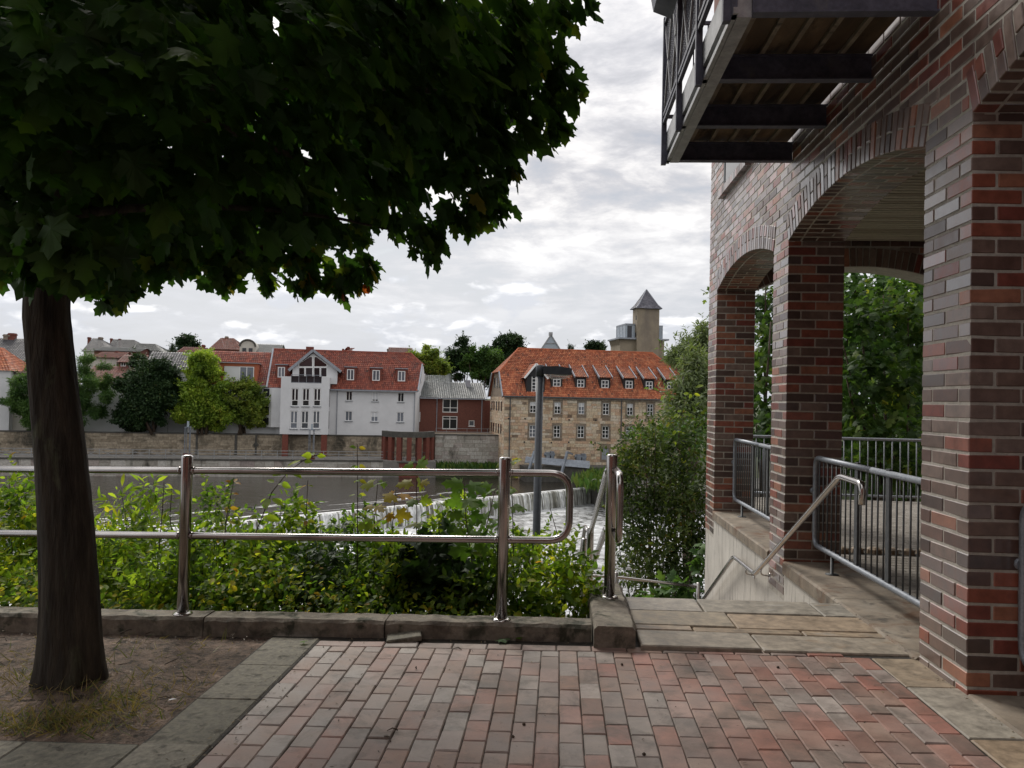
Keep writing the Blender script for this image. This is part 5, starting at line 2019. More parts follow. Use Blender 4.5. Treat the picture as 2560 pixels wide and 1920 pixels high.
# ------------------------------------------------------------------ pergola
pc = fp(1020, 1120, -4.6)[0]
PT, PR = -4.6, 3.15
Pg = Site('pergola', pc, PT, ZP - 0.4, 'round pergola of red brick columns with dark ring beam on the quay', 'pergola')
zpt = fp(1020, 1094, PT - PR)[1]
m_ = MB()
N = 26
ring = [(pc + PR * math.cos(math.pi + math.pi * k / N * 1.0), PT + (PR + 0.3) * math.sin(math.pi + math.pi * k / N)) for k in range(N + 1)]
inner = [(pc + (PR - 0.5) * math.cos(math.pi + math.pi * k / N), PT + (PR - 0.2) * math.sin(math.pi + math.pi * k / N)) for k in range(N + 1)]


def ringwall(m_, scale, z0, z1, width=0.5):
    for k in range(N):
        a0_, a1_ = math.pi + math.pi * k / N, math.pi + math.pi * (k + 1) / N
        pts = [(pc + r_ * math.cos(a_), PT + r_ * math.sin(a_)) for r_, a_ in ((PR * scale, a0_), (PR * scale, a1_), (PR * scale - width, a1_), (PR * scale - width, a0_))]
        m_.prism([(x, y, z0) for x, y in pts], [(x, y, z1) for x, y in pts])


ringwall(m_, 1.14, ZW - 1, ZP - 0.25, 3.0)
Pg.put(m_, 'plinth', 'column_red')
m_ = MB()
ringwall(m_, 1.17, ZP - 0.248, ZP - 0.08, 3.1)
Pg.put(m_, 'plinth_coping', 'dark_coping')
m_ = MB()
ringwall(m_, 1.06, zpt, zpt + 0.7, 0.75)
Pg.put(m_, 'ring_beam', 'dark_coping')
for k in range(9):
    a_ = math.pi + math.pi * (k + 0.0) / 8
    x, y = pc + (PR - 0.1) * math.cos(a_), PT + (PR - 0.1) * math.sin(a_)
    m_ = MB()
    c_, s_ = math.cos(a_), math.sin(a_)
    w2 = 0.29
    m_.prism([(x + w2 * (c_ * i - s_ * j), y + w2 * (s_ * i + c_ * j), ZP - 0.079) for i, j in ((-1, -1), (1, -1), (1, 1), (-1, 1))], [(x + w2 * (c_ * i - s_ * j), y + w2 * (s_ * i + c_ * j), zpt - 0.002) for i, j in ((-1, -1), (1, -1), (1, 1), (-1, 1))])
    Pg.put(m_, 'column', 'column_red')
m_ = MB()
for zz in (0.25, 1.0):
    m_.tube([(pc + PR * math.cos(math.pi + math.pi * k / N), PT + PR * math.sin(math.pi + math.pi * k / N), ZP + zz) for k in range(N + 1)], 0.03, 5)
for k in range(N):
    a_ = math.pi + math.pi * k / N
    m_.bar((pc + PR * math.cos(a_), PT + PR * math.sin(a_), ZP - 0.05), (pc + PR * math.cos(a_ + 0.1), PT + PR * math.sin(a_ + 0.1), ZP + 1.0), 0.04)
Pg.put(m_, 'railing', 'dark_coping')

# ------------------------------------------------------------------ the mill
TM = -9.0
mz0 = ZW - 1.0
m0 = fp(1260, 1070, TM)[0]
me_z = fp(1400, 993, TM)[1]
MT = 6.0
mrz = fp(1450, 877, TM + MT)[1]
mrl, mrr = fp(1296, 872, TM + MT)[0], fp(1631, 883, TM + MT)[0]
m1 = mrr + (mrl - m0)
Ml = Site('stone_mill', (m0 + m1) / 2, TM, ZW, 'long sandstone mill with orange tiled half-hipped roof and row of dormers', 'building')
mhz = fp(1243, 930, TM + 3)[1]
mth = MT * (mhz - me_z) / (mrz - me_z)
row1 = [(500, 1052, 556, 1148), (712, 1056, 768, 1156), (920, 1060, 974, 1160), (1130, 1064, 1186, 1165), (1340, 1068, 1393, 1170), (1515, 1071, 1568, 1172)]
row2 = [(495, 1255, 553, 1360), (705, 1257, 764, 1362), (912, 1260, 971, 1365), (1125, 1264, 1184, 1369), (1330, 1268, 1388, 1372)]
ops = [fr_(*Z3(a, b), *Z3(c, d), TM) for a, b, c, d in row1 + row2]
door = fr_(*Z3(1122, 1455), *Z3(1183, 1552), TM)
m_ = MB()
wall(m_, m0, m1, mz0, me_z, TM, ops + [door], 0.28)
gpoly = [(TM, mz0), (TM + 2 * MT, mz0), (TM + 2 * MT, me_z), (TM + 2 * MT - mth, mhz), (TM + mth, mhz), (TM, me_z)]
m_.poly([(m0, a, b) for a, b in gpoly[::-1]])
m_.poly([(m1, a, b) for a, b in gpoly])
Ml.put(m_, 'wall', 'stone_joint')
# dressed surrounds leave a clear margin round the windows
marg = [(o[0] - 0.22, o[1] + 0.22, o[2] - 0.2, o[3] + 0.25) for o in ops + [door]]
stones(Ml, m0, m1, mz0 + 0.5, me_z - 0.35, TM, marg, (0.26, 0.46), (0.4, 1.1), 'sandstone', 260, 41)
stones(Ml, TM, TM + 2 * MT, mz0 + 0.5, me_z - 0.1, m0, [], (0.28, 0.46), (0.45, 1.1), 'sandstone', 40, 42, side=True, restname='gable_stones')
bl = (0.3, 0.28, 0.28, 0, 0.25, 0)
for k, o in enumerate(ops):
    sr_ = MB()
    a, b, c, d = o
    sr_.box(a - 0.2, a, TM - 0.03, TM + 0.1, c - 0.02, d + 0.02)
    sr_.box(b, b + 0.2, TM - 0.03, TM + 0.1, c - 0.02, d + 0.02)
    sr_.box(a - 0.2, b + 0.2, TM - 0.035, TM + 0.1, d + 0.021, d + 0.23)
    sr_.box(a - 0.2, b + 0.2, TM - 0.06, TM + 0.1, c - 0.18, c - 0.021)
    so = Ml.put(sr_, 'window_surround', 'cap')
    window(Ml, o, TM + 0.16, 2, (0.36, 0.66) if k >= 3 else (0.33, 0.66), 0.085, bl[k] if k < 6 else 0, 'glass' if k % 4 != 2 else 'curtain', False, parent=so)
m_ = MB()
m_.box(door[0], door[1], TM + 0.1, TM + 0.2, door[2] - 0.5, door[3])
Ml.put(m_, 'door', 'zinc')
m_ = MB()
m_.box(m0 - 0.05, m1, TM - 0.16, TM, me_z - 0.35, me_z - 0.05)
Ml.put(m_, 'cornice', 'cap')
m_ = MB()
m_.bar((m0 - 0.2, TM - 0.32, me_z - 0.03), (m1, TM - 0.32, me_z - 0.03), 0.16)
m_.tube([(m0 + 0.7, TM - 0.12, mz0 + 1), (m0 + 0.7, TM - 0.12, me_z)], 0.07, 6)
sx_ = fp(*Z3(1290, 1100), TM)[0]
m_.tube([(sx_, TM - 0.12, mz0 + 1), (sx_, TM - 0.12, me_z)], 0.07, 6)
Ml.put(m_, 'gutter', 'galv_dark')
m_ = MB()
ov = 0.3
tiles(m_, (m0 - ov, TM - 0.3, me_z - 0.1), (m1 + ov, TM - 0.3, me_z - 0.1), (m1 + ov, TM + mth, mhz), (m0 - ov, TM + mth, mhz), 0.24, 0.34)
tiles(m_, (m0 - ov, TM + mth, mhz), (m1 + ov, TM + mth, mhz), (mrr, TM + MT, mrz), (mrl, TM + MT, mrz), 0.24, 0.34)
tiles(m_, (m0 - ov, TM + 2 * MT - mth, mhz), (m0 - ov, TM + mth, mhz), (mrl, TM + MT, mrz), (mrl, TM + MT, mrz), 0.24, 0.34)
m_.poly([(m1 + ov, TM + mth, mhz), (m1 + ov, TM + 2 * MT - mth, mhz), (mrr, TM + MT, mrz)])
m_.poly([(m1 + ov, TM + 2 * MT + 0.3, me_z - 0.1), (m0 - ov, TM + 2 * MT + 0.3, me_z - 0.1), (m0 - ov, TM + 2 * MT - mth, mhz - 0.02), (mrl, TM + MT, mrz - 0.05), (mrr, TM + MT, mrz - 0.05), (m1 + ov, TM + 2 * MT - mth, mhz - 0.02)])
m_.poly([(m0 - ov, TM - 0.28, me_z - 0.13), (m1 + ov, TM - 0.28, me_z - 0.13), (m1 + ov, TM + mth, mhz - 0.04), (mrr, TM + MT, mrz - 0.05), (mrl, TM + MT, mrz - 0.05), (m0 - ov, TM + mth, mhz - 0.04)])
mroof = Ml.put(m_, 'roof', 'roof_orange')
m_ = MB()
m_.tube([(m0 - ov, TM + mth, mhz + 0.04), (mrl, TM + MT, mrz + 0.05), (mrr, TM + MT, mrz + 0.05), (m1 + ov, TM + mth, mhz + 0.04)], 0.13, 6)
Ml.put(m_, 'ridge_tiles', 'roof_orange', mroof)
m_ = MB()
m_.bar((m0 - ov - 0.03, TM - 0.3, me_z - 0.1), (m0 - ov - 0.03, TM + mth, mhz), 0.12, 0.35)
Ml.put(m_, 'verge', 'zinc', mroof)
m_ = MB()
m_.bar((m0 - ov - 0.03, TM + 2 * MT + 0.3, me_z - 0.1), (m0 - ov - 0.03, TM + 2 * MT - mth, mhz), 0.12, 0.35)
Ml.put(m_, 'verge', 'zinc', mroof)
for tt in (2.2, 4.2, 6.2, 8.4, 10.2):
    for (zz, hh_) in ((me_z - 1.9, 1.2), (me_z - 4.8, 1.2), (me_z + 1.1, 1.3)):
        if zz > me_z and (tt < 4 or tt > 9):
            continue
        m_ = MB()
        m_.box(m0 - 0.05, m0 + 0.1, TM + tt - 0.4, TM + tt + 0.4, zz, zz + hh_)
        Ml.put(m_, 'gable_window', 'glass')


def mroof_t(z): return TM + MT * (z - me_z) / (mrz - me_z)


for px in ((700, 855, 766, 921), (909, 860, 971, 929), (1119, 865, 1181, 934), (1327, 870, 1388, 939), (1502, 876, 1561, 945), (1687, 883, 1746, 944)):
    t = TM + 1.6
    for _ in range(5):
        o = fr_(*Z3(px[0], px[1]), *Z3(px[2], px[3]), t)
        t = mroof_t(o[2] - 0.2)
    a, b, c, d = o
    ztop = d + 0.28
    zend = d + 1.85
    tend = mroof_t(zend)
    m_ = MB()
    wall(m_, a - 0.22, b + 0.22, c - 0.25, ztop, t, [o], 0.1)
    tb_ = mroof_t(ztop)
    for s in (a - 0.22, b + 0.22):
        m_.poly([(s, t, c - 0.25), (s, tend, zend), (s, t, ztop)])
    dm = Ml.put(m_, 'dormer', 'black_paint')
    window(Ml, o, t + 0.04, 2, (0.5,), 0.09, 0, 'glass', False, parent=dm)
    m_ = MB()
    tiles(m_, (a - 0.35, t - 0.3, ztop + 0.02), (b + 0.35, t - 0.3, ztop + 0.02), (b + 0.35, tend + 0.1, zend + 0.05), (a - 0.35, tend + 0.1, zend + 0.05), 0.24, 0.3)
    m_.poly([(a - 0.35, t - 0.3, ztop), (b + 0.35, t - 0.3, ztop), (b + 0.35, tend, zend), (a - 0.35, tend, zend)])
    dr = Ml.put(m_, 'dormer_roof', 'roof_orange', dm)
    m_ = MB()
    for s in (a - 0.4, b + 0.4):
        m_.bar((s, t - 0.32, ztop + 0.02), (s, tend, zend + 0.06), 0.1, 0.26)
    Ml.put(m_, 'dormer_verge', 'zinc', dm)
# tall gabled loft dormer behind the lamp
t = TM + 0.4
o = fr_(*Z3(515, 825), *Z3(585, 970), t)
t = mroof_t(o[2] - 0.2)
o = fr_(*Z3(515, 825), *Z3(585, 970), t)
zap = fp(*Z3(560, 745), t)[1]
sm_ = (o[0] + o[1]) / 2
hwid = (o[1] - o[0]) / 2 + 0.65
zev = fp(*Z3(470, 835), t)[1]
m_ = MB()
wall(m_, sm_ - hwid, sm_ + hwid, o[2] - 0.6, zev, t, [o], 0.1)
m_.poly([(sm_ - hwid, t, zev), (sm_ + hwid, t, zev), (sm_, t, zap + 0.25)])
for s in (sm_ - hwid, sm_ + hwid):
    m_.poly([(s, t, o[2] - 0.6), (s, mroof_t(zev) + 0.2, zev), (s, t, zev)])
dm = Ml.put(m_, 'loft_dormer', 'black_paint')
window(Ml, o, t + 0.04, 2, (0.2, 0.4, 0.6, 0.8), 0.09, 0, 'glass', False, parent=dm)
m_ = MB()
tp_ = mroof_t(zap + 0.3)
for sg in (-1, 1):
    q = [(sm_ + sg * (hwid + 0.35), t - 0.3, zev - 0.2), (sm_ + sg * (hwid + 0.35), mroof_t(zev) + 0.2, zev - 0.2), (sm_, tp_, zap + 0.3), (sm_, t - 0.3, zap + 0.3)]
    if sg < 0:
        q = [q[1], q[0], q[3], q[2]]
    tiles(m_, *q, 0.24, 0.34)
Ml.put(m_, 'loft_dormer_roof', 'roof_orange', dm)
m_ = MB()
for sg in (-1, 1):
    m_.bar((sm_ + sg * (hwid + 0.35), t - 0.32, zev - 0.2), (sm_, t - 0.32, zap + 0.3), 0.08, 0.22)
Ml.put(m_, 'loft_dormer_verge', 'white_paint', dm)
rr_ = random.Random(9)
for (x, y) in ((315, 1198), (458, 1198), (688, 1200), (838, 1208), (1068, 1212), (452, 1400), (685, 1405), (836, 1402), (1062, 1408)):
    s, z = fp(*Z3(x, y), TM)
    m_ = MB()
    m_.tube([(s, TM - 0.05, z), (s, TM + 0.05, z)], 0.11, 8)
    Ml.put(m_, 'drain_hole', 'black_paint')

# ------------------------------------------------------------------ sluice gate in front of the mill
TS = -13.0
Sg = Site('sluice_gate', fp(1400, 1160, TS)[0], TS, ZW, 'blue grey steel sluice flap with two arms lying before the mill', 'sluice gate')
c00, c01, c11, c10 = [fp(x, y, TS) for x, y in ((1312, 1156), (1475, 1171), (1479, 1154), (1318, 1142))]
m_ = MB()
m_.prism([(c00[0], TS, c00[1]), (c01[0], TS, c01[1]), (c11[0], TS + 0.8, c11[1]), (c10[0], TS + 0.8, c10[1])], [(c00[0], TS + 0.2, c00[1] - 0.05), (c01[0], TS + 0.2, c01[1] - 0.05), (c11[0], TS + 1.0, c11[1] - 0.05), (c10[0], TS + 1.0, c10[1] - 0.05)])
Sg.put(m_, 'flap', 'steel_blue')
for (xa, ya, xb, yb) in ((1336, 1128, 1323, 1173), (1418, 1130, 1402, 1190)):
    p, q = fp(xa, ya, TS - 0.3), fp(xb, yb, TS - 1.2)
    m_ = MB()
    m_.bar((p[0], TS - 0.3, p[1]), (q[0], TS - 1.2, q[1]), 0.22, 0.3)
    m_.bar((p[0], TS - 0.3, p[1]), (p[0] + 1.2, TS + 1.8, p[1] - 0.4), 0.12, 0.2)
    Sg.put(m_, 'arm', 'steel_blue')
for (x0, y0, x1, y1) in ((1364, 1130, 1384, 1146), (1440, 1136, 1463, 1152)):
    o = fr_(x0, y0, x1, y1, TS + 2.0)
    m_ = MB()
    m_.box(o[0], (o[0] + o[1]) / 2 - 0.05, TS + 1.6, TS + 2.4, o[2] - 0.8, o[3])
    m_.box((o[0] + o[1]) / 2 + 0.1, o[1], TS + 1.6, TS + 2.4, o[2] - 0.8, o[3] + 0.1)
    m_.tube([(o[0] - 0.2, TS + 1.9, o[3] - 0.3), (o[1] + 0.1, TS + 1.9, o[3] - 0.3)], 0.22, 8)
    Sg.put(m_, 'hoist', 'steel_blue')
m_ = MB()
o = fr_(1312, 1172, 1500, 1196, TS + 0.5)
m_.box(o[0], o[1] + 4, TS + 0.3, TS + 4, ZW - 2, fp(1400, 1168, TS + 0.5)[1])
Sg.put(m_, 'sill', 'dark_coping')
m_ = MB()
gA, gB = atZ(1476, 1219, ZW), atZ(1560, 1190, ZW)
m_.prism([(gA[0], gA[1], ZL - 1), (gA[0] + 2.2, gA[1] - 8, ZL - 1), (gA[0] + 22, gA[1] - 4, ZL - 1), (gA[0] + 22, gA[1] + 10, ZL - 1), (gA[0] + 1.0, gA[1] + 8, ZL - 1)],
         [(gA[0], gA[1], ZW + 0.4), (gA[0] + 2.2, gA[1] - 8, ZW + 0.1), (gA[0] + 22, gA[1] - 4, ZW + 1.2), (gA[0] + 22, gA[1] + 10, ZW + 1.6), (gA[0] + 1.0, gA[1] + 8, ZW + 0.9)])
ab = m_.build('weir_abutment', M['dark_coping'])
rb = MB()
rb.add([fw(m1 - 8, -24, ZW + 0.6), fw(300, -24, ZW + 1.0), fw(300, 2, ZU), fw(m1 - 8, 2, ZU), fw(m1 - 8, -26, ZL - 1), fw(300, -26, ZL - 1)], [(0, 1, 2, 3), (4, 5, 1, 0)])
rb.build('far_bank', M['terrain'], kind='structure')
tag(ab, 'dark stone abutment at the right end of the weir', 'abutment')


# ------------------------------------------------------------------ background houses
def house(name, label, px, t, dep, yridge, roof, wallmat, roofmat, wins=(), over=0.25, chim=(), zbase=None, ridge_px=None, tile=True):
    x0, ye, x1, yb = px
    a, b, zb, z_e = fr_(x0, ye, x1, yb, t)
    zb = (min(zb, ZU - 0.3) if t < 100 else min(zb, -4)) if zbase is None else zbase
    st_ = Site(name, (a + b) / 2, t, zb, label, 'house')
    z_r = fp((x0 + x1) / 2, yridge, t + (dep / 2 if roof != 'gable_t' else 0))[1]
    ops = [fr_(*w, t) for w in wins]
    m_ = MB()
    wall(m_, a, b, zb, z_e, t, ops, 0.12)
    m_.poly([(b, t, zb), (b, t + dep, zb), (b, t + dep, z_e), (b, t, z_e)])
    m_.poly([(a, t + dep, zb), (a, t, zb), (a, t, z_e), (a, t + dep, z_e)])
    if roof == 'gable_s':
        for s in (a, b):
            m_.poly([(s, t, z_e), (s, t + dep, z_e), (s, t + dep / 2, z_r - 0.05)])
    if roof == 'gable_t':
        m_.poly([(a, t, z_e), (b, t, z_e), ((a + b) / 2, t, z_r - 0.05)])
    st_.put(m_, 'wall', wallmat)
    for o in ops:
        window(st_, o, t + 0.08, 2, (), 0.1, 0, 'glass', False)
    r_ = MB()
    tt = t + dep / 2
    fn = (lambda mb, *q: tiles(mb, *q, 0.34, 0.42)) if tile else (lambda mb, *q: mb.poly(q))
    if roof == 'gable_s':
        fn(r_, (a - over, t - over, z_e - 0.1), (b + over, t - over, z_e - 0.1), (b + over, tt, z_r), (a - over, tt, z_r))
        r_.poly([(a - over, t - over, z_e - 0.13), (b + over, t - over, z_e - 0.13), (b + over, tt, z_r - 0.03), (a - over, tt, z_r - 0.03)])
        r_.poly([(b + over, t + dep + over, z_e - 0.1), (a - over, t + dep + over, z_e - 0.1), (a - over, tt, z_r - 0.03), (b + over, tt, z_r - 0.03)])
    elif roof == 'hip':
        if ridge_px:
            ra, rb = fp(ridge_px[0], yridge, tt)[0], fp(ridge_px[1], yridge, tt)[0]
        else:
            ra, rb = a + dep * 0.35, b - dep * 0.35
        fn(r_, (a - over, t - over, z_e - 0.1), (b + over, t - over, z_e - 0.1), (rb, tt, z_r), (ra, tt, z_r))
        fn(r_, (b + over, t - over, z_e - 0.1), (b + over, t + dep + over, z_e - 0.1), (rb, tt, z_r), (rb, tt, z_r))
        fn(r_, (a - over, t + dep + over, z_e - 0.1), (a - over, t - over, z_e - 0.1), (ra, tt, z_r), (ra, tt, z_r))
        r_.poly([(b + over, t + dep + over, z_e - 0.1), (a - over, t + dep + over, z_e - 0.1), (ra, tt, z_r), (rb, tt, z_r)])
    else:
        sm = (a + b) / 2
        fn(r_, (b + over, t - over, z_e - 0.1), (b + over, t + dep, z_e - 0.1), (sm, t + dep, z_r), (sm, t - over, z_r))
        fn(r_, (a - over, t + dep, z_e - 0.1), (a - over, t - over, z_e - 0.1), (sm, t - over, z_r), (sm, t + dep, z_r))
    ro_ = st_.put(r_, 'roof', roofmat)
    for (cx0, cy0, cx1, cm) in chim:
        c0_, z_t = fp(cx0, cy0, tt)
        c1_ = fp(cx1, cy0, tt)[0]
        q = MB()
        q.box(c0_, c1_, tt - 0.5, tt + 0.5, z_e, z_t)
        q.box(c0_ - 0.08, c1_ + 0.08, tt - 0.58, tt + 0.58, z_t - 0.3, z_t - 0.12)
        st_.put(q, 'chimney', cm, ro_)
    return st_


house('corner_house', 'white house with orange hipped roof at the left edge, beside the maple trunk', (-120, 924, 24, 1076), 2.0, 8, 868, 'hip', 'white_plaster', 'roof_orange', ridge_px=(-60, 6))
house('slate_roof_house', 'house with pale slate roof and thick brown chimney at the left edge', (-150, 900, 72, 1000), 16, 12, 844, 'gable_s', 'white_plaster', 'roof_dark', chim=((12, 836, 28, 'cap'), (24, 833, 39, 'column_red')))
house('annex', 'low cream annex half hidden behind the foreground trunk and locust tree', (26, 932, 150, 1076), 3.0, 7, 925, 'gable_s', 'cream_plaster', 'roof_brown')
house('white_back_house', 'white house with two small windows and brown tiled roof beside the dark round tree', (205, 958, 420, 1083), 3.0, 9, 917, 'gable_s', 'white_plaster', 'roof_brown', wins=((279, 970, 289, 985), (291, 970, 301, 985)))
house('cream_gable_house', 'windowless cream gable wall with red tiled roof behind the white back house', (231, 893, 291, 960), 9, 9, 880, 'gable_s', 'cream_plaster', 'roof_red', chim=((291, 878, 296, 'column_red'),))
house('small_red_house', 'small red brick house with light triangular gable end behind the dark round tree', (296, 905, 350, 960), 7.5, 6, 888, 'gable_s', 'red_brick_far', 'roof_brown', wins=((301, 905, 315, 916), (320, 907, 336, 916)))
house('slate_row_house', 'long low house with dark slate roof between the dark and the lime green tree', (360, 925, 560, 1083), 3.5, 8, 882, 'gable_s', 'white_plaster', 'roof_dark')
house('hip_roof_villa', 'villa with dark hipped roof and chimneys on the skyline, left of centre', (208, 878, 270, 920), 60, 16, 846, 'hip', 'cream_plaster', 'roof_dark', chim=((221, 843, 226, 'column_red'), (248, 843, 256, 'cap')), ridge_px=(232, 248))
house('dark_ridge_house', 'long dark roofed house on the skyline beside the villa', (272, 872, 345, 910), 75, 16, 849, 'hip', 'cream_plaster', 'roof_dark', chim=((277, 846, 281, 'column_red'), (298, 847, 302, 'column_red')), ridge_px=(283, 334))
house('grey_shed_house', 'house with plain light grey roof on the skyline above the dark round tree', (334, 876, 395, 905), 52, 14, 859, 'hip', 'roof_grey', 'roof_grey', ridge_px=(340, 386))
house('green_eaves_house', 'flat green edged house below the villa on the skyline', (235, 877, 345, 905), 45, 10, 868, 'gable_s', 'red_brick_far', 'roof_grey')
house('red_hip_house', 'big red hipped roof with chimney rising behind the row house', (525, 873, 602, 905), 40, 18, 845, 'hip', 'red_brick_far', 'roof_red', chim=((564, 841, 570, 'cap'),), ridge_px=(553, 583))
rt = house('grey_gable_house', 'grey roofed house with round arched white dormer on the skyline', (610, 880, 695, 905), 30, 12, 860, 'gable_s', 'cream_plaster', 'roof_grey')
s, z = fp(619, 868, 29)
m_ = MB()
arch = [(s - 1.25, z - 1.2), (s + 1.25, z - 1.2)] + [(s + 1.25 * math.cos(math.pi * k / 10), z + 0.1 + 1.1 * math.sin(math.pi * k / 10)) for k in range(11)]
m_.prism([(a, 29, b) for a, b in arch[::-1]], [(a, 33, b) for a, b in arch[::-1]])
dm = rt.put(m_, 'arched_dormer', 'cream_plaster')
m_ = MB()
arch2 = [(s + 1.25 * math.cos(math.pi * k / 12), z + 0.1 + 1.1 * math.sin(math.pi * k / 12)) for k in range(13)]
m_.tube([(a, 28.95, b) for a, b in arch2], 0.16, 6)
rt.put(m_, 'arch_trim', 'dark_coping', dm)
for d_ in (-0.5, 0.5):
    m_ = MB()
    m_.box(s + d_ - 0.3, s + d_ + 0.3, 28.9, 28.99, z - 1.1, z - 0.15)
    rt.put(m_, 'dormer_pane', 'glass', dm)
house('low_red_house', 'low red roof behind the lime green tree on the skyline', (445, 880, 500, 905), 30, 9, 868, 'gable_s', 'cream_plaster', 'roof_red', chim=((506, 862, 512, 'column_red'),))
house('brown_gable_house', 'brown gabled house top behind the white house ridge', (975, 884, 1030, 905), 45, 10, 869, 'gable_s', 'red_brick_far', 'roof_brown', chim=((968, 872, 974, 'cap'),))
house('flat_hall', 'flat light grey hall on the skyline between the trees', (1085, 897, 1132, 915), 140, 30, 893, 'hip', 'roof_grey', 'roof_grey', tile=False, ridge_px=(1086, 1131))
house('right_red_roof', 'dark red roof peeking out right of the mill, below the tower', (1655, 908, 1705, 960), 40, 8, 896, 'gable_s', 'red_brick_far', 'roof_brown')
house('chimney_house', 'red roof ridge with chimneys peeping over the white house', (850, 884, 898, 905), 55, 8, 870, 'hip', 'red_brick_far', 'roof_red', chim=((856, 872, 860, 'column_red'), (868, 867, 874, 'column_red')))

# glazed pyramid gable
TPY = 70.0
py = Site('glazed_gable_house', fp(1377, 870, TPY)[0], TPY, 0.0, 'pointed pale glazed gable rising behind the mill roof', 'house')
ap_, l_, r2 = fp(1377, 836, TPY), fp(1350, 876, TPY), fp(1402, 876, TPY)
m_ = MB()
m_.poly([(l_[0], TPY, l_[1]), (r2[0], TPY, r2[1]), (ap_[0], TPY, ap_[1])])
m_.poly([(l_[0], TPY, -4), (r2[0], TPY, -4), (r2[0], TPY, r2[1]), (l_[0], TPY, l_[1])])
py.put(m_, 'glazing', 'paleglass')
m_ = MB()
m_.bar((l_[0], TPY - 0.1, l_[1]), (ap_[0], TPY - 0.1, ap_[1]), 0.2)
m_.bar((r2[0], TPY - 0.1, r2[1]), (ap_[0], TPY - 0.1, ap_[1]), 0.2)
m_.bar((fp(1362, 858, TPY)[0], TPY - 0.1, fp(1362, 858, TPY)[1]), (fp(1391, 858, TPY)[0], TPY - 0.1, fp(1391, 858, TPY)[1]), 0.15)
m_.box(ap_[0] - 0.4, ap_[0] + 0.4, TPY - 0.2, TPY + 0.5, ap_[1] - 0.3, ap_[1] + 0.5)
py.put(m_, 'frame', 'balc_light')
m_ = MB()
m_.prism([(r2[0] + 0.3, TPY + 0.1, r2[1] - 0.1), (ap_[0], TPY + 0.1, ap_[1]), (l_[0], TPY + 0.1, l_[1] - 0.1)], [(r2[0] + 1.5, TPY + 14, r2[1] - 0.1), (ap_[0] + 3.5, TPY + 14, ap_[1]), (l_[0] + 3, TPY + 14, l_[1] - 0.1)])
py.put(m_, 'roof', 'roof_brown')

# ------------------------------------------------------------------ silo tower
TT = 48.0
Zt = lambda x, y: (1480 + 0.12054 * x, 700 + 0.12054 * y)
tw = Site('silo_tower', fp(1620, 850, TT)[0], TT, -3.0, 'brown rendered silo tower with slate pyramid roof above the mill', 'tower')
t0_, z_e = fp(*Zt(945, 600), TT)
t1_ = fp(*Zt(1400, 600), TT)[0]
tz = fp(*Zt(1170, 590), TT)[1]
dpt = (t1_ - t0_) * 0.62
m_ = MB()
m_.box(t0_, t1_, TT, TT + dpt, -5, tz)
tw.put(m_, 'shaft', 'tower')
m_ = MB()
o_ = 0.45
sm, tm = (t0_ + t1_) / 2, TT + dpt / 2
zap = fp(*Zt(1130, 200), tm)[1]
e_ = [(t0_ - o_, TT - o_), (t1_ + o_, TT - o_), (t1_ + o_, TT + dpt + o_), (t0_ - o_, TT + dpt + o_)]
mid = [((a - sm) * 0.72 + sm, (b - tm) * 0.72 + tm) for a, b in e_]
zm = tz + (zap - tz) * 0.2
for k in range(4):
    a, b = e_[k], e_[(k + 1) % 4]
    c, d = mid[(k + 1) % 4], mid[k]
    tiles(m_, (a[0], a[1], tz - 0.05), (b[0], b[1], tz - 0.05), (c[0], c[1], zm), (d[0], d[1], zm), 0.3, 0.3)
    tiles(m_, (d[0], d[1], zm), (c[0], c[1], zm), (sm, tm, zap), (sm, tm, zap), 0.3, 0.3)
m_.poly([(a, b, tz - 0.06) for a, b in e_])
rr_ = tw.put(m_, 'roof', surf('grey_slate', [(0.0, (0.10, 0.10, 0.12)), (1.0, (0.17, 0.165, 0.19))], 0.55, 0.5, 0.3, 0.0, rnd='attr'))
m_ = MB()
for k in range(4):
    m_.tube([(e_[k][0], e_[k][1], tz), (mid[k][0], mid[k][1], zm + 0.03), (sm, tm, zap + 0.05)], 0.09, 5)
tw.put(m_, 'hip_ridge', 'zinc', rr_)
for (x, y0, y1) in ((915, 740, 830), (905, 1090, 1180)):
    P = hit(*Zt(x, (y0 + y1) / 2), FU, FU @ FO + t0_)
    tt = (P - FO) @ FV
    m_ = MB()
    m_.box(t0_ - 0.03, t0_ + 0.1, tt - 0.25, tt + 0.25, P[2] - 0.45, P[2] + 0.45)
    tw.put(m_, 'slit_window', 'black_paint')
# lower wings with cornice and glass boxes on top
TWg = TT + dpt * 0.35
la, zc_t = fp(*Zt(430, 1225), TWg)
ra, _ = fp(*Zt(1500, 1205), TWg)
zcor = fp(*Zt(760, 1200), TWg)[1]
m_ = MB()
m_.box(la + 1.6, ra, TWg, TWg + 6.5, -5, zcor - 0.3)
tw.put(m_, 'wing', 'tower')
m_ = MB()
m_.box(la + 1.1, ra + 0.8, TWg - 0.7, TWg + 7.2, zcor - 0.3, zcor)
tw.put(m_, 'cornice', 'zinc')
for k in range(9):
    m_ = MB()
    tt = TWg + 0.2 + k * 0.75
    m_.prism([(la + 1.2, tt, zcor - 0.302), (la + 1.6, tt, zcor - 0.302), (la + 1.6, tt, zcor - 1.6)], [(la + 1.2, tt + 0.3, zcor - 0.302), (la + 1.6, tt + 0.3, zcor - 0.302), (la + 1.6, tt + 0.3, zcor - 1.6)])
    tw.put(m_, 'bracket', 'tower')
zg = fp(*Zt(760, 930), TWg)[1]
ga_, gb_ = fp(*Zt(700, 1050), TWg)[0], fp(*Zt(840, 1050), TWg)[0]
m_ = MB()
m_.box(ga_, gb_ + 0.6, TWg + 0.2, TWg + 6.3, zcor + 0.002, zg)
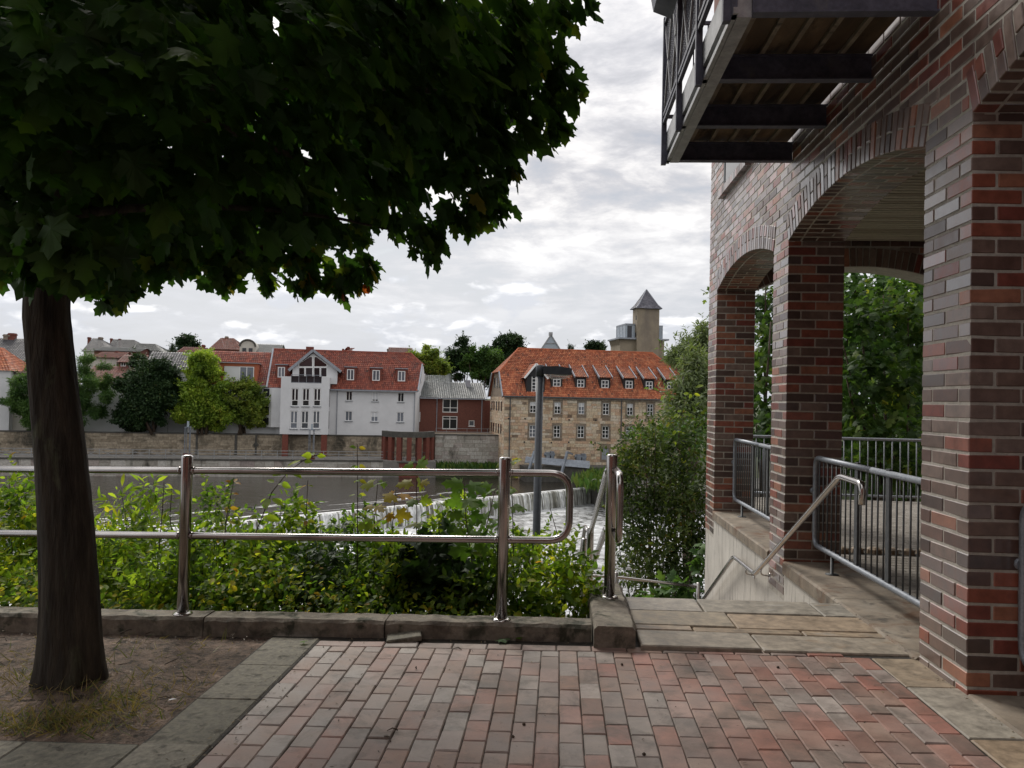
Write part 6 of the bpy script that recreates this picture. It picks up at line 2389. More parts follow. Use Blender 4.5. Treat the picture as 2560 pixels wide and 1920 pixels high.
gx_ = tw.put(m_, 'glass_pavilion', 'paleglass')
m_ = MB()
m_.box(ga_ - 0.06, gb_ + 0.7, TWg + 0.1, TWg + 6.4, zg + 0.002, zg + 0.3)
for k in range(7):
    tt = TWg + 0.2 + k * 1.0
    m_.box(ga_ - 0.06, ga_ - 0.005, tt - 0.06, tt + 0.06, zcor + 0.01, zg)
tw.put(m_, 'pavilion_frame', 'zinc', gx_)
m_ = MB()
m_.box(ga_ + 0.4, gb_ - 0.1, TWg + 0.14, TWg + 0.19, zcor + 0.05, zg - 0.15)
tw.put(m_, 'pavilion_door', 'glass', gx_)
g2a, g2b = fp(*Zt(1395, 1050), TWg)[0], fp(*Zt(1475, 1050), TWg)[0]
m_ = MB()
m_.box(g2a - 0.5, g2b, TWg + 0.3, TWg + 5, zcor + 0.002, zg)
g3 = tw.put(m_, 'glass_pavilion', 'paleglass')
m_ = MB()
m_.box(g2a - 0.5, g2b + 0.05, TWg + 0.25, TWg + 5.05, zg + 0.002, zg + 0.15)
for s in (g2a + 0.1, (g2a + g2b) / 2 + 0.1, g2b - 0.04):
    m_.box(s, s + 0.06, TWg + 0.24, TWg + 0.295, zcor + 0.01, zg)
tw.put(m_, 'pavilion_frame', 'zinc', g3)
# ================================================================== vegetation
def tri_fan(outline, centre):
    n = len(outline)
    V = [centre] + outline
    T = [(0, i + 1, (i + 1) % n + 1) for i in range(n)]
    return np.array(V, float), np.array(T, int)


_half = [(0.0, 0.0), (0.15, -0.07), (0.36, -0.11), (0.28, 0.06), (0.37, 0.16), (0.585, 0.33), (0.46, 0.37), (0.44, 0.51), (0.23, 0.43), (0.25, 0.61), (0.31, 0.74), (0.13, 0.80)]
_out = _half + [(0.0, 1.0)] + [(-x, y) for x, y in _half[:0:-1]]
MAPLE = tri_fan([(x, y, -0.28 * (abs(x) ** 1.6) - 0.10 * max(0, y - 0.3) ** 2 + 0.03 * math.sin(9 * x)) for x, y in _out], (0.0, 0.28, 0.03))
OVATE = (np.array([(0, 0, 0), (0.24, 0.22, 0.05), (0.27, 0.5, 0.05), (0.12, 0.82, 0.0), (0, 1, -0.08), (-0.12, 0.82, 0.0), (-0.27, 0.5, 0.05), (-0.24, 0.22, 0.05), (0, 0.45, -0.03)], float),
         np.array([(8, 0, 1), (8, 1, 2), (8, 2, 3), (8, 3, 4), (8, 4, 5), (8, 5, 6), (8, 6, 7), (8, 7, 0)], int))
LANCE = (np.array([(0, 0, 0), (0.12, 0.35, 0.03), (0.10, 0.65, 0.0), (0, 1, -0.12), (-0.10, 0.65, 0.0), (-0.12, 0.35, 0.03)], float), np.array([(0, 1, 5), (1, 2, 4), (1, 4, 5), (2, 3, 4)], int))
DIAM = (np.array([(0, 0, 0), (0.36, 0.5, 0.08), (0, 1, -0.06), (-0.36, 0.5, 0.08)], float), np.array([(0, 1, 2), (0, 2, 3)], int))
BLADE = (np.array([(-0.03, 0, 0), (0.03, 0, 0), (0.022, 0.5, 0.05), (-0.022, 0.5, 0.05), (0.0, 1, 0.22)], float), np.array([(0, 1, 2), (0, 2, 3), (3, 2, 4)], int))


def nrmz(a): return a / np.maximum(1e-9, np.linalg.norm(a, axis=1, keepdims=True))


def leaf_arrays(P, T, N, size, shape):
    T = nrmz(T)
    N = nrmz(N - T * np.sum(N * T, axis=1, keepdims=True))
    B = np.cross(T, N)
    L, F = shape
    V = P[:, None, :] + size[:, None, None] * (L[None, :, 0:1] * B[:, None, :] + L[None, :, 1:2] * T[:, None, :] + L[None, :, 2:3] * N[:, None, :])
    n, k = len(P), len(L)
    tris = (F[None, :, :] + (np.arange(n) * k)[:, None, None]).reshape(-1, 3)
    return V.reshape(-1, 3), tris


def leaves(name, P, T, N, size, rnd, shape, mat, parent=None, kind=None, off=None):
    V, tris = leaf_arrays(P, T, N, size, shape)
    if off is not None:
        V = V - np.asarray(off)[None, :]
    return fast_mesh(name, V, tris, np.repeat(rnd, len(shape[1])), M[mat], parent, kind)


def blob_points(blobs, dens, rng, shell=0.55):
    """blobs: (centre, radii); returns points, outward directions"""
    Ps, Os = [], []
    for c, r in blobs:
        n = max(6, int(dens * (r[0] * r[1] * r[2]) ** (2 / 3)))
        d = nrmz(rng.normal(size=(n, 3)))
        rad = (rng.random(n) ** shell)[:, None]
        Ps.append(np.asarray(c)[None] + d * rad * np.asarray(r)[None] * rng.uniform(0.85, 1.12, (n, 1)))
        Os.append(d)
    return np.vstack(Ps), np.vstack(Os)


def pblob(x, y, Y, rx, ry, rd=None):
    """ellipsoid seen at pixel (x, y), standing at depth Y, pixel radii rx, ry"""
    c = atY(x, y, Y)
    k = Y / FPX
    return (c, np.array([rx * k, rd if rd else (rx + ry) / 2 * k, ry * k]))


# ------------------------------------------------------------------ maple in the foreground
TBASE = atZ(174, 1715, -0.04)
TTOP = atY(124, 800, 3.92)
mt = empty('maple_tree', (TBASE[0], TBASE[1], gz(TBASE[0])), 'big dark maple tree with leaning trunk overhanging the path at left', 'tree')
moff = (TBASE[0], TBASE[1], gz(TBASE[0]))
rr_ = random.Random(3)
m_ = MB()
nseg, nside = 60, 64
tv, tf = [], []
for i in range(nseg + 1):
    u_ = i / nseg
    z = -0.1 + 3.4 * u_
    zz_n = max(0, min(1, (z - 0) / 1.85))
    cx = TBASE[0] + (TTOP[0] - TBASE[0]) * (zz_n ** 1.1) + (0.02 * math.sin(z * 2.3))
    if z > 2:
        cx += (TTOP[0] - TBASE[0]) * 0.3 * (z - 2)
    cy_ = TBASE[1] + 0.03 * z
    rad = (0.143 - 0.020 * z if z < 2 else 0.103) + 0.018 * math.exp(-max(0, z) / 0.10)
    for k in range(nside):
        w = 2 * math.pi * k / nside
        rr2 = rad * (1 + 0.035 * math.sin(3 * w + 1.0 + 0.4 * z) + 0.02 * math.sin(7 * w + 2 * z) + 0.09 * math.exp(-max(0, z) / 0.12) * math.sin(5 * w + 0.5) + 0.034 * math.sin(17 * w + 3 * math.sin(1.7 * z + w)) * (0.5 + 0.5 * math.sin(2.9 * z + 5 * w)) + rr_.gauss(0, 0.007))
        tv.append((cx + rr2 * math.cos(w), cy_ + rr2 * math.sin(w), z))
for i in range(nseg):
    for k in range(nside):
        tf.append((i * nside + k, i * nside + (k + 1) % nside, (i + 1) * nside + (k + 1) % nside, (i + 1) * nside + k))
m_.add(tv, tf)
m_.build('trunk', M['bark'], mt, moff, True)
top = Vector((TTOP[0] - 0.1, TBASE[1] + 0.09, 3.1))
LIMB = []
for (x, y, Y, rd_) in ((400, 560, 4.8, 0.045), (900, 480, 5.2, 0.045), (1250, 250, 4.8, 0.05), (700, 200, 3.6, 0.05), (250, 300, 3.2, 0.045), (-200, 400, 4.0, 0.05), (620, 640, 5.6, 0.03), (-100, 500, 5.4, 0.04), (1000, 580, 5.4, 0.03), (340, 590, 5.2, 0.025)):
    e_ = Vector(atY(x, y, Y))
    st_ = top + Vector((0, 0, rr_.uniform(-0.75, 0.1)))
    midp = st_.lerp(e_, 0.5) + Vector((rr_.uniform(-0.1, 0.1), rr_.uniform(-0.1, 0.1), 0.25))
    pts = [((1 - t) ** 2) * st_ + 2 * t * (1 - t) * midp + t * t * e_ for t in (0, 0.2, 0.4, 0.6, 0.8, 1)]
    m_ = MB()
    m_.tube(pts, [rd_ * (1 - 0.8 * t) for t in (0, 0.2, 0.4, 0.6, 0.8, 1)], 7)
    m_.build('limb', M['bark'], mt, moff, True)

rng = np.random.default_rng(5)
fringe = [(30, 640, 4.7, 120, 70), (110, 610, 4.9, 120, 90), (215, 640, 4.9, 100, 85), (300, 700, 5.0, 70, 50), (260, 735, 5.0, 45, 28), (360, 650, 5.3, 95, 60), (420, 610, 5.4, 90, 60), (520, 640, 5.6, 80, 45), (560, 690, 5.7, 70, 30), (620, 620, 5.7, 110, 60), (660, 700, 5.8, 36, 32), (730, 640, 5.8, 100, 70),
          (760, 705, 5.8, 50, 32), (850, 680, 5.8, 75, 45), (915, 660, 5.7, 45, 40), (900, 710, 5.8, 40, 22), (850, 725, 5.8, 22, 20), (830, 570, 5.5, 110, 60), (960, 540, 5.3, 90, 45), (1060, 590, 5.2, 75, 40), (1075, 630, 5.2, 35, 18), (1130, 540, 5.2, 80, 55), (1210, 500, 5.2, 75, 50), (1260, 520, 5.2, 32, 25),
          (1270, 430, 5.1, 40, 45), (1180, 420, 4.9, 110, 75), (1280, 350, 4.9, 80, 35), (1370, 335, 4.9, 65, 25), (1395, 295, 4.8, 42, 40), (1420, 235, 4.7, 36, 40), (1375, 190, 4.7, 65, 60), (1395, 110, 4.6, 36, 45), (1390, 35, 4.6, 60, 50), (1455, 12, 4.6, 40, 22)]
bulk = [(150, 500, 4.3, 230, 110), (450, 520, 4.8, 170, 100), (700, 500, 5.0, 180, 110), (950, 440, 4.9, 170, 90), (1150, 330, 4.6, 150, 110), (1270, 250, 4.6, 120, 100), (1260, 100, 4.3, 125, 120), (1100, 150, 4.0, 180, 150), (900, 280, 4.0, 190, 130), (650, 350, 3.9, 200, 130), (380, 380, 3.6, 220, 140), (120, 330, 3.4, 230, 150),
        (-100, 450, 3.8, 200, 160), (120, 560, 3.45, 150, 90), (40, 610, 3.5, 110, 70), (190, 630, 3.5, 110, 65), (120, 670, 3.55, 70, 32), (60, 120, 3.0, 260, 150), (420, 150, 3.1, 260, 140), (400, 20, 3.6, 260, 110), (250, -20, 4.6, 300, 120), (600, -10, 4.4, 280, 120), (750, 120, 3.4, 230, 140), (1000, 20, 3.6, 200, 120), (600, 480, 5.6, 280, 100), (850, 380, 5.8, 260, 140), (300, 450, 5.4, 280, 140), (1050, 250, 5.6, 230, 160), (1220, 120, 5.4, 160, 150), (500, 250, 5.2, 330, 170), (900, 100, 5.2, 330, 160), (100, 200, 5.0, 330, 180)]
blobs = [pblob(*b) for b in fringe]
nfr = len(blobs)
P1, O1 = blob_points(blobs, 1500, rng, 0.5)
P2_, O2 = blob_points([pblob(*b) for b in bulk], 800, rng, 0.42)
# the dome of the crown above the picture
big = [((-2.4, 4.1, 5.0), (2.9, 2.7, 1.5)), ((-0.9, 4.6, 4.7), (1.4, 1.6, 1.2)), ((-2.2, 2.6, 4.3), (2.0, 1.2, 1.2)), ((-3.9, 4.1, 3.7), (1.2, 1.4, 1.2))]
P3_, O3 = blob_points(big, 420, rng, 0.4)
P = np.vstack([P1, P2_, P3_])
O = np.vstack([O1, O2, O3])
n = len(P)
cc = np.array([TTOP[0], TBASE[1], 3.6])
outw = nrmz((P - cc) * np.array([1, 1, 0.4]))
Nn = outw * 0.75 + np.array([0, 0, 0.65]) + rng.normal(0, 0.38, (n, 3))
Tt = outw * 0.55 + np.array([0, 0, -0.75]) + rng.normal(0, 0.35, (n, 3))
size = np.clip(rng.normal(0.15, 0.035, n), 0.07, 0.22)
size[:len(P1)] *= 0.74
rn = np.clip(rng.random(n) * 0.88, 0, 1)
edge_ = np.zeros(n, bool)
edge_[:len(P1)] = True
pick = edge_ & (rng.random(n) < 0.16)
rn[pick] = rng.uniform(0.86, 0.97, pick.sum())
px = np.array([project(p) for p in P])
red = edge_ & (px[:, 0] > 820) & (px[:, 0] < 960) & (px[:, 1] > 690) & (rng.random(n) < 0.10)
rn[red] = 0.99
# the 300 leaves that show largest become parts of their own
vis = (px[:, 0] > 0) & (px[:, 0] < 2560) & (px[:, 1] > 0) & (px[:, 1] < 1920)
facing = np.abs(np.sum(nrmz(Nn) * nrmz(P - CAM), axis=1))
sc_ = np.where(vis, size * facing / px[:, 2], 0)
single = np.argsort(-sc_)[:300]
mask = np.ones(n, bool)
mask[single] = False
crown = leaves('crown', P[mask], Tt[mask], Nn[mask], size[mask], rn[mask], MAPLE, 'maple', mt, 'stuff', moff)
lm_ = bpy.data.meshes.new('leaf')
lm_.from_pydata([tuple(v) for v in MAPLE[0]], [], [tuple(int(i) for i in t) for t in MAPLE[1]])
lm_.materials.append(M['maple_o'])
for k in single:
    T_ = Vector(Tt[k]).normalized()
    N_ = Vector(Nn[k])
    N_ = (N_ - T_ * N_.dot(T_)).normalized()
    B_ = T_.cross(N_)
    s = size[k]
    p = P[k] - np.array(moff)
    mw = Matrix(((B_.x * s, T_.x * s, N_.x * s, p[0]), (B_.y * s, T_.y * s, N_.y * s, p[1]), (B_.z * s, T_.z * s, N_.z * s, p[2]), (0, 0, 0, 1)))
    inst('leaf', lm_, mw, crown)

# grass, twigs and fallen leaves on the bed and the paving
rng = np.random.default_rng(8)
gp = []
for (x, y, n_, r_) in ((-2.46, 3.86, 260, 0.2), (-2.08, 3.68, 260, 0.15), (-2.28, 3.40, 520, 0.13), (-2.75, 3.6, 160, 0.25), (-2.05, 3.5, 260, 0.12), (-3.0, 4.2, 200, 0.3), (-2.35, 4.45, 60, 0.3), (-2.0, 4.2, 20, 0.2), (-3.2, 3.7, 160, 0.35), (-1.85, 3.9, 60, 0.12), (-2.6, 4.75, 60, 0.3)):
    q = np.column_stack([rng.normal(x, r_, n_), rng.normal(y, r_ * 0.7, n_)])
    gp.append(q[(q[:, 0] < -1.76) & (q[:, 1] > 3.29) & (q[:, 1] < 4.79)])
gp = np.vstack(gp)
d = np.hypot(gp[:, 0] + 2.46, gp[:, 1] - 3.86)
gp = gp[d > 0.13]
gP = np.column_stack([gp, gp[:, 0] * TILT - 0.005 + 0.06 * np.exp(-((np.hypot(gp[:, 0] + 2.46, gp[:, 1] - 3.86)) / 0.35) ** 2)])
n = len(gP)
leaves('grass', gP, np.column_stack([rng.normal(0, 0.75, n), rng.normal(0, 0.75, n), rng.uniform(0.35, 1.0, n)]), rng.normal(size=(n, 3)), rng.uniform(0.025, 0.10, n), np.clip(rng.normal(0.58, 0.28, n), 0, 1), BLADE, 'grass', None, 'stuff')
twl = []
for k in range(30):
    x, y = rng.uniform(-3.4, -1.8), rng.uniform(3.4, 4.75)
    if k > 24:
        x, y = rng.uniform(-1.3, 1.6), rng.uniform(3.2, 4.6)
    a = rng.uniform(0, math.pi)
    l = rng.uniform(0.04, 0.14) * (0.5 if k > 24 else 1)
    z = gz(x) + (0.012 if k <= 24 else 0.004)
    m_ = MB()
    m_.tube([(x, y, z), (x + l * 0.5 * math.cos(a), y + l * 0.5 * math.sin(a), z + 0.008), (x + l * math.cos(a + 0.25), y + l * math.sin(a + 0.25), z)], [0.0035, 0.003, 0.0015], 5)
    o = m_.build('twig', M['twig'], off=(x, y, z))
    o.location = (x, y, z)
    where = 'lying on the bare soil round the tree' if k <= 24 else 'lying on the red brick paving'
    tag(o, 'thin dry brown twig ' + where, 'twig', 'twigs on the soil' if k <= 24 else 'twigs on the paving')
for (x, y, lab, mat, sz) in ((752, 1598, 'pale crumpled leaf at the foot of the kerb, left of the loose brick', 'sapling', 0.05), (1245, 1605, 'fallen green maple leaf on the paving below the middle post', 'maple', 0.09), (1290, 1600, 'small fallen leaf beside the green maple leaf at the kerb', 'sapling', 0.05), (420, 1740, 'small whitish scrap lying on the soil beside the slab edging', 'blind', 0.04)):
    p = atZ(x, y, 0.0)
    o = leaves('fallen_leaf' if mat != 'blind' else 'paper_scrap', np.array([[0, 0, 0.012]]), np.array([[0.8, 0.4, 0.1]]), np.array([[0, 0.1, 1.0]]), np.array([sz]), np.array([0.4]), MAPLE if mat != 'blind' else OVATE, mat)
    o.location = (p[0], p[1], gz(p[0]) + 0.004)
    tag(o, lab, 'leaf' if mat != 'blind' else 'scrap')
for k, (x, y) in enumerate(((1555, 1657), (1945, 1672), (1282, 1830), (1310, 1800), (1610, 1880))):
    p = atZ(x, y, 0.02)
    m_ = MB()
    m_.lathe((0, 0, 0), [(0.007, 0), (0.009, 0.004), (0.004, 0.009), (0.001, 0.010)], 6)
    o = m_.build('clod', M['twig'])
    o.location = (p[0], p[1], gz(p[0]) + 0.001)
    tag(o, 'small dark dirt crumb lying on the red brick paving', 'dirt crumb', 'dirt crumbs on the paving')

rng = np.random.default_rng(19)
n = 1500
lx = np.concatenate([rng.uniform(-4.0, -1.78, 900), rng.normal(-1.42, 0.05, 160), rng.uniform(-1.4, 1.8, 200), rng.uniform(-1.3, 1.2, 140), np.full(100, 2.03) + rng.normal(0, 0.012, 100)])
ly = np.concatenate([rng.uniform(3.3, 4.78, 900), rng.uniform(3.0, 4.7, 160), rng.uniform(3.0, 4.6, 200), rng.normal(4.76, 0.03, 140), rng.uniform(3.0, 5.8, 100)])
lz = lx * TILT + 0.004 + np.where(lx < -1.75, 0.008 + 0.05 * np.exp(-(np.hypot(lx + 2.46, ly - 3.86) / 0.35) ** 2), 0.0) + np.where(ly > 4.66, np.where(lx > 1.9, 0.02, 0.0), 0)
leaves('leaf_litter', np.column_stack([lx, ly, lz]), np.column_stack([rng.normal(0, 1, n), rng.normal(0, 1, n), rng.normal(0, 0.1, n)]), np.column_stack([rng.normal(0, 0.3, n), rng.normal(0, 0.3, n), np.ones(n)]), rng.uniform(0.006, 0.026, n), rng.random(n), LANCE, 'litter', None, 'stuff')


# ------------------------------------------------------------------ shrubs behind the railing
def sprig_points(blobs, n, L, size, rng, upb):
    Ps, Ts, Ns = [], [], []
    w = np.array([b[1][0] * b[1][2] for b in blobs])
    for k in rng.choice(len(blobs), n, p=w / w.sum()):
        c, r = blobs[k]
        d = rng.normal(size=3)
        d[2] = abs(d[2]) * upb
        d /= np.linalg.norm(d)
        st = np.asarray(c) + d * np.asarray(r) * 0.75
        g = d * np.array([0.7, 0.7, 1]) + np.array([0, 0, 0.45 * upb]) + rng.normal(0, 0.2, 3)
        g /= np.linalg.norm(g)
        l = L * rng.uniform(0.4, 1.2)
        m_n = max(4, int(l / (size * 0.33)))
        for q in range(m_n):
            f = (q + 0.5) / m_n
            sd_ = rng.normal(size=3)
            sd_ -= g * sd_.dot(g)
            sd_ /= np.linalg.norm(sd_)
            Ps.append(st + g * l * f - np.array([0, 0, 0.25 * l * f * f]))
            Ts.append(sd_ + g * 0.7)
            Ns.append(g * 0.6 + np.array([0, 0, 0.5]) + rng.normal(0, 0.3, 3))
    return np.array(Ps), np.array(Ts), np.array(Ns)


def shrub(name, label, cat, blobs, dens, size, shape, mat, group=None, seed=1, stems=5, base=None, up=0.55, rlo=0.0, rhi=1.0, shell=0.55, smooth_tip=0.3, stemr=0.008, sprigs=0, sprigL=0.3, upb=1.0):
    rng = np.random.default_rng(seed)
    P, O = blob_points(blobs, dens, rng, shell)
    n = len(P)
    c0 = np.mean([b[0] for b in blobs], axis=0)
    if base is None:
        base = (c0[0], c0[1], ter(c0[0], c0[1]))
    e = empty(name, base, label, cat, group)
    Nn = O * 0.5 + np.array([0, 0, up]) + rng.normal(0, 0.45, (n, 3))
    Tt = O * 0.8 + np.array([0, 0, -smooth_tip]) + rng.normal(0, 0.5, (n, 3))
    if sprigs:
        p2, t2, n2 = sprig_points(blobs, sprigs, sprigL, size, rng, upb)
        P, Tt, Nn = np.vstack([P, p2]), np.vstack([Tt, t2]), np.vstack([Nn, n2])
        n = len(P)
    sz = rng.uniform(size * 0.45, size * 1.3, n)
    patch = 0.5 + 0.5 * np.sin(P[:, 0] * 5.1 / max(size * 14, 0.4) + 2.0 * np.sin(P[:, 2] * 4.0 / max(size * 14, 0.4)))
    rn = np.clip(rlo + (rhi - rlo) * (0.55 * rng.random(n) ** 1.4 + 0.3 * patch + 0.12 * rng.normal(size=n)), 0, 1)
    leaves('foliage', P, Tt, Nn, sz, rn, shape, mat, e, None, base)
    m_ = MB()
    for k in range(stems):
        b = blobs[k % len(blobs)]
        tip = Vector(b[0]) + Vector((rng.normal(0, b[1][0] * 0.4), rng.normal(0, b[1][1] * 0.4), b[1][2] * 0.6))
        st_ = Vector(base) + Vector((rng.normal(0, 0.05 + stemr * 2), rng.normal(0, 0.05 + stemr * 2), -0.05))
        md = st_.lerp(tip, 0.55) + Vector((rng.normal(0, 0.08), rng.normal(0, 0.08), 0.05))
        pts = [((1 - t) ** 2) * st_ + 2 * t * (1 - t) * md + t * t * tip for t in (0, 0.25, 0.5, 0.75, 1)]
        s_ = MB()
        s_.tube(pts, [stemr * (1 - 0.75 * t) for t in (0, 0.25, 0.5, 0.75, 1)], 6)
        s_.build('stem' if stemr < 0.03 else 'trunk', M['twig'], e, base, True)
    return e


rs = random.Random(17)
SH = [(-60, 1430, 5.6, 'OV', 'shrub', 'broad-leaved yellow green shrub at the left edge behind the railing'),
      (40, 1300, 6.2, 'OV', 'shrub', 'tall yellowing shrub left of the maple trunk behind the railing'),
      (260, 1440, 5.6, 'OV', 'shrub', 'leafy green shrub just right of the maple trunk behind the kerb'),
      (330, 1330, 6.3, 'LA', 'shrub', 'shrub with narrow pointed leaves before the glittering water'),
      (430, 1450, 5.5, 'OV', 'shrub', 'bright green shrub around the left railing post'),
      (560, 1360, 6.2, 'OV', 'shrub', 'loose shrub with yellow flecks right of the left railing post'),
      (620, 1460, 5.5, 'OV', 'shrub', 'low green shrub under the lower rail, second from the left post'),
      (720, 1350, 6.4, 'OV', 'shrub', 'tall tangled shrub below the arching bramble shoot'),
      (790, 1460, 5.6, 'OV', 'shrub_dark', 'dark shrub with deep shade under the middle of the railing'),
      (900, 1390, 6.3, 'OV', 'shrub', 'shrub with small reddish leaves left of the middle of the railing'),
      (960, 1465, 5.6, 'OV', 'shrub', 'green shrub at the kerb left of the large dark leaves'),
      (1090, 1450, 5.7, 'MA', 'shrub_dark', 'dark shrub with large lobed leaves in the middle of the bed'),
      (1110, 1360, 6.5, 'OV', 'shrub', 'light shrub before the foam, left of the right railing post'),
      (1230, 1470, 5.6, 'OV', 'shrub', 'low shrub round the foot of the right railing post'),
      (1340, 1430, 6.0, 'OV', 'shrub', 'shrub with small yellow leaves right of the right railing post'),
      (1420, 1490, 5.6, 'OV', 'shrub', 'low shrub beside the corner kerb stone'),
      (150, 1380, 6.4, 'OV', 'shrub', 'shrub hidden behind the maple trunk')]
for k, (x, y, Y, sh, mt_, lab) in enumerate(SH):
    far = Y > 6
    bl_ = [pblob(x, y, Y, 95, 75, 0.28), pblob(x - 55 + rs.uniform(-15, 15), y + rs.uniform(10, 40), Y - 0.1, 65, 60, 0.22), pblob(x + 60, y + rs.uniform(5, 40), Y, 65, 60, 0.22), pblob(x + rs.uniform(-30, 30), y - rs.uniform(55, 85), Y + 0.1, 60, 50, 0.2), pblob(x + rs.uniform(-60, 60), y - rs.uniform(70, 120) * (1.0 if x < 800 else 0.6), Y + 0.15, 34, 40, 0.16)]
    if far:
        bl_.append(pblob(x + rs.uniform(-20, 20), y + 90, Y - 0.1, 90, 70, 0.25))
    shp = {'OV': OVATE, 'LA': LANCE, 'MA': MAPLE}[sh]
    sz = {'OV': (0.060, 0.075, 0.052)[k % 3], 'LA': 0.11, 'MA': 0.13}[sh] * (0.8 if mt_ == 'shrub' and k % 3 == 1 else 1.0)
    dn = {'OV': 5600, 'LA': 4000, 'MA': 1500}[sh] * (0.8 if far else 1.0)
    shrub('shrub', lab, 'shrub', bl_, dn, sz, shp, mt_, 'shrubs behind the railing', 100 + k, 7, rlo=0.0 if x > 500 else 0.12, rhi=0.95 if x > 300 else 1.05, sprigs=26, sprigL=0.24)
for k, x in enumerate((60, 210, 350, 500, 650, 800, 960, 1120)):
    bl_ = [pblob(x, 1450, 7.4, 100, 75, 0.4), pblob(x + 50, 1490, 7.2, 90, 70, 0.4), pblob(x - 20, 1400 - 14 * (k % 3), 7.6, 70, 50, 0.35)]
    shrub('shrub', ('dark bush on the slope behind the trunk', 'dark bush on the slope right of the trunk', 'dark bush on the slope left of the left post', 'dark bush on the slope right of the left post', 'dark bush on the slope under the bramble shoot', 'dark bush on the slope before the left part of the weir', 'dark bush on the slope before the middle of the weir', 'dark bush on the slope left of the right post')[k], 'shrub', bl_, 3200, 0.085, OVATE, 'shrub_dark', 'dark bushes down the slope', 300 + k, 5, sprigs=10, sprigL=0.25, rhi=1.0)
# low tangle right behind the kerb
rng = np.random.default_rng(33)
n = 10000
xx = rng.uniform(-7.0, 0.2, n)
yy = 5.02 + rng.random(n) ** 1.3 * 0.75
zz = np.array([ter(a, b) for a, b in zip(xx, yy)]) + rng.random(n) * (0.16 + 0.30 * (0.5 + 0.5 * np.sin(xx * 3.1 + 1.5 * np.sin(xx * 1.3 + yy * 2.0))))
leaves('ground_cover', np.column_stack([xx, yy, zz]), np.column_stack([rng.normal(0, 0.6, n), rng.normal(-0.5, 0.5, n), rng.normal(-0.2, 0.4, n)]), np.column_stack([rng.normal(0, 0.4, n), rng.normal(-0.4, 0.4, n), np.full(n, 0.7)]), rng.uniform(0.025, 0.065, n), np.clip(rng.random(n) ** 1.3, 0, 1), OVATE, 'shrub', None, 'stuff')


def sapling(label, pts, Y, nodes, size, mat='sapling', shape=MAPLE, rlo=0.1, rhi=0.5, seed=1, side=0.09, name='sapling', basez=None):
    rng = np.random.default_rng(seed)
    W = [atY(x, y, Y + 0.02 * i) for i, (x, y) in enumerate(pts)]
    b = W[0].copy()
    b[2] = ter(b[0], b[1]) - 0.03 if basez is None else basez
    path = [Vector(b)] + [Vector(w) for w in W]
    e = empty(name, tuple(b), label, 'plant', 'saplings and shoots behind the railing')
    m_ = MB()
    m_.tube(path, [0.006] + [0.0045 * (1 - 0.6 * i / len(W)) for i in range(len(W))], 6)
    m_.build('stem', M['twig'], e, tuple(b), True)
    Ps, Ts, Ns, Ss, Rs = [], [], [], [], []
    seg = [(path[i], path[i + 1]) for i in range(len(path) - 1)]
    tot = sum((q - p).length for p, q in seg)
    for f in nodes:
        d = f * tot
        for p, q in seg:
            l = (q - p).length
            if d <= l:
                c = p.lerp(q, d / l)
                break
            d -= l
        else:
            c = path[-1]
        a0 = rng.uniform(0, math.pi)
        for a in (a0, a0 + 2.1 + rng.normal(0, 0.3), a0 + 4.2 + rng.normal(0, 0.3)):
            o = np.array([math.cos(a), 0.6 * math.sin(a), 0.25])
            Ps.append(np.array(c) + o * size * side * 4 * rng.uniform(0.6, 1.2))
            Ts.append(o + np.array([0, 0, -0.5]) + rng.normal(0, 0.2, 3))
            Ns.append(np.array([0.0, -0.55, 0.7]) + rng.normal(0, 0.3, 3))
            Ss.append(size * rng.uniform(0.75, 1.35))
            Rs.append(rng.uniform(rlo, rhi))
    for k in range(len(Ps)):
        o = leaves('leaf', np.array([Ps[k]]), np.array([Ts[k]]), np.array([Ns[k]]), np.array([Ss[k]]), np.array([Rs[k]]), shape, mat, e, None, tuple(b))
    return e


sapling('arching bramble shoot with bright round leaves reaching above the top rail', [(640, 1330), (680, 1230), (720, 1180), (760, 1150), (800, 1135)], 5.6, (0.45, 0.55, 0.65, 0.74, 0.82, 0.9, 0.97), 0.085, 'shrub', OVATE, 0.45, 0.75, 2)
sapling('thin upright shoot with small leaf whorls rising in front of the pergola', [(893, 1400), (894, 1250), (893, 1110)], 5.7, (0.62, 0.72, 0.8, 0.88, 0.98), 0.05, 'sapling', OVATE, 0.3, 0.85, 3)
sapling('maple sapling with two yellow leaves below the top rail', [(935, 1420), (936, 1300), (945, 1200)], 5.7, (0.7, 0.82, 0.97), 0.10, 'sapling', MAPLE, 0.3, 0.85, 4)
sapling('orange leaved maple sapling in the middle below the top rail', [(985, 1420), (980, 1320), (990, 1225)], 5.8, (0.82, 0.96), 0.10, 'sapling', MAPLE, 0.8, 1.0, 5)
sapling('tall maple sapling with green and yellow leaves by the weir', [(1040, 1440), (1042, 1300), (1040, 1150)], 5.7, (0.62, 0.76, 0.86, 0.97), 0.10, 'sapling', MAPLE, 0.35, 0.8, 6)
sapling('green maple sapling with several pairs of leaves left of the right post', [(1185, 1440), (1165, 1300), (1160, 1205)], 5.6, (0.55, 0.66, 0.78, 0.88, 0.98), 0.12, 'sapling', MAPLE, 0.0, 0.45, 7)
sapling('leaning green sapling just left of the right post', [(1190, 1450), (1215, 1320), (1240, 1215)], 5.7, (0.6, 0.75, 0.87, 0.97), 0.11, 'sapling', MAPLE, 0.05, 0.5, 8)
sapling('yellow topped maple sapling peeping over the right post', [(1285, 1440), (1282, 1300), (1277, 1145)], 5.6, (0.72, 0.82, 0.91, 0.98), 0.085, 'sapling', MAPLE, 0.3, 0.8, 9)
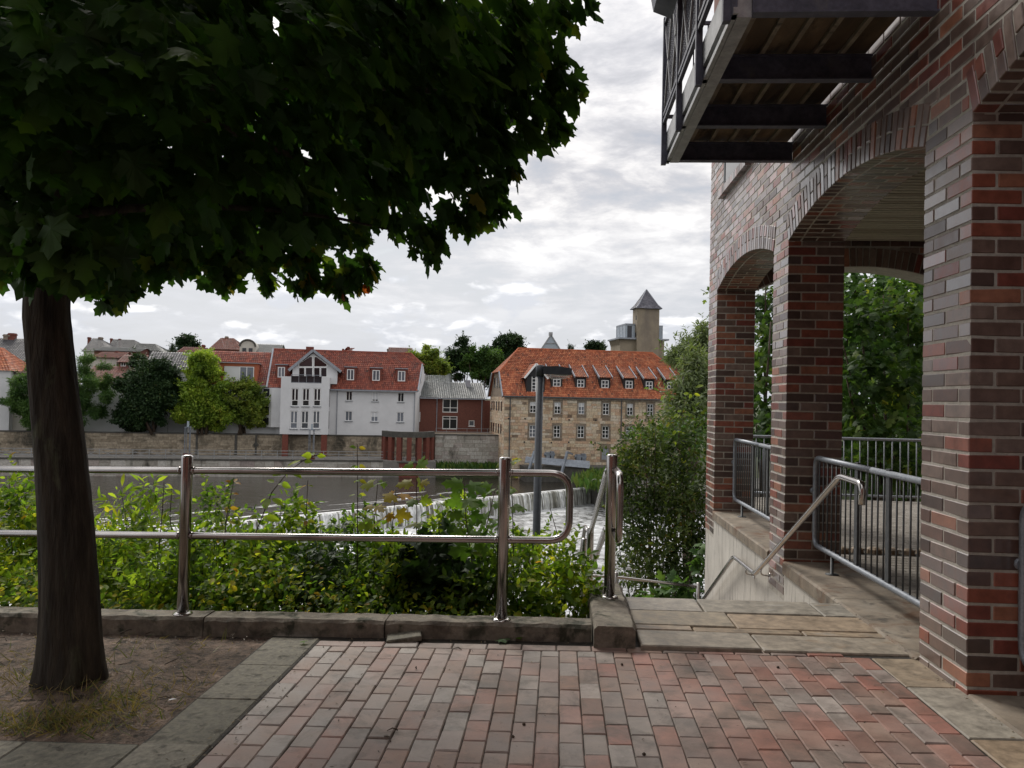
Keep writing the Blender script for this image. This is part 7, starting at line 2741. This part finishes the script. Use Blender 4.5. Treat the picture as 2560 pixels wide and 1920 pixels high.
sapling('slender shoot beside the lamp pole with few dark leaves', [(1390, 1460), (1400, 1360), (1375, 1270)], 6.0, (0.5, 0.65, 0.8, 0.95), 0.05, 'shrub', OVATE, 0.1, 0.5, 10)
sapling('narrow-leaved shoot left of the left post', [(395, 1400), (405, 1290), (410, 1205)], 5.9, (0.5, 0.6, 0.7, 0.78, 0.86, 0.93, 0.98), 0.085, 'shrub', LANCE, 0.35, 0.9, 11)
sapling('second narrow-leaved shoot close to the left post', [(435, 1400), (425, 1290), (430, 1215)], 6.0, (0.5, 0.6, 0.7, 0.8, 0.9, 0.97), 0.085, 'shrub', LANCE, 0.35, 0.9, 12)
sapling('shoot with curled dry flower heads right of the left post', [(560, 1400), (565, 1300), (585, 1200)], 5.8, (0.6, 0.7, 0.8, 0.9, 0.98), 0.05, 'sapling', OVATE, 0.4, 1.0, 13)
sapling('thin reddish shoot in front of the river, centre left', [(770, 1400), (765, 1290), (770, 1200)], 5.9, (0.6, 0.72, 0.84, 0.96), 0.045, 'sapling', OVATE, 0.5, 1.0, 14)

# ------------------------------------------------------------------ right-hand thicket below the stairs
tb_ = [pblob(*b) for b in ((1600, 1130, 15, 70, 60, 0.7), (1690, 1110, 15, 90, 80, 0.8), (1560, 1180, 14.8, 45, 70, 0.5), (1640, 1230, 14.6, 115, 90, 0.8), (1710, 1260, 14.2, 70, 110, 0.7), (1590, 1330, 14.2, 70, 90, 0.6), (1680, 1370, 13.8, 90, 90, 0.7), (1610, 1440, 13.6, 80, 60, 0.6), (1710, 1460, 13.4, 70, 60, 0.6), (1745, 1340, 14, 40, 120, 0.5))]
shrub('thorn_bush', 'dense small-leaved thorn bush filling the space right of the stair post', 'bush', tb_, 2600, 0.085, OVATE, 'thorn', None, 61, 16, up=0.5, stemr=0.018, shell=0.6, sprigs=220, sprigL=0.6)
tb_ = [pblob(*b) for b in ((1690, 1475, 11.9, 55, 30, 0.3), (1640, 1490, 11.9, 60, 25, 0.3), (1745, 1390, 12.2, 16, 50, 0.2))]
shrub('maple_seedling', 'young maple with big lobed leaves under the low cross rail', 'bush', tb_, 700, 0.16, MAPLE, 'far_green', None, 62, 4, up=0.8)
sapling('bare arching branch with sparse yellowish leaves above the thorn bush', [(1690, 1150), (1705, 1040), (1712, 1000), (1745, 975), (1790, 955)], 14.5, (0.55, 0.65, 0.72, 0.8, 0.86, 0.92, 0.97), 0.13, 'shrub', OVATE, 0.4, 0.8, 15, 0.12, 'arching_branch')
sapling('forked bare branch above the thorn bush, left fork', [(1690, 1150), (1700, 1050), (1690, 1010), (1650, 980), (1610, 965)], 14.6, (0.6, 0.7, 0.78, 0.86, 0.93, 0.98), 0.12, 'shrub', OVATE, 0.4, 0.8, 16, 0.12, 'arching_branch')
shrub('bank_bush', 'bushes on the bank under the mill windows, left of the thorn bush', 'bush', [pblob(*b) for b in ((1600, 1085, 30, 35, 22), (1645, 1085, 28, 45, 30), (1690, 1085, 27, 50, 40), (1740, 1090, 26, 50, 60))], 900, 0.17, OVATE, 'far_green', None, 63, 5, stemr=0.04)
shrub('willow_tree', 'soft grey green willow between the mill and the brick pier', 'tree', [pblob(*b) for b in ((1690, 1020, 45, 32, 36), (1722, 968, 45, 40, 45), (1750, 930, 46, 42, 55), (1728, 1040, 44, 48, 55), (1700, 1070, 44, 45, 35), (1765, 1010, 45, 45, 75), (1725, 905, 46, 26, 20))], 1700, 0.34, LANCE, 'willow', None, 64, 8, up=0.2, smooth_tip=0.8, stemr=0.12, sprigs=160, sprigL=1.5)
shrub('willow_tree', 'second paler willow behind, touching the skyline left of the pier', 'tree', [pblob(*b) for b in ((1700, 890, 70, 40, 25), (1740, 880, 70, 40, 40), (1760, 850, 70, 30, 45))], 900, 0.5, LANCE, 'willow', None, 65, 4, sprigs=50, sprigL=2.0, up=0.3, smooth_tip=0.5, stemr=0.15, base=(*(atY(1740, 950, 70)[:2]), -6))
for (x, y, h, w, lab) in ((1760, 815, 55, 22, 'dark pine top close to the brick pier'), (1708, 868, 22, 14, 'small dark pine on the skyline right of the tower')):
    bl_ = [pblob(x + rs.uniform(-6, 6), y + h * (k / 6), 85, w * (0.25 + 0.13 * k), 7) for k in range(7)]
    shrub('pine_tree', lab, 'tree', bl_, 800, 0.5, LANCE, 'far_dark', None, 66 + int(h), 1, stemr=0.15, base=(*(atY(x, y + 60, 85)[:2]), -4))
shrub('overhanging_branch', 'small leafy branch end sticking out left of the far brick pier', 'branch', [pblob(1768, 740, 14, 14, 26, 0.2)], 500, 0.11, MAPLE, 'far_olive', None, 69, 2, base=tuple(atY(1800, 700, 14.1)))
# trees seen through the arches
shrub('backdrop_maple', 'sunlit maple behind the terrace railing seen through the wide arch', 'tree', [pblob(*b) for b in ((2160, 800, 15, 90, 60), (2240, 770, 15.5, 90, 60), (2300, 850, 15, 80, 90), (2170, 900, 14.5, 70, 60), (2230, 960, 14.5, 90, 70), (2130, 1000, 14.5, 60, 90), (2200, 1080, 14.2, 100, 70), (2300, 1030, 15, 70, 120), (2150, 1170, 14, 90, 60), (2260, 1170, 14, 90, 70), (2330, 720, 16, 80, 60))], 620, 0.16, MAPLE, 'arch_leaf', None, 71, 10, sprigs=60, sprigL=0.7, up=0.7, stemr=0.05, base=(*(atY(2260, 1100, 15)[:2]), -2.0), rlo=0.0, rhi=1.0)
shrub('backdrop_tree', 'dark tree filling the background of the wide arch', 'tree', [pblob(*b) for b in ((2150, 740, 20, 130, 90), (2280, 760, 20, 130, 90), (2200, 900, 20, 150, 110), (2320, 950, 20, 130, 140), (2120, 1050, 19, 120, 120), (2250, 1120, 19, 160, 120), (2120, 900, 20, 80, 90))], 800, 0.24, OVATE, 'far_green', None, 72, 8, stemr=0.09, base=(*(atY(2250, 1100, 20)[:2]), -3.0))
shrub('backdrop_tree', 'leafy tree seen through the farthest arch', 'tree', [pblob(*b) for b in ((1910, 760, 17, 45, 90), (1920, 860, 16.5, 50, 80), (1900, 960, 16, 45, 90), (1925, 1050, 15.5, 55, 70), (1900, 1100, 15, 50, 60), (1990, 900, 18, 80, 160))], 700, 0.15, MAPLE, 'arch_leaf', None, 73, 6, stemr=0.06, base=(*(atY(1910, 1100, 16)[:2]), -3.0))

# ------------------------------------------------------------------ trees on the far bank
def fblob(x, y, t, rx, ry):
    p = hit(x, y, FV, FV @ FO + t)
    w = (p - CAM) @ _f
    k = w / FPX
    return (p, np.array([rx * k, (rx + ry) / 2 * k, ry * k]))


def fartree(label, t, bl, size, mat, seed, dens, base=None, shape=OVATE, name='far_tree', up=0.5, tr=0.18):
    blobs = [fblob(x, y, t + dt, rx, ry) for (x, y, dt, rx, ry) in bl]
    shape = DIAM if shape is OVATE else shape
    bx_, by_ = base
    p = hit(bx_, by_, FV, FV @ FO + t)
    return shrub(name, label, 'tree', blobs, dens * 1.7, size, shape, mat, None, seed, 5, up=up, stemr=tr, base=(p[0], p[1], min(p[2], ZU)), shell=0.6, sprigs=len(blobs) * 5, sprigL=1.3, upb=0.8)


def many(cx, cy, rx, ry, n, r, seed, t=0.0, cone=False):
    q = random.Random(seed)
    out = []
    for k in range(int(n * 2.6)):
        a, u_ = q.uniform(0, 2 * math.pi), math.sqrt(q.random())
        x, y = cx + rx * u_ * math.cos(a), cy + ry * u_ * math.sin(a)
        if cone:
            f = (y - (cy - ry)) / (2 * ry)
            x = cx + (x - cx) * (0.35 + 0.85 * f)
        out.append((x, y, t + q.uniform(-1.5, 1.5), r * q.uniform(0.35, 0.95), r * q.uniform(0.25, 0.6)))
    return out


fartree('feathery locust tree behind the maple trunk on the far bank', -0.2, many(120, 1000, 95, 95, 26, 26, 1) + many(60, 1000, 50, 60, 8, 22, 2) + many(230, 970, 45, 80, 12, 22, 3), 0.3, 'far_green', 81, 1100, (150, 1085), LANCE, 'locust_tree')
fartree('dense dark round tree on the far bank, left of the lime green tree', -0.2, many(370, 980, 76, 92, 34, 26, 4) + [(370, 980, 0, 60, 75)] + many(320, 1050, 35, 25, 6, 20, 5), 0.26, 'far_dark', 82, 1000, (385, 1085), OVATE, 'round_tree')
fartree('tall lime green tree on the far bank, tallest of the pale pair', -0.4, many(510, 978, 74, 100, 40, 24, 6, 0, True) + [(500, 1010, 0, 45, 60)], 0.26, 'far_lime', 83, 800, (505, 1085), OVATE, 'lime_tree')
fartree('low olive tree with spreading branches before the row house', -0.4, many(605, 1010, 82, 66, 30, 20, 7, 0, True), 0.26, 'far_olive', 84, 600, (605, 1085), OVATE, 'olive_tree')
fartree('dark tree on the skyline above the slate roof', 55, many(470, 858, 26, 18, 10, 12, 8), 0.4, 'far_dark', 85, 700, (470, 900), OVATE, 'skyline_tree')
fartree('small spruce left of the skyline tree', 50, [(432 + 0, 862 + 6 * k, 0, 3 + 3.2 * k, 4) for k in range(5)], 0.35, 'far_dark', 86, 900, (432, 900), LANCE, 'spruce_tree')
fartree('green tree just right of the white house roof', 14, many(1062, 905, 38, 40, 14, 20, 9) + many(1105, 925, 20, 20, 5, 15, 10), 0.3, 'far_olive', 87, 800, (1065, 960), OVATE, 'green_tree')
fartree('dark tree between white house and mill, left one', 22, many(1150, 895, 28, 48, 14, 18, 11), 0.3, 'far_dark', 88, 900, (1150, 960), OVATE, 'dark_tree')
fartree('broad green tree over the grey tiled roof', 20, many(1205, 905, 45, 40, 16, 20, 12), 0.3, 'far_green', 89, 800, (1205, 960), OVATE, 'broad_tree')
fartree('tall dark tree left of the mill roof', 24, many(1275, 880, 42, 40, 18, 20, 13) + [(1290, 915, 0, 30, 40), (1232, 935, 0, 32, 38)], 0.3, 'far_dark', 90, 900, (1275, 960), OVATE, 'tall_tree')
fartree('small rounded tree above the mill ridge', 30, many(1488, 868, 24, 12, 8, 12, 14), 0.3, 'far_dark', 91, 900, (1488, 900), OVATE, 'ridge_tree')
fartree('pair of tiny cypresses above the mill ridge', 30, [(1424, 868, 0, 4, 8), (1431, 870, 0, 3, 7)], 0.25, 'far_dark', 92, 1500, (1427, 900), LANCE, 'cypress')
fartree('dark wooded hill edge right of the tower', 70, many(1700, 905, 60, 18, 14, 16, 15), 0.4, 'far_dark', 93, 700, (1700, 950), OVATE, 'hill_tree')
# reeds on the toe of the ashlar wall and the weir abutment
rng = np.random.default_rng(44)
def reeds(name, s0, s1, t0, t1, z0, n, h, mat='reed'):
    s = rng.uniform(s0, s1, n)
    t = rng.uniform(t0, t1, n)
    P = np.array([fw(a, b, z0) for a, b in zip(s, t)])
    P[:, 2] += rng.random(n) * 0.5
    leaves(name, P, np.column_stack([rng.normal(0, 0.35, n), rng.normal(0, 0.35, n), np.full(n, 0.9)]), rng.normal(size=(n, 3)), rng.uniform(h * 0.5, h, n), rng.random(n), LANCE, mat, None, 'stuff')
reeds('bank_reeds', g0, g1 + 2, TG - 3.0, TG - 0.1, ZW, 2600, 1.7)
m_ = MB()
m_.prism([fw(g0, TG, ZW - 1), fw(m0, TG, ZW - 1), fw(m0 + 3, TG - 3.5, ZW - 1), fw(g0, TG - 3.3, ZW - 1)], [fw(g0, TG, ZW + 0.7), fw(m0, TG, ZW + 0.6), fw(m0 + 3, TG - 3.5, ZW + 0.05), fw(g0, TG - 3.3, ZW + 0.05)])
m_.build('grass_toe', M['terrain'], kind='structure')
n = 900
P = np.column_stack([rng.normal(gA[0] + 1.2, 1.1, n), rng.normal(gA[1] - 2.5, 2.0, n), ZW + 0.2 + rng.random(n) * 0.5])
leaves('weir_reeds', P, np.column_stack([rng.normal(0, 0.35, n), rng.normal(0, 0.35, n), np.full(n, 0.9)]), rng.normal(size=(n, 3)), rng.uniform(0.8, 2.0, n), rng.uniform(0.3, 1, n), LANCE, 'reed', None, 'stuff')

# ------------------------------------------------------------------ unseen brick house added behind the viewer to darken surfaces facing it
nb_ = empty('added_shade_house', (-4, -7.0, 0), 'unseen brick house added behind the viewer for shade', 'building')
m_ = MB()
ops_ = [(-24 + 3.2 * k + a, -24 + 3.2 * k + a + 1.3, z, z + 1.6) for k in range(12) for a in (0.9,) for z in (1.0, 4.2)]
for a_, b_ in ((0, 0),):
    tmp = MB()
    wall(tmp, -24, 16, -0.5, 8.5, 0, ops_, 0.16)
    m_.add([(x, -y - 7.0, z) for x, y, z in tmp.v], [f[::-1] for f in tmp.f])
m_.box(-24, 16, -15, -7.3, -0.5, 8.49)
m_.build('wall', M['red_brick_far'], nb_, (-4, -7.0, 0))
for (a, b, c, d) in ops_:
    q = MB()
    q.box(a, b, -7.22, -7.16, c, d)
    q.build('pane', M['glass'], nb_, (-4, -7.0, 0))
m_ = MB()
m_.prism([(-24.5, -6.4, 8.5), (-24.5, -15.5, 8.5), (-24.5, -11, 11.5)], [(16.5, -6.4, 8.5), (16.5, -15.5, 8.5), (16.5, -11, 11.5)])
m_.build('roof', M['roof_red'], nb_, (-4, -7.0, 0))
